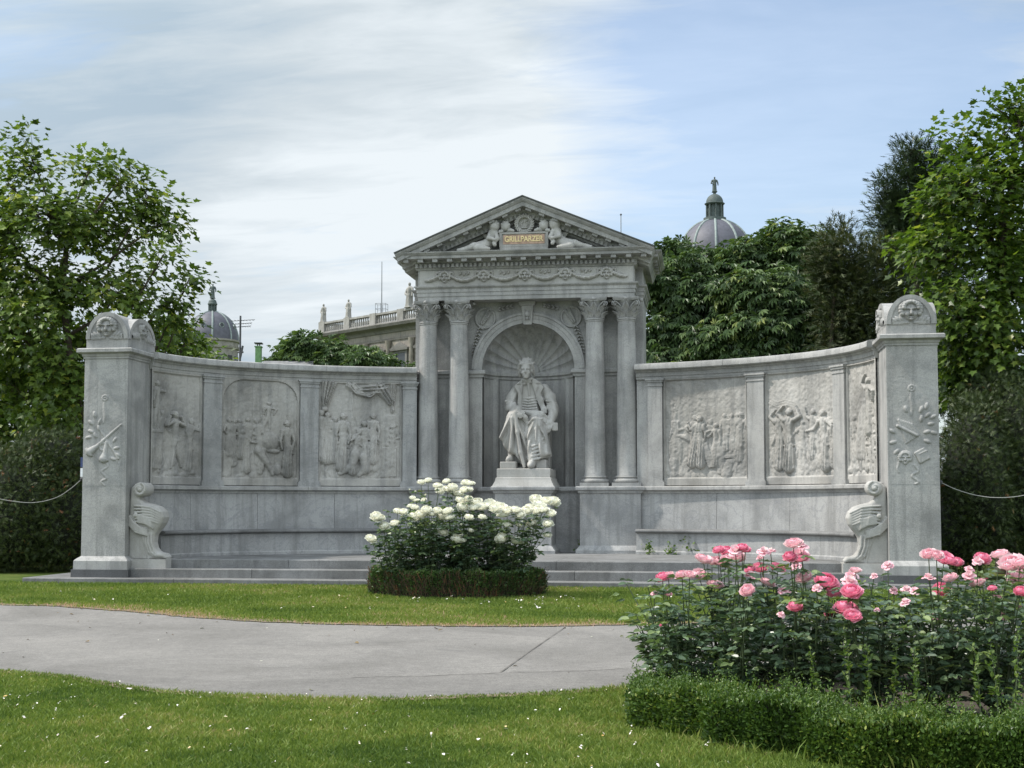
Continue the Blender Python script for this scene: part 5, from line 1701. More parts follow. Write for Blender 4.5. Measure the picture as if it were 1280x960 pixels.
# left: the big plane tree whose trunk stands behind the left pier
bx_ = at_d(92, 640, 31.0)
tree('plane_tree', 'large loose plane tree with lobed leaves rising behind the left pier', (bx_[0], bx_[1], gz0),
     [blob(40, 198, 28, 36, 30.5), blob(112, 212, 22, 24, 31.5), blob(150, 226, 26, 24, 31), blob(186, 244, 22, 32, 31), blob(205, 275, 24, 30, 31), blob(60, 268, 56, 40, 30), blob(135, 290, 62, 40, 31.5), blob(205, 318, 18, 16, 30), blob(236, 350, 22, 9, 30.5), blob(212, 372, 24, 12, 30.5), blob(8, 290, 36, 56, 31), blob(10, 228, 14, 14, 30.5),
      blob(50, 350, 76, 44, 31), blob(150, 365, 64, 34, 30.5), blob(20, 410, 60, 46, 30), blob(90, 425, 60, 40, 32), blob(190, 410, 34, 22, 32), blob(224, 402, 20, 22, 30.5), blob(232, 425, 22, 14, 31), blob(30, 480, 56, 40, 31.5), blob(85, 500, 40, 40, 32), blob(-60, 330, 60, 120, 32), blob(75, 455, 30, 30, 30), blob(100, 500, 14, 40, 30), blob(70, 530, 34, 30, 30)],
     LEAF_PLANE, M_PLANE, 0.160, 700, 19, 0.24, 0.35, 0.13, barkm=M_BARK, shell=0.35,
     trunk_pts=[(bx_[0], bx_[1], gz0), at_d(91, 560, 31), at_d(90, 480, 31), at_d(84, 420, 31), at_d(78, 360, 31), at_d(84, 300, 31)])
p = at_d(20, 640, 37)
tree('park_tree', 'bushy yellow green tree low behind the plane tree at the left edge', (p[0], p[1], gz0), [blob(10, 470, 60, 46, 37), blob(60, 500, 50, 40, 37.5), blob(-50, 480, 70, 70, 38), blob(90, 545, 30, 46, 37), blob(25, 545, 50, 36, 36.5), blob(-40, 560, 60, 40, 37), blob(70, 580, 40, 40, 37)], LEAF_PLANE, M_MAPLE, 0.19, 420, 15, 0.34, 0.3, 0.16, shell=0.4)
p = at_d(225, 640, 46)
tree('park_tree', 'low dark tree with bright shoots seen over the wall below the small left dome', (p[0], p[1], gz0), [blob(212, 428, 34, 24, 46), blob(238, 436, 24, 16, 45.5), blob(262, 452, 22, 12, 45), blob(222, 480, 50, 40, 46)], LEAF_PLANE, M_MAPLE, 0.22, 130, 12, 0.30, 0.3, 0.16, shell=0.4, tone=(0.1, 1.0))
p = at_d(420, 640, 75)
tree('chestnut_tree', 'round dark chestnut tree before the palace, seen over the left wall', (p[0], p[1], gz0), [blob(366, 452, 22, 28, 75), blob(388, 446, 26, 26, 74.5), blob(425, 454, 26, 22, 74), blob(452, 452, 22, 24, 73), blob(346, 462, 16, 14, 75), blob(420, 488, 70, 34, 75)], LEAF_CHEST, M_CHEST, 0.36, 560, 18, 0.30, 0.55, 0.4, billow=7, shell=0.8, tone=(0.1, 1))
p = at_d(500, 640, 82)
tree('chestnut_tree', 'smaller chestnut tree touching the left flank of the temple', (p[0], p[1], gz0), [blob(472, 466, 20, 20, 80), blob(506, 472, 18, 12, 80), blob(495, 498, 40, 26, 80)], LEAF_CHEST, M_CHEST, 0.36, 260, 18, 0.30, 0.55, 0.35, billow=7, shell=0.8, tone=(0.1, 1))
# right: the dense chestnuts, a dull cypress, a dark pine and a bright tree in front
p = at_d(870, 640, 45)
tree('chestnut_tree', 'dense dark chestnut tree directly right of the temple', (p[0], p[1], gz0), [blob(846, 322, 20, 20, 44), blob(880, 342, 44, 42, 44), blob(838, 385, 44, 56, 43), blob(900, 390, 56, 52, 43), blob(860, 450, 60, 46, 42.5), blob(880, 540, 80, 60, 44)], LEAF_CHEST, M_CHEST, 0.27, 760, 18, 0.22, 0.6, 0.35, billow=9, shell=0.80, tone=(0.0, 0.95))
p = at_d(985, 640, 43)
tree('chestnut_tree', 'broad chestnut tree behind the right wall, lit on top', (p[0], p[1], gz0), [blob(936, 324, 30, 30, 43), blob(980, 316, 32, 34, 43), blob(1020, 326, 26, 34, 43), blob(1000, 345, 44, 30, 43), blob(960, 380, 54, 44, 41.5), blob(1015, 400, 50, 44, 41.5), blob(945, 425, 50, 34, 41), blob(1000, 450, 60, 40, 41.5), blob(980, 540, 90, 60, 43)], LEAF_CHEST, M_CHEST, 0.27, 960, 18, 0.22, 0.6, 0.38, billow=9, shell=0.80, tone=(0.1, 1.0))
p = at_d(1062, 640, 38)
tree('cypress_tree', 'dull brownish green cypress with fine sprays left of the right pier', (p[0], p[1], gz0), [blob(1045, 320, 26, 46, 38), blob(1062, 380, 42, 54, 38), blob(1075, 440, 44, 50, 38), blob(1095, 350, 30, 50, 39), blob(1060, 540, 50, 80, 38)], LEAF_THUJA, M_CONIF, 0.25, 1000, 18, 0.26, 0.1, 0.25, shell=0.5, twigs=False)
p = at_d(1150, 640, 47)
tree('pine_tree', 'tall blackish pine rising behind the bright tree on the right', (p[0], p[1], gz0), [blob(1140, 192, 14, 22, 47), blob(1148, 222, 30, 24, 47), blob(1116, 240, 20, 26, 47), blob(1172, 235, 34, 50, 47), blob(1125, 272, 32, 32, 47), blob(1150, 275, 46, 40, 47), blob(1112, 300, 26, 26, 47), blob(1160, 350, 60, 50, 47), blob(1150, 450, 70, 70, 47)], LEAF_THUJA, M_PINE, 0.29, 820, 26, 0.27, 0.0, 0.3, shell=0.4)
p = at_d(1255, 640, 27.5)
tree('plane_tree', 'bright yellow green plane tree with open branches at the right edge', (p[0], p[1], gz0),
     [blob(1268, 150, 34, 40, 28), blob(1205, 180, 26, 30, 28), blob(1262, 215, 50, 44, 27.5), blob(1205, 235, 40, 40, 27), blob(1170, 262, 24, 30, 27.5), blob(1240, 290, 56, 44, 27.5), blob(1180, 320, 40, 40, 27), blob(1262, 360, 50, 50, 27), blob(1205, 385, 46, 40, 26.5), blob(1250, 430, 54, 44, 26.5), blob(1195, 445, 24, 32, 27), blob(1330, 300, 60, 120, 28), blob(1148, 310, 22, 26, 28), blob(1240, 475, 50, 36, 27.5), blob(1200, 490, 26, 30, 27.5)],
     LEAF_PLANE, M_MAPLE, 0.155, 600, 17, 0.25, 0.35, 0.17, shell=0.35,
     trunk_pts=[(p[0], p[1], gz0), at_d(1262, 520, 27.5), at_d(1258, 430, 27.5), at_d(1250, 340, 27.5), at_d(1256, 250, 27.5)])


def shrub(name, label, base, blobs, leaf, mat, size, n, tone=(0, 1), core=(0.012, 0.016, 0.008), group=None, droop=-0.3, rough=0.06):
    base = np.asarray(base, float)
    t = thing(name, label, 'shrub', tuple(base), group=group)
    A = np.array([b[1][0] * b[1][2] for b in blobs]); A = A / A.sum()
    Lf = Leaves(); C = MB()
    for (c, r), w in zip(blobs, A):
        k = int(n * w); u = unit(k)
        q = 1 + rough * np.sin(7 * u[:, :1] + 5 * u[:, 2:]) + 0.05 * rng.normal(size=(k, 1)) - 0.16 * rng.random((k, 1))
        P = c + u * r * q
        D = u * 0.7 + 0.85 * unit(k) + np.array([0, 0, -droop * 0.6])
        Lf.add(P, D, u + 0.7 * unit(k), size * (0.6 + 0.7 * rng.random(k)), leaf[0], leaf[1], np.clip(tone[0] + (tone[1] - tone[0]) * rng.normal(0.5, 0.22, k), 0, 1))
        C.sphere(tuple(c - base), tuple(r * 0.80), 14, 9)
    Lf.build('foliage', mat, t)
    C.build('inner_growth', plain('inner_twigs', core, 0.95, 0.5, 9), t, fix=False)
    return t


p = at_g(45, 722)
tree_b = [blob(30, 640, 64, 84, 28.5, 1.3), blob(80, 655, 34, 66, 28.5, 1.0), blob(-30, 640, 60, 90, 29, 1.3), blob(60, 580, 50, 44, 29, 1.0)]
shrub('thuja_shrub', 'dark clipped evergreen shrub left of the left pier, browned in places', (at_d(40, 640, 28.5)[0], at_d(40, 640, 28.5)[1], gz0), tree_b, LEAF_THUJA, M_THUJA, 0.115, 38000, (0.1, 0.99))
shrub('thuja_shrub', 'tall dark evergreen shrub right of the right pier, behind the pink roses', (at_d(1240, 640, 26)[0], at_d(1240, 640, 26)[1], gz0), [blob(1220, 600, 46, 110, 25.5, 1.2), blob(1265, 580, 50, 120, 26, 1.3), blob(1195, 650, 24, 70, 25.5, 0.9), blob(1320, 590, 60, 130, 26, 1.3), blob(1240, 505, 44, 40, 26.5, 1.0)], LEAF_THUJA, M_THUJA, 0.115, 44000, (0, 0.9))

# ================================================================== LAWN BLADES
M_GRASS = leafy('grass_blade', [(0.0, (0.065, 0.116, 0.024)), (0.45, (0.161, 0.230, 0.045)), (0.78, (0.275, 0.306, 0.082)), (0.9, (0.456, 0.338, 0.218)), (1.0, (0.571, 0.367, 0.300))], 0.5, 0.3, (1.2, 1.25, 0.7), 0.25)


def blades(name, label, X, Y, Hh, Wd, rnd):
    n = len(X)
    Z = ground_z(X, Y) - 0.014
    a = rng.random(n) * 2 * PI; le = rng.normal(0, 0.45, (n, 2)) * Hh[:, None]
    dx, dy = np.cos(a) * Wd / 2, np.sin(a) * Wd / 2
    V = np.empty((n, 5, 3))
    V[:, 0] = np.stack([X - dx, Y - dy, Z], 1); V[:, 1] = np.stack([X + dx, Y + dy, Z], 1)
    mx, my = X + le[:, 0] * 0.35, Y + le[:, 1] * 0.35
    V[:, 2] = np.stack([mx + dx * 0.8, my + dy * 0.8, Z + Hh * 0.6], 1); V[:, 4] = np.stack([mx - dx * 0.8, my - dy * 0.8, Z + Hh * 0.6], 1)
    V[:, 3] = np.stack([X + le[:, 0], Y + le[:, 1], Z + Hh], 1)
    Lp = np.arange(n * 5)
    o = link(name, np_mesh(name, V.reshape(-1, 3), Lp, np.full(n, 5), M_GRASS, rnd=rnd))
    return tag(o, label, 'grass', kind='stuff')


def vnoise(X, Y, cell, seed, octs=4):
    o = np.zeros_like(X); amp = 1.0; tot = 0
    for k in range(octs):
        r = np.random.default_rng(seed + k); g = r.random((256, 256))
        x, y = X / cell + 91.3, Y / cell + 77.7
        i0, j0 = np.floor(x).astype(int), np.floor(y).astype(int); fx, fy = x - i0, y - j0
        fx, fy = fx * fx * (3 - 2 * fx), fy * fy * (3 - 2 * fy)
        q = lambda a, b: g[a % 256, b % 256]
        o += amp * (q(i0, j0) * (1 - fx) * (1 - fy) + q(i0 + 1, j0) * fx * (1 - fy) + q(i0, j0 + 1) * (1 - fx) * fy + q(i0 + 1, j0 + 1) * fx * fy)
        tot += amp; amp *= 0.6; cell *= 0.5
    return np.clip((o / tot - 0.5) * 2.2 + 0.5, 0, 1)


def patchy(X, Y):
    return vnoise(X, Y, 1.1, 40)


def inside(X, Y):
    q = np.stack([X, Y, np.zeros_like(X)], 1) - CAM; w = q @ FW
    return np.abs(q @ RT) < w * (640 / F_PX) * 1.06 + 0.15


n = 330000
Y = -20.3 + 6.8 * rng.random(n) ** 1.25; X = -4.4 + 10.8 * rng.random(n)
ok = inside(X, Y) & (Y < np.interp(X, EN[:, 0], EN[:, 1]) + 0.03 * rng.normal(size=n))
X, Y = X[ok], Y[ok]; d_ = np.hypot(X - CAM[0], Y - CAM[1])
pt = patchy(X, Y)
edge = np.clip(1 - (np.interp(X, EN[:, 0], EN[:, 1]) - Y) / 0.25, 0, 1)
rn = np.clip(rng.normal(0.42, 0.15, len(X)) + 0.42 * (pt - 0.5) + 0.25 * (vnoise(X, Y, 0.25, 60, 2) - 0.5) + (rng.random(len(X)) < 0.012) * 0.5 - 0.05, 0, 0.84 + 0.16 * (rng.random(len(X)) < 0.02))
blades('near_lawn_grass', 'mown green grass of the lawn in front of the path', X, Y, (0.026 + 0.022 * rng.random(len(X))) * (0.75 + 0.5 * pt) + 0.012 * edge, 0.0050 + 0.0008 * d_ * 0.5, rn)
n = 260000
Y = -10.4 + 5.6 * rng.random(n) ** 1.15; X = -13.5 + 26 * rng.random(n)
ef = np.interp(X, EF[:, 0], EF[:, 1])
ok = inside(X, Y) & (Y > ef + 0.03 * rng.normal(size=n)) & ((Y < -4.93) | (np.abs(X) > 8.56))
X, Y, ef = X[ok], Y[ok], ef[ok]
dry = np.clip(1 - (Y - ef) / (0.25 + 1.0 * vnoise(X, Y * 0.2, 0.9, 80)), 0, 1)
keep = rng.random(len(X)) > (0.55 * np.clip(dry - 0.5, 0, 1) * 2 + 0.35 * np.clip(vnoise(X, Y, 0.7, 70) - 0.55, 0, 1) * 2)
X, Y, dry = X[keep], Y[keep], dry[keep]
rn = np.clip(rng.normal(0.43, 0.15, len(X)) + 0.45 * (vnoise(X * 0.8, Y * 1.6, 1.3, 50) - 0.5) + dry * rng.random(len(X)) * 0.7, 0, 1)
blades('far_lawn_grass', 'mown grass strip between the path and the steps, dry along its edge', X, Y, 0.035 + 0.03 * rng.random(len(X)), np.full(len(X), 0.013), rn)

n = 90
X = rng.uniform(-9, 6, n); Y = np.interp(X, EF[:, 0], EF[:, 1]) - 0.1 - rng.random(n) ** 1.6 * (np.interp(X, EF[:, 0], EF[:, 1]) - np.interp(X, EN[:, 0], EN[:, 1]) - 0.2)
Lf = Leaves(); Lf.add(np.stack([X, Y, ground_z(X, Y) + 0.016 + 0 * X], 1), unit(n) * np.array([1, 1, 0.1]), np.array([0, 0, 1.0]) + 0.4 * unit(n), 0.025 + 0.05 * rng.random(n) ** 2, LEAF_OVAL[0], LEAF_OVAL[1], rng.random(n))
tag(Lf.build('path_litter', leafy('dry_leaf', [(0.0, (0.10, 0.07, 0.035)), (0.6, (0.17, 0.12, 0.05)), (0.85, (0.09, 0.11, 0.03)), (1.0, (0.6, 0.58, 0.5))], 0.8, 0.0)), 'dry leaf scraps and petals lying on the asphalt path', 'leaf litter', kind='stuff')

# fallen petals, clover heads and dry leaves on the lawns
M_PETAL = leafy('fallen_petal', [(0.0, (0.80, 0.78, 0.70)), (0.8, (0.82, 0.74, 0.70)), (0.93, (0.75, 0.55, 0.2)), (1.0, (0.4, 0.2, 0.06))], 0.6, 0.0)
n = 170
Y = -19.9 + 4.2 * rng.random(n); X = -2.6 + 6.5 * rng.random(n)
ok = inside(X, Y) & (Y < np.interp(X, EN[:, 0], EN[:, 1]) - 0.05); X, Y = X[ok], Y[ok]
X2 = np.concatenate([rng.normal(0.9, 0.8, 26), rng.normal(1.9, 1.5, 24), rng.uniform(-9, 5, 26)]); Y2 = np.concatenate([rng.normal(-7.2, 0.25, 26), rng.normal(-7.6, 0.7, 24), rng.uniform(-9.3, -6, 26)])
k = Y2 > np.interp(X2, EF[:, 0], EF[:, 1]) + 0.1
X, Y = np.concatenate([X, X2[k]]), np.concatenate([Y, Y2[k]])
P = np.stack([X, Y, ground_z(X, Y) + 0.035 + 0.012 * rng.random(len(X))], 1)
sz = 0.012 + 0.016 * rng.random(len(X)) ** 2 + 0.012 * (Y > -10)
Lf = Leaves(); Lf.add(P, unit(len(X)) * np.array([1, 1, 0.3]), np.array([0, 0, 1.0]) + 0.35 * unit(len(X)), sz * 1.35, LEAF_OVAL[0], LEAF_OVAL[1], rng.random(len(X)))
Lf.add(P + 0.008, unit(len(X)) * np.array([1, 1, 0.3]), np.array([0, 0, 1.0]) + 0.5 * unit(len(X)), sz, LEAF_OVAL[0], LEAF_OVAL[1], rng.random(len(X)))
tag(Lf.build('fallen_petals', M_PETAL), 'white rose petals and clover heads scattered over the lawns', 'petals', kind='stuff')

# ================================================================== CLIPPED HEDGES AND ROSES
M_BOX = leafy('box_leaf', [(0.0, (0.027, 0.057, 0.012)), (0.5, (0.065, 0.121, 0.023)), (0.85, (0.131, 0.195, 0.036)), (1.0, (0.229, 0.268, 0.058))], 0.38, 0.22)
M_BOXD = leafy('box_leaf_dark', [(0.0, (0.031, 0.063, 0.020)), (0.6, (0.065, 0.122, 0.031)), (0.9, (0.119, 0.186, 0.045)), (1.0, (0.216, 0.255, 0.076))], 0.4, 0.18)
M_TWIG = leafy('hedge_twig', [(0.0, (0.042, 0.030, 0.019)), (0.7, (0.114, 0.080, 0.049)), (1.0, (0.228, 0.104, 0.048))], 0.85, 0.0)
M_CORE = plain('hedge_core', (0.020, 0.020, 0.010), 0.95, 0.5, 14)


def hedge(name, label, cx, cy, a, b, thick, hgt, leaf_n, lsize, mat, seed, bare=0.0, twig_n=0, arc_=(0, 2 * PI), lumpy=0.5, shoots=0, taper=0.0):
    r_ = np.random.default_rng(seed)
    z0 = float(ground_z(cx, cy)) - 0.03
    t = thing(name, label, 'hedge', (cx, cy, z0))
    lump = lambda th: 1 + 0.03 * np.sin(7 * th + seed) + 0.022 * np.sin(17 * th + 1.3 * seed) + 0.012 * np.sin(41 * th)
    hh = lambda th: hgt * (1 - taper * np.clip((1.28 * PI - th) / (0.3 * PI), 0, 1)) * (1 + lumpy * (0.08 * np.sin(5 * th + seed) + 0.08 * np.sin(19 * th) + 0.06 * np.sin(47 * th + 2)))
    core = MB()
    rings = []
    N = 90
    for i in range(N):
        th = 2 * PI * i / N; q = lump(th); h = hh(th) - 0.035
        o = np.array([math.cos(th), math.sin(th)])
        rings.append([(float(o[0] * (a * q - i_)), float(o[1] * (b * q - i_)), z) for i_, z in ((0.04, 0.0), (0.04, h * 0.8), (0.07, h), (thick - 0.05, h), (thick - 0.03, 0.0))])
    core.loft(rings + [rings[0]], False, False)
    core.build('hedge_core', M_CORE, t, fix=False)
    th = arc_[0] + (arc_[1] - arc_[0]) * r_.random(leaf_n); s = r_.random(leaf_n)
    q = lump(th); H = hh(th)
    o2 = np.stack([np.cos(th), np.sin(th), 0 * th], 1)
    side_f = 0.55
    u = r_.random(leaf_n)
    inn = np.where(s < side_f, 0.03 * r_.random(leaf_n), np.where(s < 0.93, thick * r_.random(leaf_n), thick - 0.02))
    z = np.where(s < side_f, H * u ** (1.0 if bare == 0 else 0.6), np.where(s < 0.93, H + 0.012 * r_.normal(size=leaf_n), H * u))
    inn = inn + np.where((s < side_f) & (u > 0.85), 0.03, 0)
    nrm = np.where((s < side_f)[:, None], o2 + np.array([0, 0, 0.35]), np.where((s < 0.93)[:, None], np.array([0, 0, 1.0]) + 0 * o2, -o2))
    P = np.stack([cx + o2[:, 0] * (a * q - inn), cy + o2[:, 1] * (b * q - inn), z0 + z], 1) + 0.012 * r_.normal(size=(leaf_n, 3))
    D = nrm + 0.9 * unit(leaf_n) + np.array([0, 0, 0.35])
    Lf = Leaves(); Lf.add(P, D, unit(leaf_n) + 0.7 * nrm, lsize * (0.6 + 0.7 * r_.random(leaf_n)), LEAF_BOX[0], LEAF_BOX[1], np.clip(r_.normal(0.45, 0.2, leaf_n) + 0.12 * np.sin(9 * th) + 0.1 * (s > side_f), 0, 1))
    if shoots:      # young shoots straggling out of the clipped top
        k = shoots; th = arc_[0] + (arc_[1] - arc_[0]) * r_.random(k); o2 = np.stack([np.cos(th), np.sin(th), 0 * th], 1); inn = thick * r_.random(k)
        b0 = np.stack([cx + o2[:, 0] * (a * lump(th) - inn), cy + o2[:, 1] * (b * lump(th) - inn), z0 + hh(th)], 1)
        dr = unit(k) * 0.6 + np.array([0, 0, 1.0]) + o2 * 0.3; L_ = 0.05 + 0.10 * r_.random(k)
        idx = np.repeat(np.arange(k), 14); s2 = np.tile(np.linspace(0, 1, 14), k)
        P2 = b0[idx] + dr[idx] * (L_[idx] * s2)[:, None] + 0.006 * r_.normal(size=(len(idx), 3))
        Lf.add(P2, dr[idx] * 0.6 + unit(len(idx)), unit(len(idx)) + np.array([0, 0, 1.0]), lsize * 0.8 * (1.1 - 0.5 * s2), LEAF_BOX[0], LEAF_BOX[1], np.clip(0.58 + 0.15 * r_.normal(size=len(idx)), 0, 1))
    Lf.build('foliage', mat, t)
    if twig_n:
        th = arc_[0] + (arc_[1] - arc_[0]) * r_.random(twig_n); q = lump(th); H = hh(th)
        o2 = np.stack([np.cos(th), np.sin(th), 0 * th], 1)
        P = np.stack([cx + o2[:, 0] * (a * q - 0.03), cy + o2[:, 1] * (b * q - 0.03), z0 + 0.75 * H * r_.random(twig_n) ** 1.4], 1)
        D = np.array([0, 0, 1.0]) + 0.35 * unit(twig_n) + 0.25 * o2
        Lf = Leaves(); Lf.add(P, D, o2 + 0.3 * unit(twig_n), 0.14 * (0.5 + r_.random(twig_n)), [(-0.04, 0, 0), (0.04, 0, 0), (0.015, 1, 0), (-0.015, 1, 0.05)], [(0, 1, 2, 3)], r_.random(twig_n))
        Lf.build('twigs', M_TWIG, t)
    return t


WBX, WBY = float(at_y(571, 735, -6.15)[0]), -6.15
hedge('box_hedge', 'low clipped hedge ring round the white roses before the steps, brown and bare below', WBX, WBY, 1.40, 0.72, 0.34, 0.40, 26000, 0.034, M_BOXD, 3, bare=1, twig_n=3000)
PBX, PBY = 5.7, -16.85
hedge('box_hedge', 'fresh green box hedge curving round the pink rose bed in the foreground', PBX, PBY, 2.60, 2.50, 0.46, 0.31, 85000, 0.031, M_BOX, 8, bare=0, twig_n=0, arc_=(PI * 0.95, PI * 1.62), lumpy=1.0, shoots=1100, taper=0.38)
m = MB(); m.lathe([(0.001, 0.03), (2.15, 0.03)], (PBX, PBY, 0), 48, caps=False); s_ = m.build('bed_soil', plain('bed_soil', (0.045, 0.033, 0.022), 0.95, 0.4, 6), fix=False); tag(s_, kind='structure')

M_RLEAF = leafy('rose_leaf', [(0.0, (0.053, 0.091, 0.057)), (0.5, (0.109, 0.166, 0.094)), (0.80, (0.204, 0.267, 0.094)), (0.93, (0.117, 0.172, 0.047)), (1.0, (0.133, 0.156, 0.062))], 0.33, 0.22, spec=0.5)
M_RSTEM = plain('rose_stem', (0.06, 0.085, 0.035), 0.6, 0.4, 12)
M_WHITE = leafy('white_petal', [(0.0, (0.86, 0.82, 0.62)), (0.35, (0.88, 0.87, 0.76)), (0.85, (0.88, 0.88, 0.80)), (1.0, (0.84, 0.80, 0.58))], 0.6, 0.25, (1, 1, 0.95), 0.2)
M_PINK = leafy('pink_petal', [(0.0, (0.78, 0.17, 0.31)), (0.35, (0.81, 0.27, 0.40)), (0.7, (0.85, 0.40, 0.50)), (1.0, (0.87, 0.58, 0.63))], 0.55, 0.25, (1, 0.8, 0.85), 0.2)
M_PALEP = leafy('pale_pink_petal', [(0.0, (0.78, 0.30, 0.38)), (0.35, (0.82, 0.48, 0.54)), (0.8, (0.86, 0.70, 0.70)), (1.0, (0.78, 0.60, 0.50))], 0.6, 0.25, (1, 0.95, 0.95), 0.2)


def rose_mesh(name, mat, seed, kind):
    """overlapping cupped petals in whorls; unit radius, axis up"""
    r = random.Random(seed)
    V, L, C, R = [], [], [], []
    if kind == 'full': rings = [(7, 0.92, 0.35, 0.62), (7, 0.78, 0.75, 0.55), (6, 0.58, 1.05, 0.50), (5, 0.40, 1.25, 0.42), (4, 0.22, 1.40, 0.34)]
    elif kind == 'open': rings = [(6, 1.0, 0.12, 0.62), (6, 0.85, 0.42, 0.56), (6, 0.62, 0.80, 0.5), (5, 0.36, 1.15, 0.4)]
    elif kind == 'spent': rings = [(5, 1.0, -0.35, 0.42), (5, 0.8, 0.3, 0.40), (4, 0.5, 0.8, 0.36)]
    else: rings = [(4, 0.36, 1.30, 0.42), (3, 0.22, 1.42, 0.36)]
    if kind in ('full', 'open'):      # petals overlap like scales on a flattened ball, rims curling out
        N = 30 if kind == 'full' else 24
        for i in range(N):
            s = (i + 0.5) / N
            th = (1.95 if kind == 'full' else 1.75) * (1 - s) ** 0.75 + 0.10
            ph = 2.399963 * i + r.uniform(-0.25, 0.25)
            R0 = (0.55 + 0.45 * (1 - s) ** 0.6) * r.uniform(0.9, 1.08)
            if kind == 'open' and s > 0.55: R0 *= 0.78
            w = 0.46 + 0.30 * (1 - s); tone = r.random(); k = len(V)
            for u in range(5):
                q = u / 4
                t_ = th + 0.75 * (1 - q) - 0.12 * q
                rr = R0 * (0.80 + 0.22 * q + 0.14 * max(0, q - 0.6) / 0.4 * (1 - 0.5 * s))
                for v in range(5):
                    e = (v / 4 - 0.5) * 2
                    half = w * (0.55 + 0.65 * math.sin(PI * min(1, 0.2 + 0.6 * q)))
                    a = ph + e * half / max(0.35, math.sin(max(0.2, t_)) + 0.1)
                    r2 = rr * (1 + 0.05 * math.sin(5 * e + ph) * q + 0.07 * abs(e) ** 2 * q)
                    V.append((r2 * math.sin(t_) * math.cos(a), r2 * math.sin(t_) * math.sin(a), r2 * math.cos(t_) * 0.78 + 0.15))
            for u in range(4):
                for v in range(4):
                    L += [k + u * 5 + v, k + (u + 1) * 5 + v, k + (u + 1) * 5 + v + 1, k + u * 5 + v + 1]; C.append(4)
                    R.append(min(1, max(0, 0.30 * tone + 0.42 * (1 - s) + 0.16 * (u == 3) + r.uniform(-0.06, 0.06))))
        rings = []
    for ri, (n, rad, lift, w) in enumerate(rings):
        for i in range(n):
            a = 2 * PI * (i + 0.5 * (ri % 2)) / n + r.uniform(-0.25, 0.25)
            li = lift + r.uniform(-0.15, 0.15); sc = r.uniform(0.85, 1.12)
            tone = r.random()
            k = len(V)
            nu, nv = 5, 5
            for u in range(nu):
                s = u / (nu - 1)
                # profile: out along the lift angle then curling back at the rim
                ang = li + 0.55 * (1 - s) - (0.9 if kind != 'bud' else 0.1) * max(0, s - 0.65) * (1.4 if ri < 2 else 0.7)
                for v in range(nv):
                    q = (v / (nv - 1) - 0.5) * 2
                    wid = w * (0.25 + 1.0 * math.sin(PI * min(1.0, 0.12 + 0.62 * s))) * sc
                    rr = 0.08 + rad * s * math.cos(li * 0.75) * sc * (1 - 0.06 * abs(q) ** 3)
                    z = 0.95 * s * math.sin(li * 0.9) * (0.55 + 0.3 * (rad < 0.7)) * sc + 0.18 * s - (0.16 * max(0, s - 0.7) / 0.3 if ri < 2 else 0) + 0.02 * math.sin(7 * q + a)
                    t = q * wid * 0.9
                    cup = 0.20 * q * q * (1 - 0.4 * s)
                    x, y = rr - cup * 0.7 * w, t
                    V.append((x * math.cos(a) - y * math.sin(a), x * math.sin(a) + y * math.cos(a), z + cup * 0.35))
            for u in range(nu - 1):
                for v in range(nv - 1):
                    L += [k + u * nv + v, k + (u + 1) * nv + v, k + (u + 1) * nv + v + 1, k + u * nv + v + 1]; C.append(4)
                    R.append(min(1, max(0, 0.45 * tone + 0.12 * ri + 0.15 * (u == nu - 2) + r.uniform(-0.05, 0.05) + (0.25 if kind == 'spent' and r.random() < 0.15 else 0))))
    return np_mesh(name, V, L, C, mat, smooth=True, rnd=R)


ROSE = {}
for key, mat in (('w', M_WHITE), ('p', M_PINK), ('l', M_PALEP)):
    for kind in ('full', 'open', 'spent', 'bud'):
        ROSE[key, kind] = [rose_mesh('bloom', mat, s, kind) for s in (1, 2, 3)]

bud_g = MB(); bud_g.lathe([(0.02, -0.25), (0.16, -0.12), (0.2, 0.02), (0.05, 0.1)], n=8)


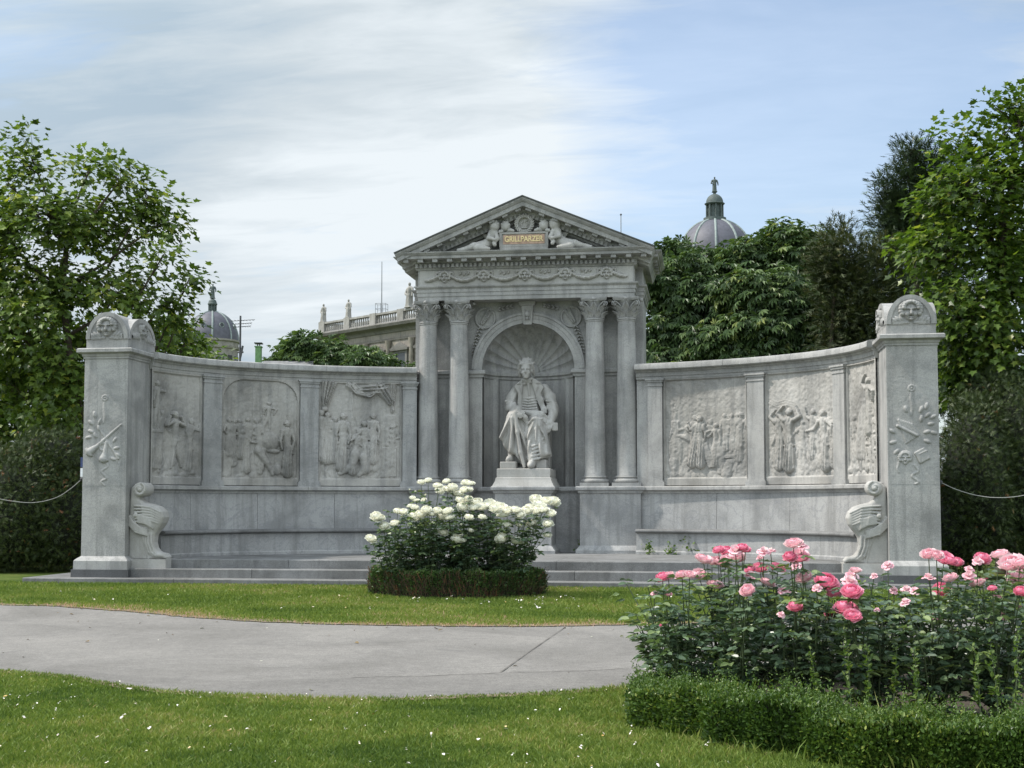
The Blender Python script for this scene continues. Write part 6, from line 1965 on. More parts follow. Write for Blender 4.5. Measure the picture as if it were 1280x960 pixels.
def rose_bushes(bushes, blooms, name, label, group, sterile, leafn, lsize, hmin, hmax, seed, ords):
    """bushes: plan places; blooms: (px, py, size px, colour, kind) of the photograph, each given to the bush whose depth fits"""
    r = random.Random(seed)
    B = []
    for (x, y, row) in bushes:
        z = float(ground_z(x, y)) + 0.02
        d = float((np.array([x, y, 0.6]) - CAM) @ FW); px = px_of((x, y, 0.6))[0]
        B.append(dict(x=x, y=y, z=z, d=d, px=px, row=row, bl=[]))
    for (px, py, s, colr, kind) in blooms:
        best, bb = 1e9, None
        for b in B:
            z = 1.6 - (py - HOR) / F_PX * b['d'] - b['z']
            if not hmin <= z <= hmax: continue
            c = abs(b['px'] - px) / 60.0 + abs(z - (hmax + hmin) * 0.5) * 0.6 + r.uniform(0, 0.5) + 0.04 * len(b['bl'])
            if c < best: best, bb = c, b
        if bb is None: bb = min(B, key=lambda q: abs(q['px'] - px))
        zz_ = 1.6 - (py - HOR) / F_PX * bb['d'] - bb['z']
        d = bb['d'] - r.uniform(0.0, 0.4)
        if zz_ < ords + 0.06 and bb['row'] == 0: d = min(q['d'] for q in B if abs(q['px'] - px) < 130) - r.uniform(0.32, 0.48)
        bb['bl'].append((at_d(px, py, d), s * d / F_PX * 0.5, colr, kind))
    for row in sorted(set(b['row'] for b in B)):
        for i, b in enumerate(sorted([q for q in B if q['row'] == row], key=lambda q: q['px'])): b['ord'] = (row, i)
    for b in B:
        base = np.array([b['x'], b['y'], b['z']])
        t = thing('rose_bush', label(b['ord']), 'rose bush', tuple(base), group=group)
        st = MB(); Ps, Ds, Sz, Rn = [], [], [], []
        tips = [(np.asarray(p), True) for p, *_ in b['bl']]
        for i in range(sterile):
            a = r.uniform(0, 2 * PI); rr = r.uniform(0.1, 0.42)
            tips.append((base + np.array([rr * math.cos(a), rr * math.sin(a), r.uniform(hmin + 0.05, ords)]), False))
        for tip, flower in tips:
            v = tip - base
            foot = base + np.array([v[0] * 0.15 + r.uniform(-0.05, 0.05), v[1] * 0.15 + r.uniform(-0.05, 0.05), 0])
            mid = foot + (tip - foot) * 0.5 + np.array([r.uniform(-0.06, 0.06), r.uniform(-0.06, 0.06), 0.05])
            st.tube([foot - base, mid - base, tip - base - np.array([0, 0, 0.01])], [0.008, 0.006, 0.0035], 5, caps=False)
            n = leafn
            for k in range(n):
                s = 0.12 + (0.80 if flower else 0.92) * r.random()
                p = foot + (mid - foot) * 2 * s if s < 0.5 else mid + (tip - mid) * (2 * s - 1)
                a = r.uniform(0, 2 * PI); o = np.array([math.cos(a), math.sin(a), r.uniform(-0.1, 0.5)])
                q = p + o * r.uniform(0.02, 0.12)
                tone = min(1, max(0, r.gauss(0.42, 0.2) + (0.25 if s > 0.85 and r.random() < 0.4 else 0)))
                sd = np.array([-o[1], o[0], 0.1])
                for dd, off in ((o, 0.5), (o + 1.3 * sd, 0.15), (o - 1.3 * sd, 0.15)):
                    Ps.append(q + o * off * lsize * 0.6); Ds.append(dd + np.array([0, 0, -0.25])); Sz.append(lsize * r.uniform(0.7, 1.15)); Rn.append(tone)
        st.build('stems', M_RSTEM, t, fix=False, sharp=80)
        n = len(Ps)
        Lf = Leaves(); Lf.add(np.array(Ps), np.array(Ds), np.array([0, 0, 1.0]) + 0.55 * unit(n), np.array(Sz), LEAF_OVAL[0], LEAF_OVAL[1], np.array(Rn))
        Lf.build('foliage', M_RLEAF, t)
        for (p, rad, colr, kind) in b['bl']:
            o = link('bloom', r.choice(ROSE[colr, kind]), t, tuple(np.asarray(p) - base))
            to = np.asarray(CAM) - p; to[2] = 0; to /= np.linalg.norm(to)
            ax = Vector((to[0] * 0.45 + r.uniform(-0.35, 0.35), to[1] * 0.45 + r.uniform(-0.35, 0.35), 1.0)).normalized()
            o.rotation_euler = (ax.to_track_quat('Z', 'Y') @ Matrix.Rotation(r.uniform(0, 6.28), 3, 'Z').to_quaternion()).to_euler()
            o.scale = (rad, rad, rad * r.uniform(0.8, 1.0))


ORD = ['leftmost', 'second', 'third', 'fourth', 'fifth', 'sixth', 'seventh', 'eighth']
wz7 = [(395, 105, 34), (435, 95, 34), (330, 150, 16), (362, 160, 16), (420, 180, 20), (410, 205, 24), (345, 195, 28), (365, 208, 28), (335, 240, 30), (360, 250, 34), (540, 100, 36), (490, 125, 40), (500, 152, 40), (545, 145, 40), (575, 135, 44), (605, 170, 48), (640, 150, 40), (650, 108, 38), (680, 112, 34), (670, 145, 30), (620, 210, 46), (665, 202, 40), (630, 246, 50), (140, 302, 52), (165, 308, 36), (262, 272, 40), (292, 274, 40), (185, 355, 44), (245, 340, 40), (350, 298, 44), (390, 288, 46), (425, 262, 46), (362, 312, 40), (490, 268, 40), (520, 303, 52), (545, 272, 46), (558, 306, 44), (320, 355, 22), (110, 428, 50), (520, 390, 44), (600, 430, 50), (638, 437, 28), (670, 305, 40), (745, 305, 36), (712, 226, 58), (745, 246, 62), (786, 228, 54), (820, 258, 52), (850, 248, 52), (868, 288, 58), (832, 240, 44), (888, 268, 46), (935, 264, 52), (962, 290, 44), (998, 266, 46), (1014, 248, 40), (1052, 202, 52), (1072, 240, 66), (1092, 264, 50), (1136, 282, 44), (1108, 212, 44), (1152, 216, 56), (1025, 340, 44), (1120, 342, 44), (890, 345, 40), (855, 425, 54), (936, 438, 58), (1115, 406, 36), (950, 352, 24), (680, 380, 26), (625, 350, 22), (700, 250, 50), (1060, 262, 50), (455, 285, 34)]
rr_ = random.Random(4)
white = [(440 + u * 0.21875, 580 + v * 0.21875, s * 0.30, 'w', 'bud' if s < 24 else rr_.choice(['full', 'full', 'full', 'open'])) for u, v, s in wz7]
wb = [(WBX - 1.0, WBY - 0.05, 0), (WBX - 0.62, WBY + 0.22, 0), (WBX - 0.42, WBY - 0.3, 0), (WBX - 0.02, WBY + 0.2, 0), (WBX + 0.22, WBY - 0.28, 0), (WBX + 0.55, WBY + 0.18, 0), (WBX + 0.86, WBY - 0.1, 0)]
rose_bushes(wb, white, 'rose_bush', lambda o: ('leftmost white rose bush in the hedged bed before the steps' if o[1] == 0 else 'rightmost white rose bush in the hedged bed before the steps' if o[1] == 6 else '%s white rose bush from the left in the hedged bed before the steps' % ORD[o[1]]), 'white rose bushes before the steps', 12, 20, 0.095, 0.55, 2.3, 21, 1.32)

pz = [(75, 325, 50, 'p'), (95, 322, 46, 'l'), (140, 318, 46, 'l'), (165, 316, 40, 'l'), (195, 315, 50, 'l'), (210, 265, 58, 'l'), (240, 272, 48, 'l'), (262, 272, 50, 'l'), (262, 235, 46, 'p'), (288, 236, 46, 'p'), (318, 238, 56, 'l'), (340, 226, 46, 'p'), (352, 232, 40, 'p'), (292, 266, 44, 'l'), (325, 256, 50, 'l'), (368, 298, 40, 'p'), (400, 295, 56, 'p'), (368, 318, 44, 's'), (460, 293, 54, 'p'), (248, 350, 56, 'l'), (358, 368, 50, 'l'), (376, 376, 48, 'l'), (425, 342, 50, 'l'), (412, 240, 46, 's'), (436, 240, 40, 's'), (398, 260, 24, 's'), (512, 212, 58, 'l'), (535, 220, 54, 's'), (500, 256, 52, 'p'), (528, 254, 80, 'l'), (540, 262, 54, 'p'), (520, 290, 46, 's'), (548, 327, 60, 'l'), (480, 370, 44, 's'), (622, 342, 84, 'p'), (650, 378, 60, 'p'), (706, 372, 74, 'p'), (700, 340, 60, 'l'), (704, 320, 50, 's'), (718, 302, 36, 'l'), (518, 424, 56, 'p'), (640, 437, 60, 'p'), (688, 430, 92, 'p'), (706, 452, 64, 'p'), (590, 360, 36, 's'), (50, 380, 30, 's'), (92, 378, 30, 's'), (70, 488, 26, 'p'), (962, 248, 54, 'l'), (988, 250, 44, 'l'), (1014, 262, 68, 'p'), (1036, 272, 50, 'p'), (1056, 274, 48, 'p'), (1140, 262, 60, 'p'), (1125, 272, 40, 'l'), (1198, 250, 60, 'l'), (1240, 280, 90, 'l'), (1268, 278, 60, 'l'), (1226, 290, 54, 'l'), (1250, 318, 56, 'l'), (1262, 336, 54, 's'), (1006, 365, 60, 'p'), (1034, 328, 50, 'l'), (962, 326, 44, 's'), (1096, 320, 48, 'l'), (1098, 298, 34, 's'), (1128, 345, 54, 'l'), (1268, 372, 50, 'p'), (888, 366, 40, 's'), (916, 370, 40, 's'), (885, 408, 40, 's'), (845, 368, 34, 's'), (982, 456, 44, 's'), (1196, 468, 66, 'l'), (826, 284, 40, 's'), (780, 320, 28, 's'), (1190, 386, 34, 's'), (1266, 430, 30, 'l'), (1175, 362, 34, 'p'), (1156, 330, 26, 'p'), (790, 434, 22, 's'), (470, 450, 30, 's')]
pink = []
for u, v, s, c in pz:
    kind = 'spent' if c == 's' else ('bud' if s < 32 else rr_.choice(['full', 'full', 'open'] if c == 'p' else ['full', 'open', 'open', 'spent']))
    pink.append((800 + u * 0.375, 600 + v * 0.375, s * 0.375 * (0.90 if c == 'p' else 0.98), 'l' if c == 's' else c, kind))
pb = []
for (px, d, row) in ((835, 11.6, 1), (900, 11.8, 1), (965, 11.9, 1), (1035, 11.9, 1), (1105, 11.8, 1), (1175, 11.7, 1), (1245, 11.5, 1), (1310, 11.6, 1), (850, 10.7, 0), (925, 10.3, 0), (1005, 10.1, 0), (1085, 10.0, 0), (1165, 9.9, 0), (1245, 9.9, 0)):
    q = at_d(px, 760, d); pb.append((q[0], q[1], row))
rose_bushes(pb, pink, 'rose_bush', lambda o: '%s pink rose bush%s in the %s row of the foreground bed' % (ORD[o[1]], '' if o[1] == 0 else ' from the left', 'back' if o[0] else 'front'), 'pink rose bushes in the foreground bed', 14, 18, 0.084, 0.35, 1.35, 22, 0.90)

# spindly weeds shooting up through the foreground hedge, grass tufts at its foot
M_WEED = leafy('weed_leaf', [(0.0, (0.05, 0.10, 0.02)), (0.6, (0.12, 0.19, 0.04)), (1.0, (0.20, 0.26, 0.08))], 0.5, 0.35)


def weed(label, base, hgt, n, lsize, lean=0.08, group=None, bushy=0.02):
    base = np.asarray(base, float)
    t = thing('weed', label, 'weed', tuple(base), group=group)
    tip = base + np.array([random.uniform(-lean, lean), random.uniform(-lean, lean), hgt])
    m = MB(); m.tube([(0, 0, 0), tuple((tip - base) * 0.5 + 0.01), tuple(tip - base)], [0.005, 0.004, 0.002], 5); m.build('stem', M_RSTEM, t, fix=False)
    s = 0.15 + 0.85 * rng.random(n)[:, None]
    P = base + (tip - base) * s + rng.normal(size=(n, 3)) * bushy
    u = unit(n); u[:, 2] = np.abs(u[:, 2]) * 0.7 + 0.3
    Lf = Leaves(); Lf.add(P, u, np.array([0, 0, 1.0]) + 0.5 * unit(n), lsize * (0.6 + 0.6 * rng.random(n)) * (1.25 - 0.7 * s[:, 0]), LEAF_OVAL[0], LEAF_OVAL[1], rng.random(n))
    Lf.build('leaves', M_WEED, t)
    return t


for (px, py, d, h_) in ((1064, 885, 9.35, 0.62), (1086, 888, 9.3, 0.50), (1116, 890, 9.3, 0.46), (1148, 892, 9.2, 0.46), (1226, 890, 9.1, 0.5), (1248, 892, 9.0, 0.52), (1268, 892, 9.1, 0.66), (1022, 882, 9.4, 0.44)):
    q = at_d(px, py, d); weed('pale green leafy weed standing up out of the foreground box hedge', (q[0], q[1], 0.16), h_ * 0.95, 60, 0.05, 0.05, 'weeds growing through the foreground hedge', 0.012)
# long uncut grass at the foot of the foreground hedge and between the roses
n = 520
th = PI * (0.95 + 0.67 * rng.random(n)); rr2 = np.where(rng.random(n) < 0.45, 1.01 + 0.03 * rng.random(n), 0.55 + 0.27 * rng.random(n))
X, Y = PBX + 2.6 * rr2 * np.cos(th), PBY + 2.5 * rr2 * np.sin(th)
blades('long_grass', 'long uncut grass blades at the foot of the foreground hedge and among the pink roses', X, Y, np.where(rr2 > 1, 0.06 + 0.09 * rng.random(n), 0.15 + 0.20 * rng.random(n)), 0.006 + 0.004 * rng.random(n), np.clip(rng.normal(0.5, 0.15, n), 0, 0.8))
for (px, lab, h_, n, sp) in ((728, 'small dark weed tuft between the statue pedestal and the right column pedestal', 0.22, 60, 0.06), (812, 'low weed at the foot of the right column pedestal', 0.18, 50, 0.06), (840, 'flat dark weed against the bench front behind the roses', 0.14, 60, 0.07), (862, 'tallest green weed against the bench front, bending right', 0.28, 90, 0.08), (880, 'bushy weed rightmost of those along the bench front', 0.24, 90, 0.08)):
    y_ = 0.30 if px < 740 else float(np.interp(2.6, _ex, _ey)) - 0.62
    q = at_y(px, 690, y_); weed(lab, (q[0], q[1], 0.6), h_, n, 0.085, 0.06, None, sp)

# ================================================================== BEYOND THE PARK
M_PAL = stone('palace_stone', 0.30, (1.0, 0.90, 0.76), stain=0.6, vein=0.0, streak=0.45)
M_PALD = stone('palace_cornice', 0.20, (1.0, 0.95, 0.88), stain=0.6, vein=0.0, streak=0.5)
M_STAT = stone('pale_roof_stone', 0.36, (1.0, 0.97, 0.90), stain=0.5, vein=0.0, streak=0.3)
M_GLASS = plain('window_glass', (0.03, 0.035, 0.04), 0.15, 0.3, 3)
M_ROOFG = plain('grey_sheet_roof', (0.20, 0.20, 0.205), 0.6, 0.25, 3)
M_SLATE = plain('slate_dome', (0.085, 0.085, 0.105), 0.6, 0.2, 1.2)
M_COPPER = plain('weathered_copper', (0.22, 0.26, 0.25), 0.7, 0.25, 2)
M_COPD = plain('dark_copper', (0.065, 0.085, 0.08), 0.7, 0.3, 2)
M_MUS = stone('museum_stone', 0.34, (1.0, 0.94, 0.84), stain=0.6, vein=0.0, streak=0.3)
M_METAL = plain('grey_metal', (0.22, 0.23, 0.24), 0.5, 0.2, 5)
M_DMET = plain('dark_metal', (0.05, 0.05, 0.055), 0.5, 0.2, 5)
M_GREEN = plain('green_chimney_coat', (0.13, 0.25, 0.10), 0.7, 0.25, 5)


def draped(h, mat, name='roof_statue'):
    """a small standing figure in a cloak"""
    C = Carve((-0.32 * h, -0.25 * h, -0.02 * h), (0.32 * h, 0.25 * h, 1.05 * h), h / 42)
    C.chain([((0, 0, 0.02 * h), 0.15 * h), ((0, 0, 0.45 * h), 0.12 * h), ((0.01 * h, 0, 0.74 * h), 0.12 * h)], 0.05 * h)
    C.cap((-0.10 * h, 0, 0.77 * h), 0.055 * h, (0.11 * h, 0, 0.77 * h), 0.055 * h, 0.05 * h)
    C.ell((0.01 * h, -0.02 * h, 0.93 * h), (0.055 * h, 0.06 * h, 0.075 * h), 0.02 * h)
    C.chain([((-0.15 * h, 0, 0.76 * h), 0.05 * h), ((-0.21 * h, -0.04 * h, 0.58 * h), 0.045 * h), ((-0.10 * h, -0.12 * h, 0.52 * h), 0.035 * h)], 0.02 * h)
    C.chain([((0.16 * h, 0, 0.76 * h), 0.05 * h), ((0.21 * h, -0.03 * h, 0.60 * h), 0.045 * h), ((0.22 * h, -0.08 * h, 0.44 * h), 0.035 * h)], 0.02 * h)
    for i in range(4):
        C.cap((-0.09 * h + 0.06 * i * h, -0.13 * h, 0.05 * h), 0.03 * h, (-0.05 * h + 0.04 * i * h, -0.11 * h, 0.5 * h), 0.02 * h, 0.02 * h)
    C.box((0, 0, 0.015 * h), (0.17 * h, 0.17 * h, 0.03 * h), 0.01 * h)
    return C.mesh(name, mat)


# ---- palace wing behind the chestnuts
A_ = at_d(403, 404, 131.5); B_ = at_d(521, 385, 121.0)
ax = (B_ - A_); ax[2] = 0; FL = float(np.linalg.norm(ax)); ax /= FL
FL2 = FL + 14.0
pr = thing('palace', 'pale palace wing with roof balustrade and statues, seen between the chestnuts and the temple', 'palace', (A_[0], A_[1], gz0), math.atan2(ax[1], ax[0]))
TOP = 19.6 - gz0
m = MB(); m.box(0, FL2, 0, 14, 0, TOP - 1.4); m.build('wall', M_PAL, pr)
m = MB()
m.sweep([(0, 14), (0, 0), (FL2, 0)], [(-0.3, TOP - 2.0), (0.12, TOP - 2.0), (0.18, TOP - 1.85), (0.35, TOP - 1.65), (0.75, TOP - 1.5), (0.85, TOP - 1.25), (0.8, TOP - 1.15), (-0.3, TOP - 1.15)], lambda x, y, w: (x, y, w))
m.sweep([(0, 14), (0, 0), (FL2, 0)], [(-0.3, TOP - 2.75), (0.10, TOP - 2.75), (0.16, TOP - 2.55), (-0.3, TOP - 2.55)], lambda x, y, w: (x, y, w))
m.build('cornice', M_PALD, pr)
m = MB()
for z0_, z1_, o in ((TOP - 1.16, TOP - 0.95, 0.15), (TOP - 0.18, TOP, 0.18)):
    m.sweep([(0, 14), (0, 0), (FL2, 0)], [(-0.35, z0_), (o, z0_), (o, z1_), (-0.35, z1_)], lambda x, y, w: (x, y, w))
x = 0.0
piers_ = []
while x < FL2:
    m.box(x - 0.35, x + 0.55, -0.22, 0.4, TOP - 1.16, TOP + 0.06); piers_.append(x)
    for i in range(9):
        c = x + 0.8 + i * 0.34
        if c > x + 3.9: break
        m.lathe([(0.07, TOP - 0.96), (0.13, TOP - 0.72), (0.06, TOP - 0.4), (0.10, TOP - 0.17)], (c, 0.05, 0), 6)
    x += 4.1
m.build('balustrade', M_STAT, pr, sharp=30)
for k, x in enumerate(np.arange(2.2, FL2, 3.4)):
    m = MB(); zc = TOP - 6.9
    m.box(x - 0.95, x - 0.7, -0.14, 0.05, zc, zc + 3.1); m.box(x + 0.7, x + 0.95, -0.14, 0.05, zc, zc + 3.1); m.box(x - 1.1, x + 1.1, -0.24, 0.05, zc - 0.22, zc); m.box(x - 0.7, x + 0.7, -0.12, 0.05, zc + 2.9, zc + 3.1)
    m.loft([[(x - 1.25, -0.34, zc + 3.1), (x + 1.25, -0.34, zc + 3.1), (x + 1.25, 0.02, zc + 3.1), (x - 1.25, 0.02, zc + 3.1)], [(x - 1.3, -0.38, zc + 3.3), (x + 1.3, -0.38, zc + 3.3), (x + 1.3, 0.02, zc + 3.3), (x - 1.3, 0.02, zc + 3.3)], [(x - 0.05, -0.3, zc + 3.85), (x + 0.05, -0.3, zc + 3.85), (x + 0.05, 0.02, zc + 3.85), (x - 0.05, 0.02, zc + 3.85)]])
    f = m.build('window', M_PALD, pr, sharp=30)
    m = MB(); m.box(x - 0.7, x + 0.7, -0.03, 0.0, zc, zc + 2.9); m.build('pane', M_GLASS, f)
    m = MB(); cx_ = x + 1.7
    m.lathe([(0.30, TOP - 8.0), (0.30, TOP - 7.8), (0.24, TOP - 7.75), (0.21, TOP - 3.4), (0.28, TOP - 3.1), (0.32, TOP - 2.76)], (cx_, -0.2, 0), 12); m.box(cx_ - 0.36, cx_ + 0.36, -0.56, 0.1, TOP - 8.4, TOP - 8.0)
    m.build('half_column', M_PAL, pr)
fig = draped(2.0, M_STAT)
for x in (0.1, 4.2, float((at_d(511, 380, 121.8) - A_) @ ax)):
    o = link('roof_statue', fig, pr, (x, 0.08, TOP + 0.05)); s_ = 0.92 if x < 10 else 1.18; o.scale = (s_,) * 3

q = at_d(477, 393, 127.0)
t = thing('radio_mast', 'thin tall mast with a railed platform on the palace roof', 'mast', tuple(q))
m = MB(); m.tube([(0, 0, -1.5), (0, 0, 5.1)], [0.07, 0.035], 8); m.build('pole', M_METAL, t)
m = MB(); m.box(-0.55, 0.55, -0.5, 0.5, -0.05, 0.0)
for sx in (-0.5, 0, 0.5):
    for sy in (-0.45, 0.45): m.tube([(sx, sy, -1.5 if sx else 0), (sx, sy, 1.0)], 0.025, 5)
for z in (0.5, 1.0): m.tube([(-0.5, -0.45, z), (0.5, -0.45, z), (0.5, 0.45, z), (-0.5, 0.45, z), (-0.5, -0.45, z)], 0.022, 5)
m.build('railed_platform', M_METAL, t)
q = at_d(778, 631, 110.0); h_ = (631 - 264) * 110 / F_PX + 1.6 - gz0
t = thing('flagpole', 'bare thin pole with a knob rising behind the right slope of the pediment', 'pole', (q[0], q[1], gz0))
m = MB(); m.tube([(0, 0, 0), (0, 0, h_)], [0.10, 0.035], 8); m.build('pole', M_METAL, t)
m = MB(); m.sphere((0, 0, h_), 0.09); m.box(-0.22, 0.22, -0.22, 0.22, 0.0, 0.12); m.build('knob', M_DMET, t)

# ---- small house with chimney and aerial behind the left wall
q = at_d(322, 640, 70.0); zr = 1.6 + (631 - 447) * 70 / F_PX
t = thing('low_house', 'low house with grey roof and green coated chimney peeping over the left wall', 'house', (q[0], q[1], gz0), 0.2)
m = MB(); m.box(-0.7, 2.4, 0, 6, 0, zr - 1.7); m.build('wall', M_PAL, t)
m = MB(); m.loft([[(x, -0.5, zr - 1.9), (x, 3, zr), (x, 6.5, zr - 1.9), (x, 6.3, zr - 2.05), (x, 3, zr - 0.2), (x, -0.3, zr - 2.05)] for x in (-0.15, 2.6)]); m.build('roof', M_ROOFG, t)
m = MB(); zc = 1.6 + (631 - 427) * 70 / F_PX - gz0
m.box(-0.50, -0.20, 2.0, 2.5, 0, zc); m.box(-0.54, -0.16, 1.96, 2.54, zc, zc + 0.06); m.build('chimney', M_GREEN, t)
ch = t.children[-1]
m = MB(); m.box(-0.43, -0.38, 2.2, 2.3, zc + 0.06, zc + 0.2); m.box(-0.32, -0.27, 2.2, 2.3, zc + 0.06, zc + 0.2); m.box(-0.56, -0.14, 1.95, 2.55, zc + 0.2, zc + 0.25); m.build('chimney_cap', M_DMET, ch)
m = MB()
for x in (0.3, 1.6):
    m.box(x - 0.5, x + 0.5, -0.06, 0.02, 2.0, 3.6)
m.build('windows', M_GLASS, t)
q = at_d(297.5, 640, 69.0); h_ = 1.6 + (631 - 393) * 69 / F_PX - gz0
t = thing('tv_aerial', 'black pole with several crossed aerial rods left of the green chimney', 'aerial', (q[0], q[1], gz0))
m = MB(); m.tube([(0, 0, 0), (0, 0, h_)], [0.08, 0.05], 6); m.box(-0.1, 0.1, -0.1, 0.1, 0, 0.2); m.build('pole', M_DMET, t)
m = MB()
for z, L_ in ((-0.25, 0.75), (-0.42, 0.6), (-0.58, 0.55)):
    m.tube([(-L_ * 0.7, 0, h_ + z - 0.03), (L_, 0.1, h_ + z + 0.05)], 0.015, 5)
    for i in range(7):
        x = -L_ * 0.6 + 1.5 * L_ * i / 6; m.tube([(x, -0.22, h_ + z), (x, 0.22, h_ + z)], 0.010, 4)
m.tube([(-0.15, 0, h_ * 0.83), (0.18, 0, h_ * 0.83)], 0.05, 5); m.tube([(0.0, 0, h_ * 0.80), (0.14, 0, h_ * 0.86)], 0.06, 5)
m.build('aerial_rods', M_DMET, t)


# ---- the two museum domes
def dome(label, px, py, Rpx, hpx, lan, top_y, d, ribs, drum_px, seed, dorm=True):
    """px, py: centre of the dome's foot in the photograph; lan: lantern foot and eaves heights and half width in pixels"""
    k = d / F_PX
    q = at_d(px, 640, d); R = Rpx * k
    zb = 1.6 + (HOR - py) * k - gz0
    t = thing('domed_museum', label, 'dome', (q[0], q[1], gz0), YAW)
    dr = drum_px * k
    m = MB(); m.loft([[(x, y, z) for x, y in ((-dr, -dr * 0.9), (dr, -dr * 0.9), (dr, dr), (-dr, dr))] for z in (0, zb - 9)]); m.build('block', M_MUS, t)
    m = MB(); m.lathe([(dr * 0.98, zb - 10), (dr * 0.98, zb - 2.2), (dr * 1.03, zb - 2.0), (dr * 1.05, zb - 1.5), (dr * 1.0, zb - 1.4), (dr * 1.0, zb - 0.6), (dr * 1.06, zb - 0.4), (dr * 1.06, zb), (R, zb)], n=32); m.build('drum', M_MUS, t, sharp=25)
    for i in range(16):
        a = 2 * PI * (i + 0.5) / 16
        m = MB(); M = Matrix.Rotation(a, 4, 'Z') @ Matrix.Translation((0, -dr * 0.98, 0)); m.box(-0.6, 0.6, -0.08, 0.3, zb - 7.5, zb - 3.6, M); m.build('drum_window', M_GLASS, t)
    hh = hpx * k
    prof = []
    for i in range(15):
        s = i / 14; prof.append((R * math.cos(s * PI / 2 * 0.92), zb + hh * math.sin(s * PI / 2 * 0.92) / math.sin(PI / 2 * 0.92)))
    m = MB(); m.lathe(prof, n=ribs * 4); db = m.build('dome_shell', M_SLATE, t, sharp=40)
    m = MB()
    for i in range(ribs):
        a = 2 * PI * (i + 0.30) / ribs
        m.tube([((r + 0.03) * math.cos(a), (r + 0.03) * math.sin(a), z) for r, z in prof], R * 0.035, 6)
    m.build('ribs', M_COPPER, db)
    if dorm:
        for i in range(ribs):
            a = 2 * PI * (i + 0.80) / ribs
            r, z = prof[6]; r2, z2 = prof[4]
            M = Matrix.Rotation(a, 4, 'Z') @ Matrix.Translation((r2 * 0.99, 0, z2 + hh * 0.06))
            m = MB(); n0 = len(m.v); m.lathe([(R * 0.085, -0.5), (R * 0.10, 0.1), (R * 0.075, 0.12), (R * 0.07, -0.1)], n=12, axis='x'); m.v = [tuple(M @ Vector(p)) for p in m.v]; dm = m.build('dormer', M_COPPER, t)
            m = MB(); m.lathe([(0.01, 0.02), (R * 0.07, 0.02), (R * 0.07, -0.2)], n=12, axis='x'); m.v = [tuple(M @ Vector(p)) for p in m.v]; m.build('dormer_glass', M_GLASS, dm)
    l0, l1, lw = (1.6 + (HOR - lan[0]) * k - gz0), (1.6 + (HOR - lan[1]) * k - gz0), lan[2] * k
    m = MB()
    m.lathe([(lw * 1.25, l0 - 0.5), (lw * 1.25, l0 + 0.25), (lw, l0 + 0.3), (lw * 0.72, l0 + 0.35), (lw * 0.72, l1 - 0.35), (lw, l1 - 0.3), (lw * 1.12, l1), (lw * 0.95, l1 + 0.2)] + [(lw * 0.95 * math.cos(i / 8 * PI / 2) + 0.1 * (i == 8), l1 + 0.2 + lw * 1.0 * math.sin(i / 8 * PI / 2)) for i in range(1, 8)] + [(lw * 0.14, l1 + lw * 1.35)], n=24)
    for i in range(8):
        a = 2 * PI * i / 8
        m.lathe([(lw * 0.11, l0 + 0.3), (lw * 0.10, l1 - 0.3)], (lw * 0.88 * math.cos(a), lw * 0.88 * math.sin(a), 0), 6)
    ln = m.build('lantern', M_COPD, t, sharp=35)
    z0 = l1 + lw * 1.3; z1 = 1.6 + (HOR - top_y) * k - gz0
    o = link('crowning_statue', draped((z1 - z0) * 0.98, M_COPD, 'crowning_statue'), ln, (0, 0, z0))
    return t


dome('distant grey dome with round dormers and a crowning statue, left of the aerial', 262, 425, 32.5, 37, (390, 378, 5.5), 352, 300, 8, 33, 1)
dome('distant ribbed dome with a lantern and green statue above the right chestnuts', 897, 318, 46, 47, (270, 250, 11.5), 215, 310, 10, 47, 2, dorm=False)

# ---- rope barriers beside the piers, and a notice half hidden behind the left pier
M_ROPE = plain('pale_rope', (0.30, 0.30, 0.28), 0.8, 0.15, 30)


def rope(label, pts):
    P = [np.array(p) for p in pts]; o = P[0]
    t = thing('barrier_rope', label, 'rope', tuple(o))
    m = MB(); out = []
    q = [2 * P[0] - P[1]] + P + [2 * P[-1] - P[-2]]
    for i in range(1, len(q) - 2):
        for s in np.arange(8) / 8:
            out.append(0.5 * (2 * q[i] + (q[i + 1] - q[i - 1]) * s + (2 * q[i - 1] - 5 * q[i] + 4 * q[i + 1] - q[i + 2]) * s * s + (3 * q[i] - q[i - 1] - 3 * q[i + 1] + q[i + 2]) * s ** 3))
    out.append(P[-1])
    m.tube([p - o for p in out], 0.0065, 6); m.build('rope', M_ROPE, t)
    m = MB(); m.lathe([(0.03, -0.015), (0.035, 0.0), (0.02, 0.015)], n=10, axis='y'); m.tube([(0, 0.0, 0), (0, -0.05, 0), (0.0, -0.05, -0.03)], 0.008, 6); m.build('wall_hook', M_DMET, t)


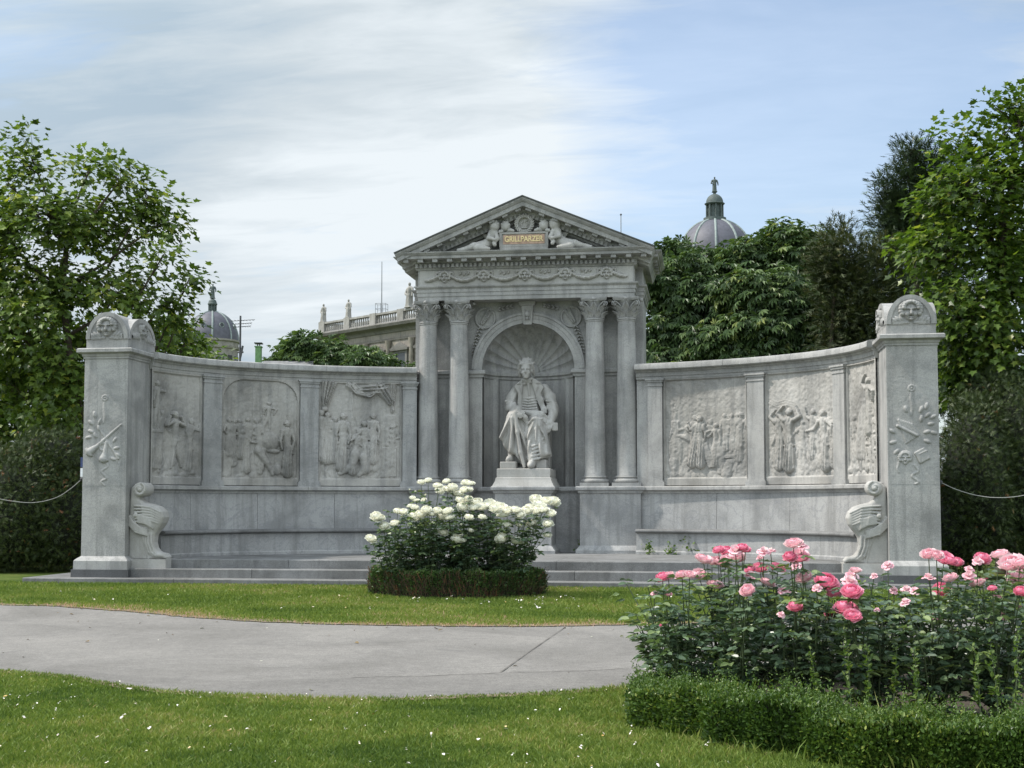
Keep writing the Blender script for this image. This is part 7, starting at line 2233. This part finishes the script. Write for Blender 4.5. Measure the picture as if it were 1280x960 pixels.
yl = -4.0
rope('pale rope sagging from the left pier into the dark shrub', [at_y(102, 599, yl), at_y(88, 611, yl - 0.1), at_y(70, 622, yl - 0.2), at_y(45, 628, yl - 0.3), at_y(20, 627, yl - 0.4), at_y(-10, 621, yl - 0.5), at_y(-45, 606, yl - 0.6)])
rope('pale rope sagging from the right pier across the dark shrub', [at_y(1176, 603, yl - 0.3), at_y(1196, 612, yl - 0.35), at_y(1220, 619, yl - 0.4), at_y(1245, 622, yl - 0.5), at_y(1275, 620, yl - 0.55), at_y(1310, 611, yl - 0.6)])
for px in (-47, 1312):
    q = at_y(px, 606, yl - 0.6)
    t = thing('rope_post', 'slim dark post holding the rope beyond the %s edge shrub' % ('left' if px < 0 else 'right'), 'post', (q[0], q[1], gz0))
    m = MB(); m.lathe([(0.045, 0), (0.04, q[2] - gz0), (0.055, q[2] - gz0 + 0.02), (0.03, q[2] - gz0 + 0.08)], n=10); m.build('post', M_DMET, t)
    m = MB(); m.lathe([(0.09, -0.02), (0.09, 0.03), (0.05, 0.05)], n=10); m.build('foot', M_DMET, t)
q = at_d(107, 590, 27.2)
t = thing('park_sign', 'small white and blue notice board half hidden behind the left pier', 'sign', (q[0], q[1], gz0))
m = MB(); m.lathe([(0.025, 0), (0.025, q[2] - gz0 + 0.4)], n=8); m.build('post', M_DMET, t)
m = MB(); m.box(-0.09, 0.30, -0.05, -0.025, q[2] - gz0 - 0.10, q[2] - gz0 + 0.08); m.build('board', plain('white_board', (0.75, 0.77, 0.80), 0.4, 0.05), t)
m = MB(); m.box(-0.09, 0.30, -0.05, -0.025, q[2] - gz0 + 0.10, q[2] - gz0 + 0.30); m.build('blue_board', plain('blue_board', (0.04, 0.06, 0.16), 0.4, 0.1), t)

# ================================================================== LIGHT, SKY, CAMERA
SUN_EL, SUN_AZ = math.radians(52), math.radians(-97)     # azimuth from +y towards +x: the sun stands to the left
sd = Vector((math.sin(SUN_AZ) * math.cos(SUN_EL), math.cos(SUN_AZ) * math.cos(SUN_EL), math.sin(SUN_EL)))
L = bpy.data.lights.new('sun', 'SUN'); L.energy = 2.5; L.angle = math.radians(2.0); L.color = (1.0, 0.94, 0.86)
lo = bpy.data.objects.new('sun', L); COL.objects.link(lo)
lo.rotation_euler = (-sd).to_track_quat('-Z', 'Y').to_euler(); lo.location = (-20, 0, 40)

W = bpy.data.worlds.new('World'); scene.world = W; W.use_nodes = True
nt = W.node_tree
bg = nt.nodes['Background']
sky = nd(nt, 'ShaderNodeTexSky', sky_type='NISHITA')
sky.sun_disc = False; sky.sun_elevation = SUN_EL; sky.sun_rotation = SUN_AZ
sky.air_density = 1.0; sky.dust_density = 1.5; sky.ozone_density = 0.4
tc = nd(nt, 'ShaderNodeTexCoord')
sp = nd(nt, 'ShaderNodeSeparateXYZ'); nt.links.new(tc.outputs['Generated'], sp.inputs[0])


def mth(op, a, b=None):
    n = nd(nt, 'ShaderNodeMath', operation=op)
    for s, v in ((n.inputs[0], a), (n.inputs[1], b)):
        if v is None: continue
        if isinstance(v, (int, float)): s.default_value = v
        else: nt.links.new(v, s)
    return n.outputs[0]


zz = mth('ADD', mth('MAXIMUM', sp.outputs[2], 0.0), 0.16)      # a cloud sheet seen in perspective
cb = nd(nt, 'ShaderNodeCombineXYZ')
nt.links.new(mth('DIVIDE', sp.outputs[0], zz), cb.inputs[0]); nt.links.new(mth('DIVIDE', sp.outputs[1], zz), cb.inputs[1])


def cl(scale, rot, off, sc, detail, rough, dist):
    mp = nd(nt, 'ShaderNodeMapping'); mp.inputs['Scale'].default_value = scale; mp.inputs['Rotation'].default_value = (0, 0, rot); mp.inputs['Location'].default_value = off
    nt.links.new(cb.outputs[0], mp.inputs['Vector'])
    return noise(nt, mp.outputs[0], sc, detail, rough, dist)


def lobe(px, py, lo, hi):
    """a soft region of the sky round one fixed direction"""
    d = ray(px, py); d = d / np.linalg.norm(d)
    n = nd(nt, 'ShaderNodeVectorMath', operation='DOT_PRODUCT'); n.inputs[1].default_value = d
    nrm = nd(nt, 'ShaderNodeVectorMath', operation='NORMALIZE'); nt.links.new(tc.outputs['Generated'], nrm.inputs[0]); nt.links.new(nrm.outputs[0], n.inputs[0])
    r = nd(nt, 'ShaderNodeMapRange', interpolation_type='SMOOTHSTEP')
    r.inputs['From Min'].default_value = math.cos(math.radians(hi)); r.inputs['From Max'].default_value = math.cos(math.radians(lo))
    nt.links.new(n.outputs['Value'], r.inputs['Value'])
    return r.outputs[0]


cover = cl((1.0, 1.25, 1), 0.35, (3.1, 0.4, 0.0), 0.8, 6, 0.5, 0.3)
wisps = cl((0.6, 2.0, 1), 0.5, (1.7, 2.0, 0.0), 1.6, 7, 0.6, 0.5)
shade = cl((0.8, 1.8, 1), 0.30, (5.0, 1.0, 0.0), 0.9, 6, 0.55, 0.4)
cv = mth('ADD', mth('MULTIPLY', cover, 0.72), mth('MULTIPLY', wisps, 0.28))
fine = cl((0.9, 2.6, 1), 0.42, (0.3, 6.0, 0.0), 4.2, 8, 0.62, 0.5)
cv = mth('ADD', cv, mth('MULTIPLY', mth('SUBTRACT', fine, 0.5), 0.42))
cv = mth('ADD', cv, mth('MULTIPLY', lobe(470, 200, 2, 14), 0.12))
cv = mth('ADD', cv, mth('MULTIPLY', lobe(60, 100, 2, 12), 0.10))
cv = mth('SUBTRACT', cv, mth('MULTIPLY', lobe(950, 205, 1, 12), 0.30))
cv = mth('SUBTRACT', cv, mth('MULTIPLY', lobe(1200, 40, 1, 10), 0.12))
fac = ramp(nt, cv, [(0.26, 0.30), (0.42, 0.68), (0.55, 1.0)])
sh2 = mth('ADD', mth('ADD', shade, mth('MULTIPLY', mth('SUBTRACT', fine, 0.5), 0.30)), mth('MULTIPLY', lobe(520, 180, 2, 12), 0.10))
sh2 = mth('SUBTRACT', sh2, mth('MULTIPLY', lobe(120, 40, 2, 10), 0.07))
sh2 = mth('SUBTRACT', sh2, mth('MULTIPLY', lobe(1200, 60, 2, 9), 0.06))
ccol = ramp(nt, sh2, [(0.34, (2.1, 2.6, 3.05)), (0.50, (2.95, 3.3, 3.55)), (0.66, (3.9, 4.2, 4.4))])
def lobe_d(d, lo, hi):
    d = np.asarray(d, float); d = d / np.linalg.norm(d)
    n = nd(nt, 'ShaderNodeVectorMath', operation='DOT_PRODUCT'); n.inputs[1].default_value = d
    nrm = nd(nt, 'ShaderNodeVectorMath', operation='NORMALIZE'); nt.links.new(tc.outputs['Generated'], nrm.inputs[0]); nt.links.new(nrm.outputs[0], n.inputs[0])
    r = nd(nt, 'ShaderNodeMapRange', interpolation_type='SMOOTHSTEP')
    r.inputs['From Min'].default_value = math.cos(math.radians(hi)); r.inputs['From Max'].default_value = math.cos(math.radians(lo))
    nt.links.new(n.outputs['Value'], r.inputs['Value'])
    return r.outputs[0]


# added fill light: unseen sky brightened round the sun and behind the photographer
fill_glow = mth('ADD', 1.0, mth('ADD', mth('MULTIPLY', lobe_d(sd, 8, 70), 1.1), mth('MULTIPLY', lobe_d((0.25, -0.75, 0.6), 15, 85), 0.95)))
gl = nd(nt, 'ShaderNodeVectorMath', operation='SCALE'); nt.links.new(ccol, gl.inputs[0]); nt.links.new(fill_glow, gl.inputs['Scale'])
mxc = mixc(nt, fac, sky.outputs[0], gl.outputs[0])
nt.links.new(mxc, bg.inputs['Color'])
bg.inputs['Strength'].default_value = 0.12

cd = bpy.data.cameras.new('camera'); co = bpy.data.objects.new('camera', cd); COL.objects.link(co)
co.location = CAM
co.rotation_euler = Matrix((RT, UP, -FW)).transposed().to_euler()
cd.sensor_width = 36.0; cd.lens = 36.0 * F_PX / 1280.0
cd.shift_y = (PPY - 480.0) / 1280.0
cd.clip_start = 0.1; cd.clip_end = 6000
scene.camera = co

vs = scene.view_settings
scene.display_settings.display_device = 'sRGB'
vs.view_transform = 'Standard'; vs.look = 'None'; vs.gamma = 1.0; vs.use_curve_mapping = False
vs.exposure = 0.88
scene.cycles.max_bounces = 6; scene.cycles.diffuse_bounces = 3; scene.cycles.glossy_bounces = 2; scene.cycles.transmission_bounces = 3; scene.cycles.transparent_max_bounces = 4
scene.cycles.use_denoising = True
scene.cycles.sample_clamp_indirect = 6
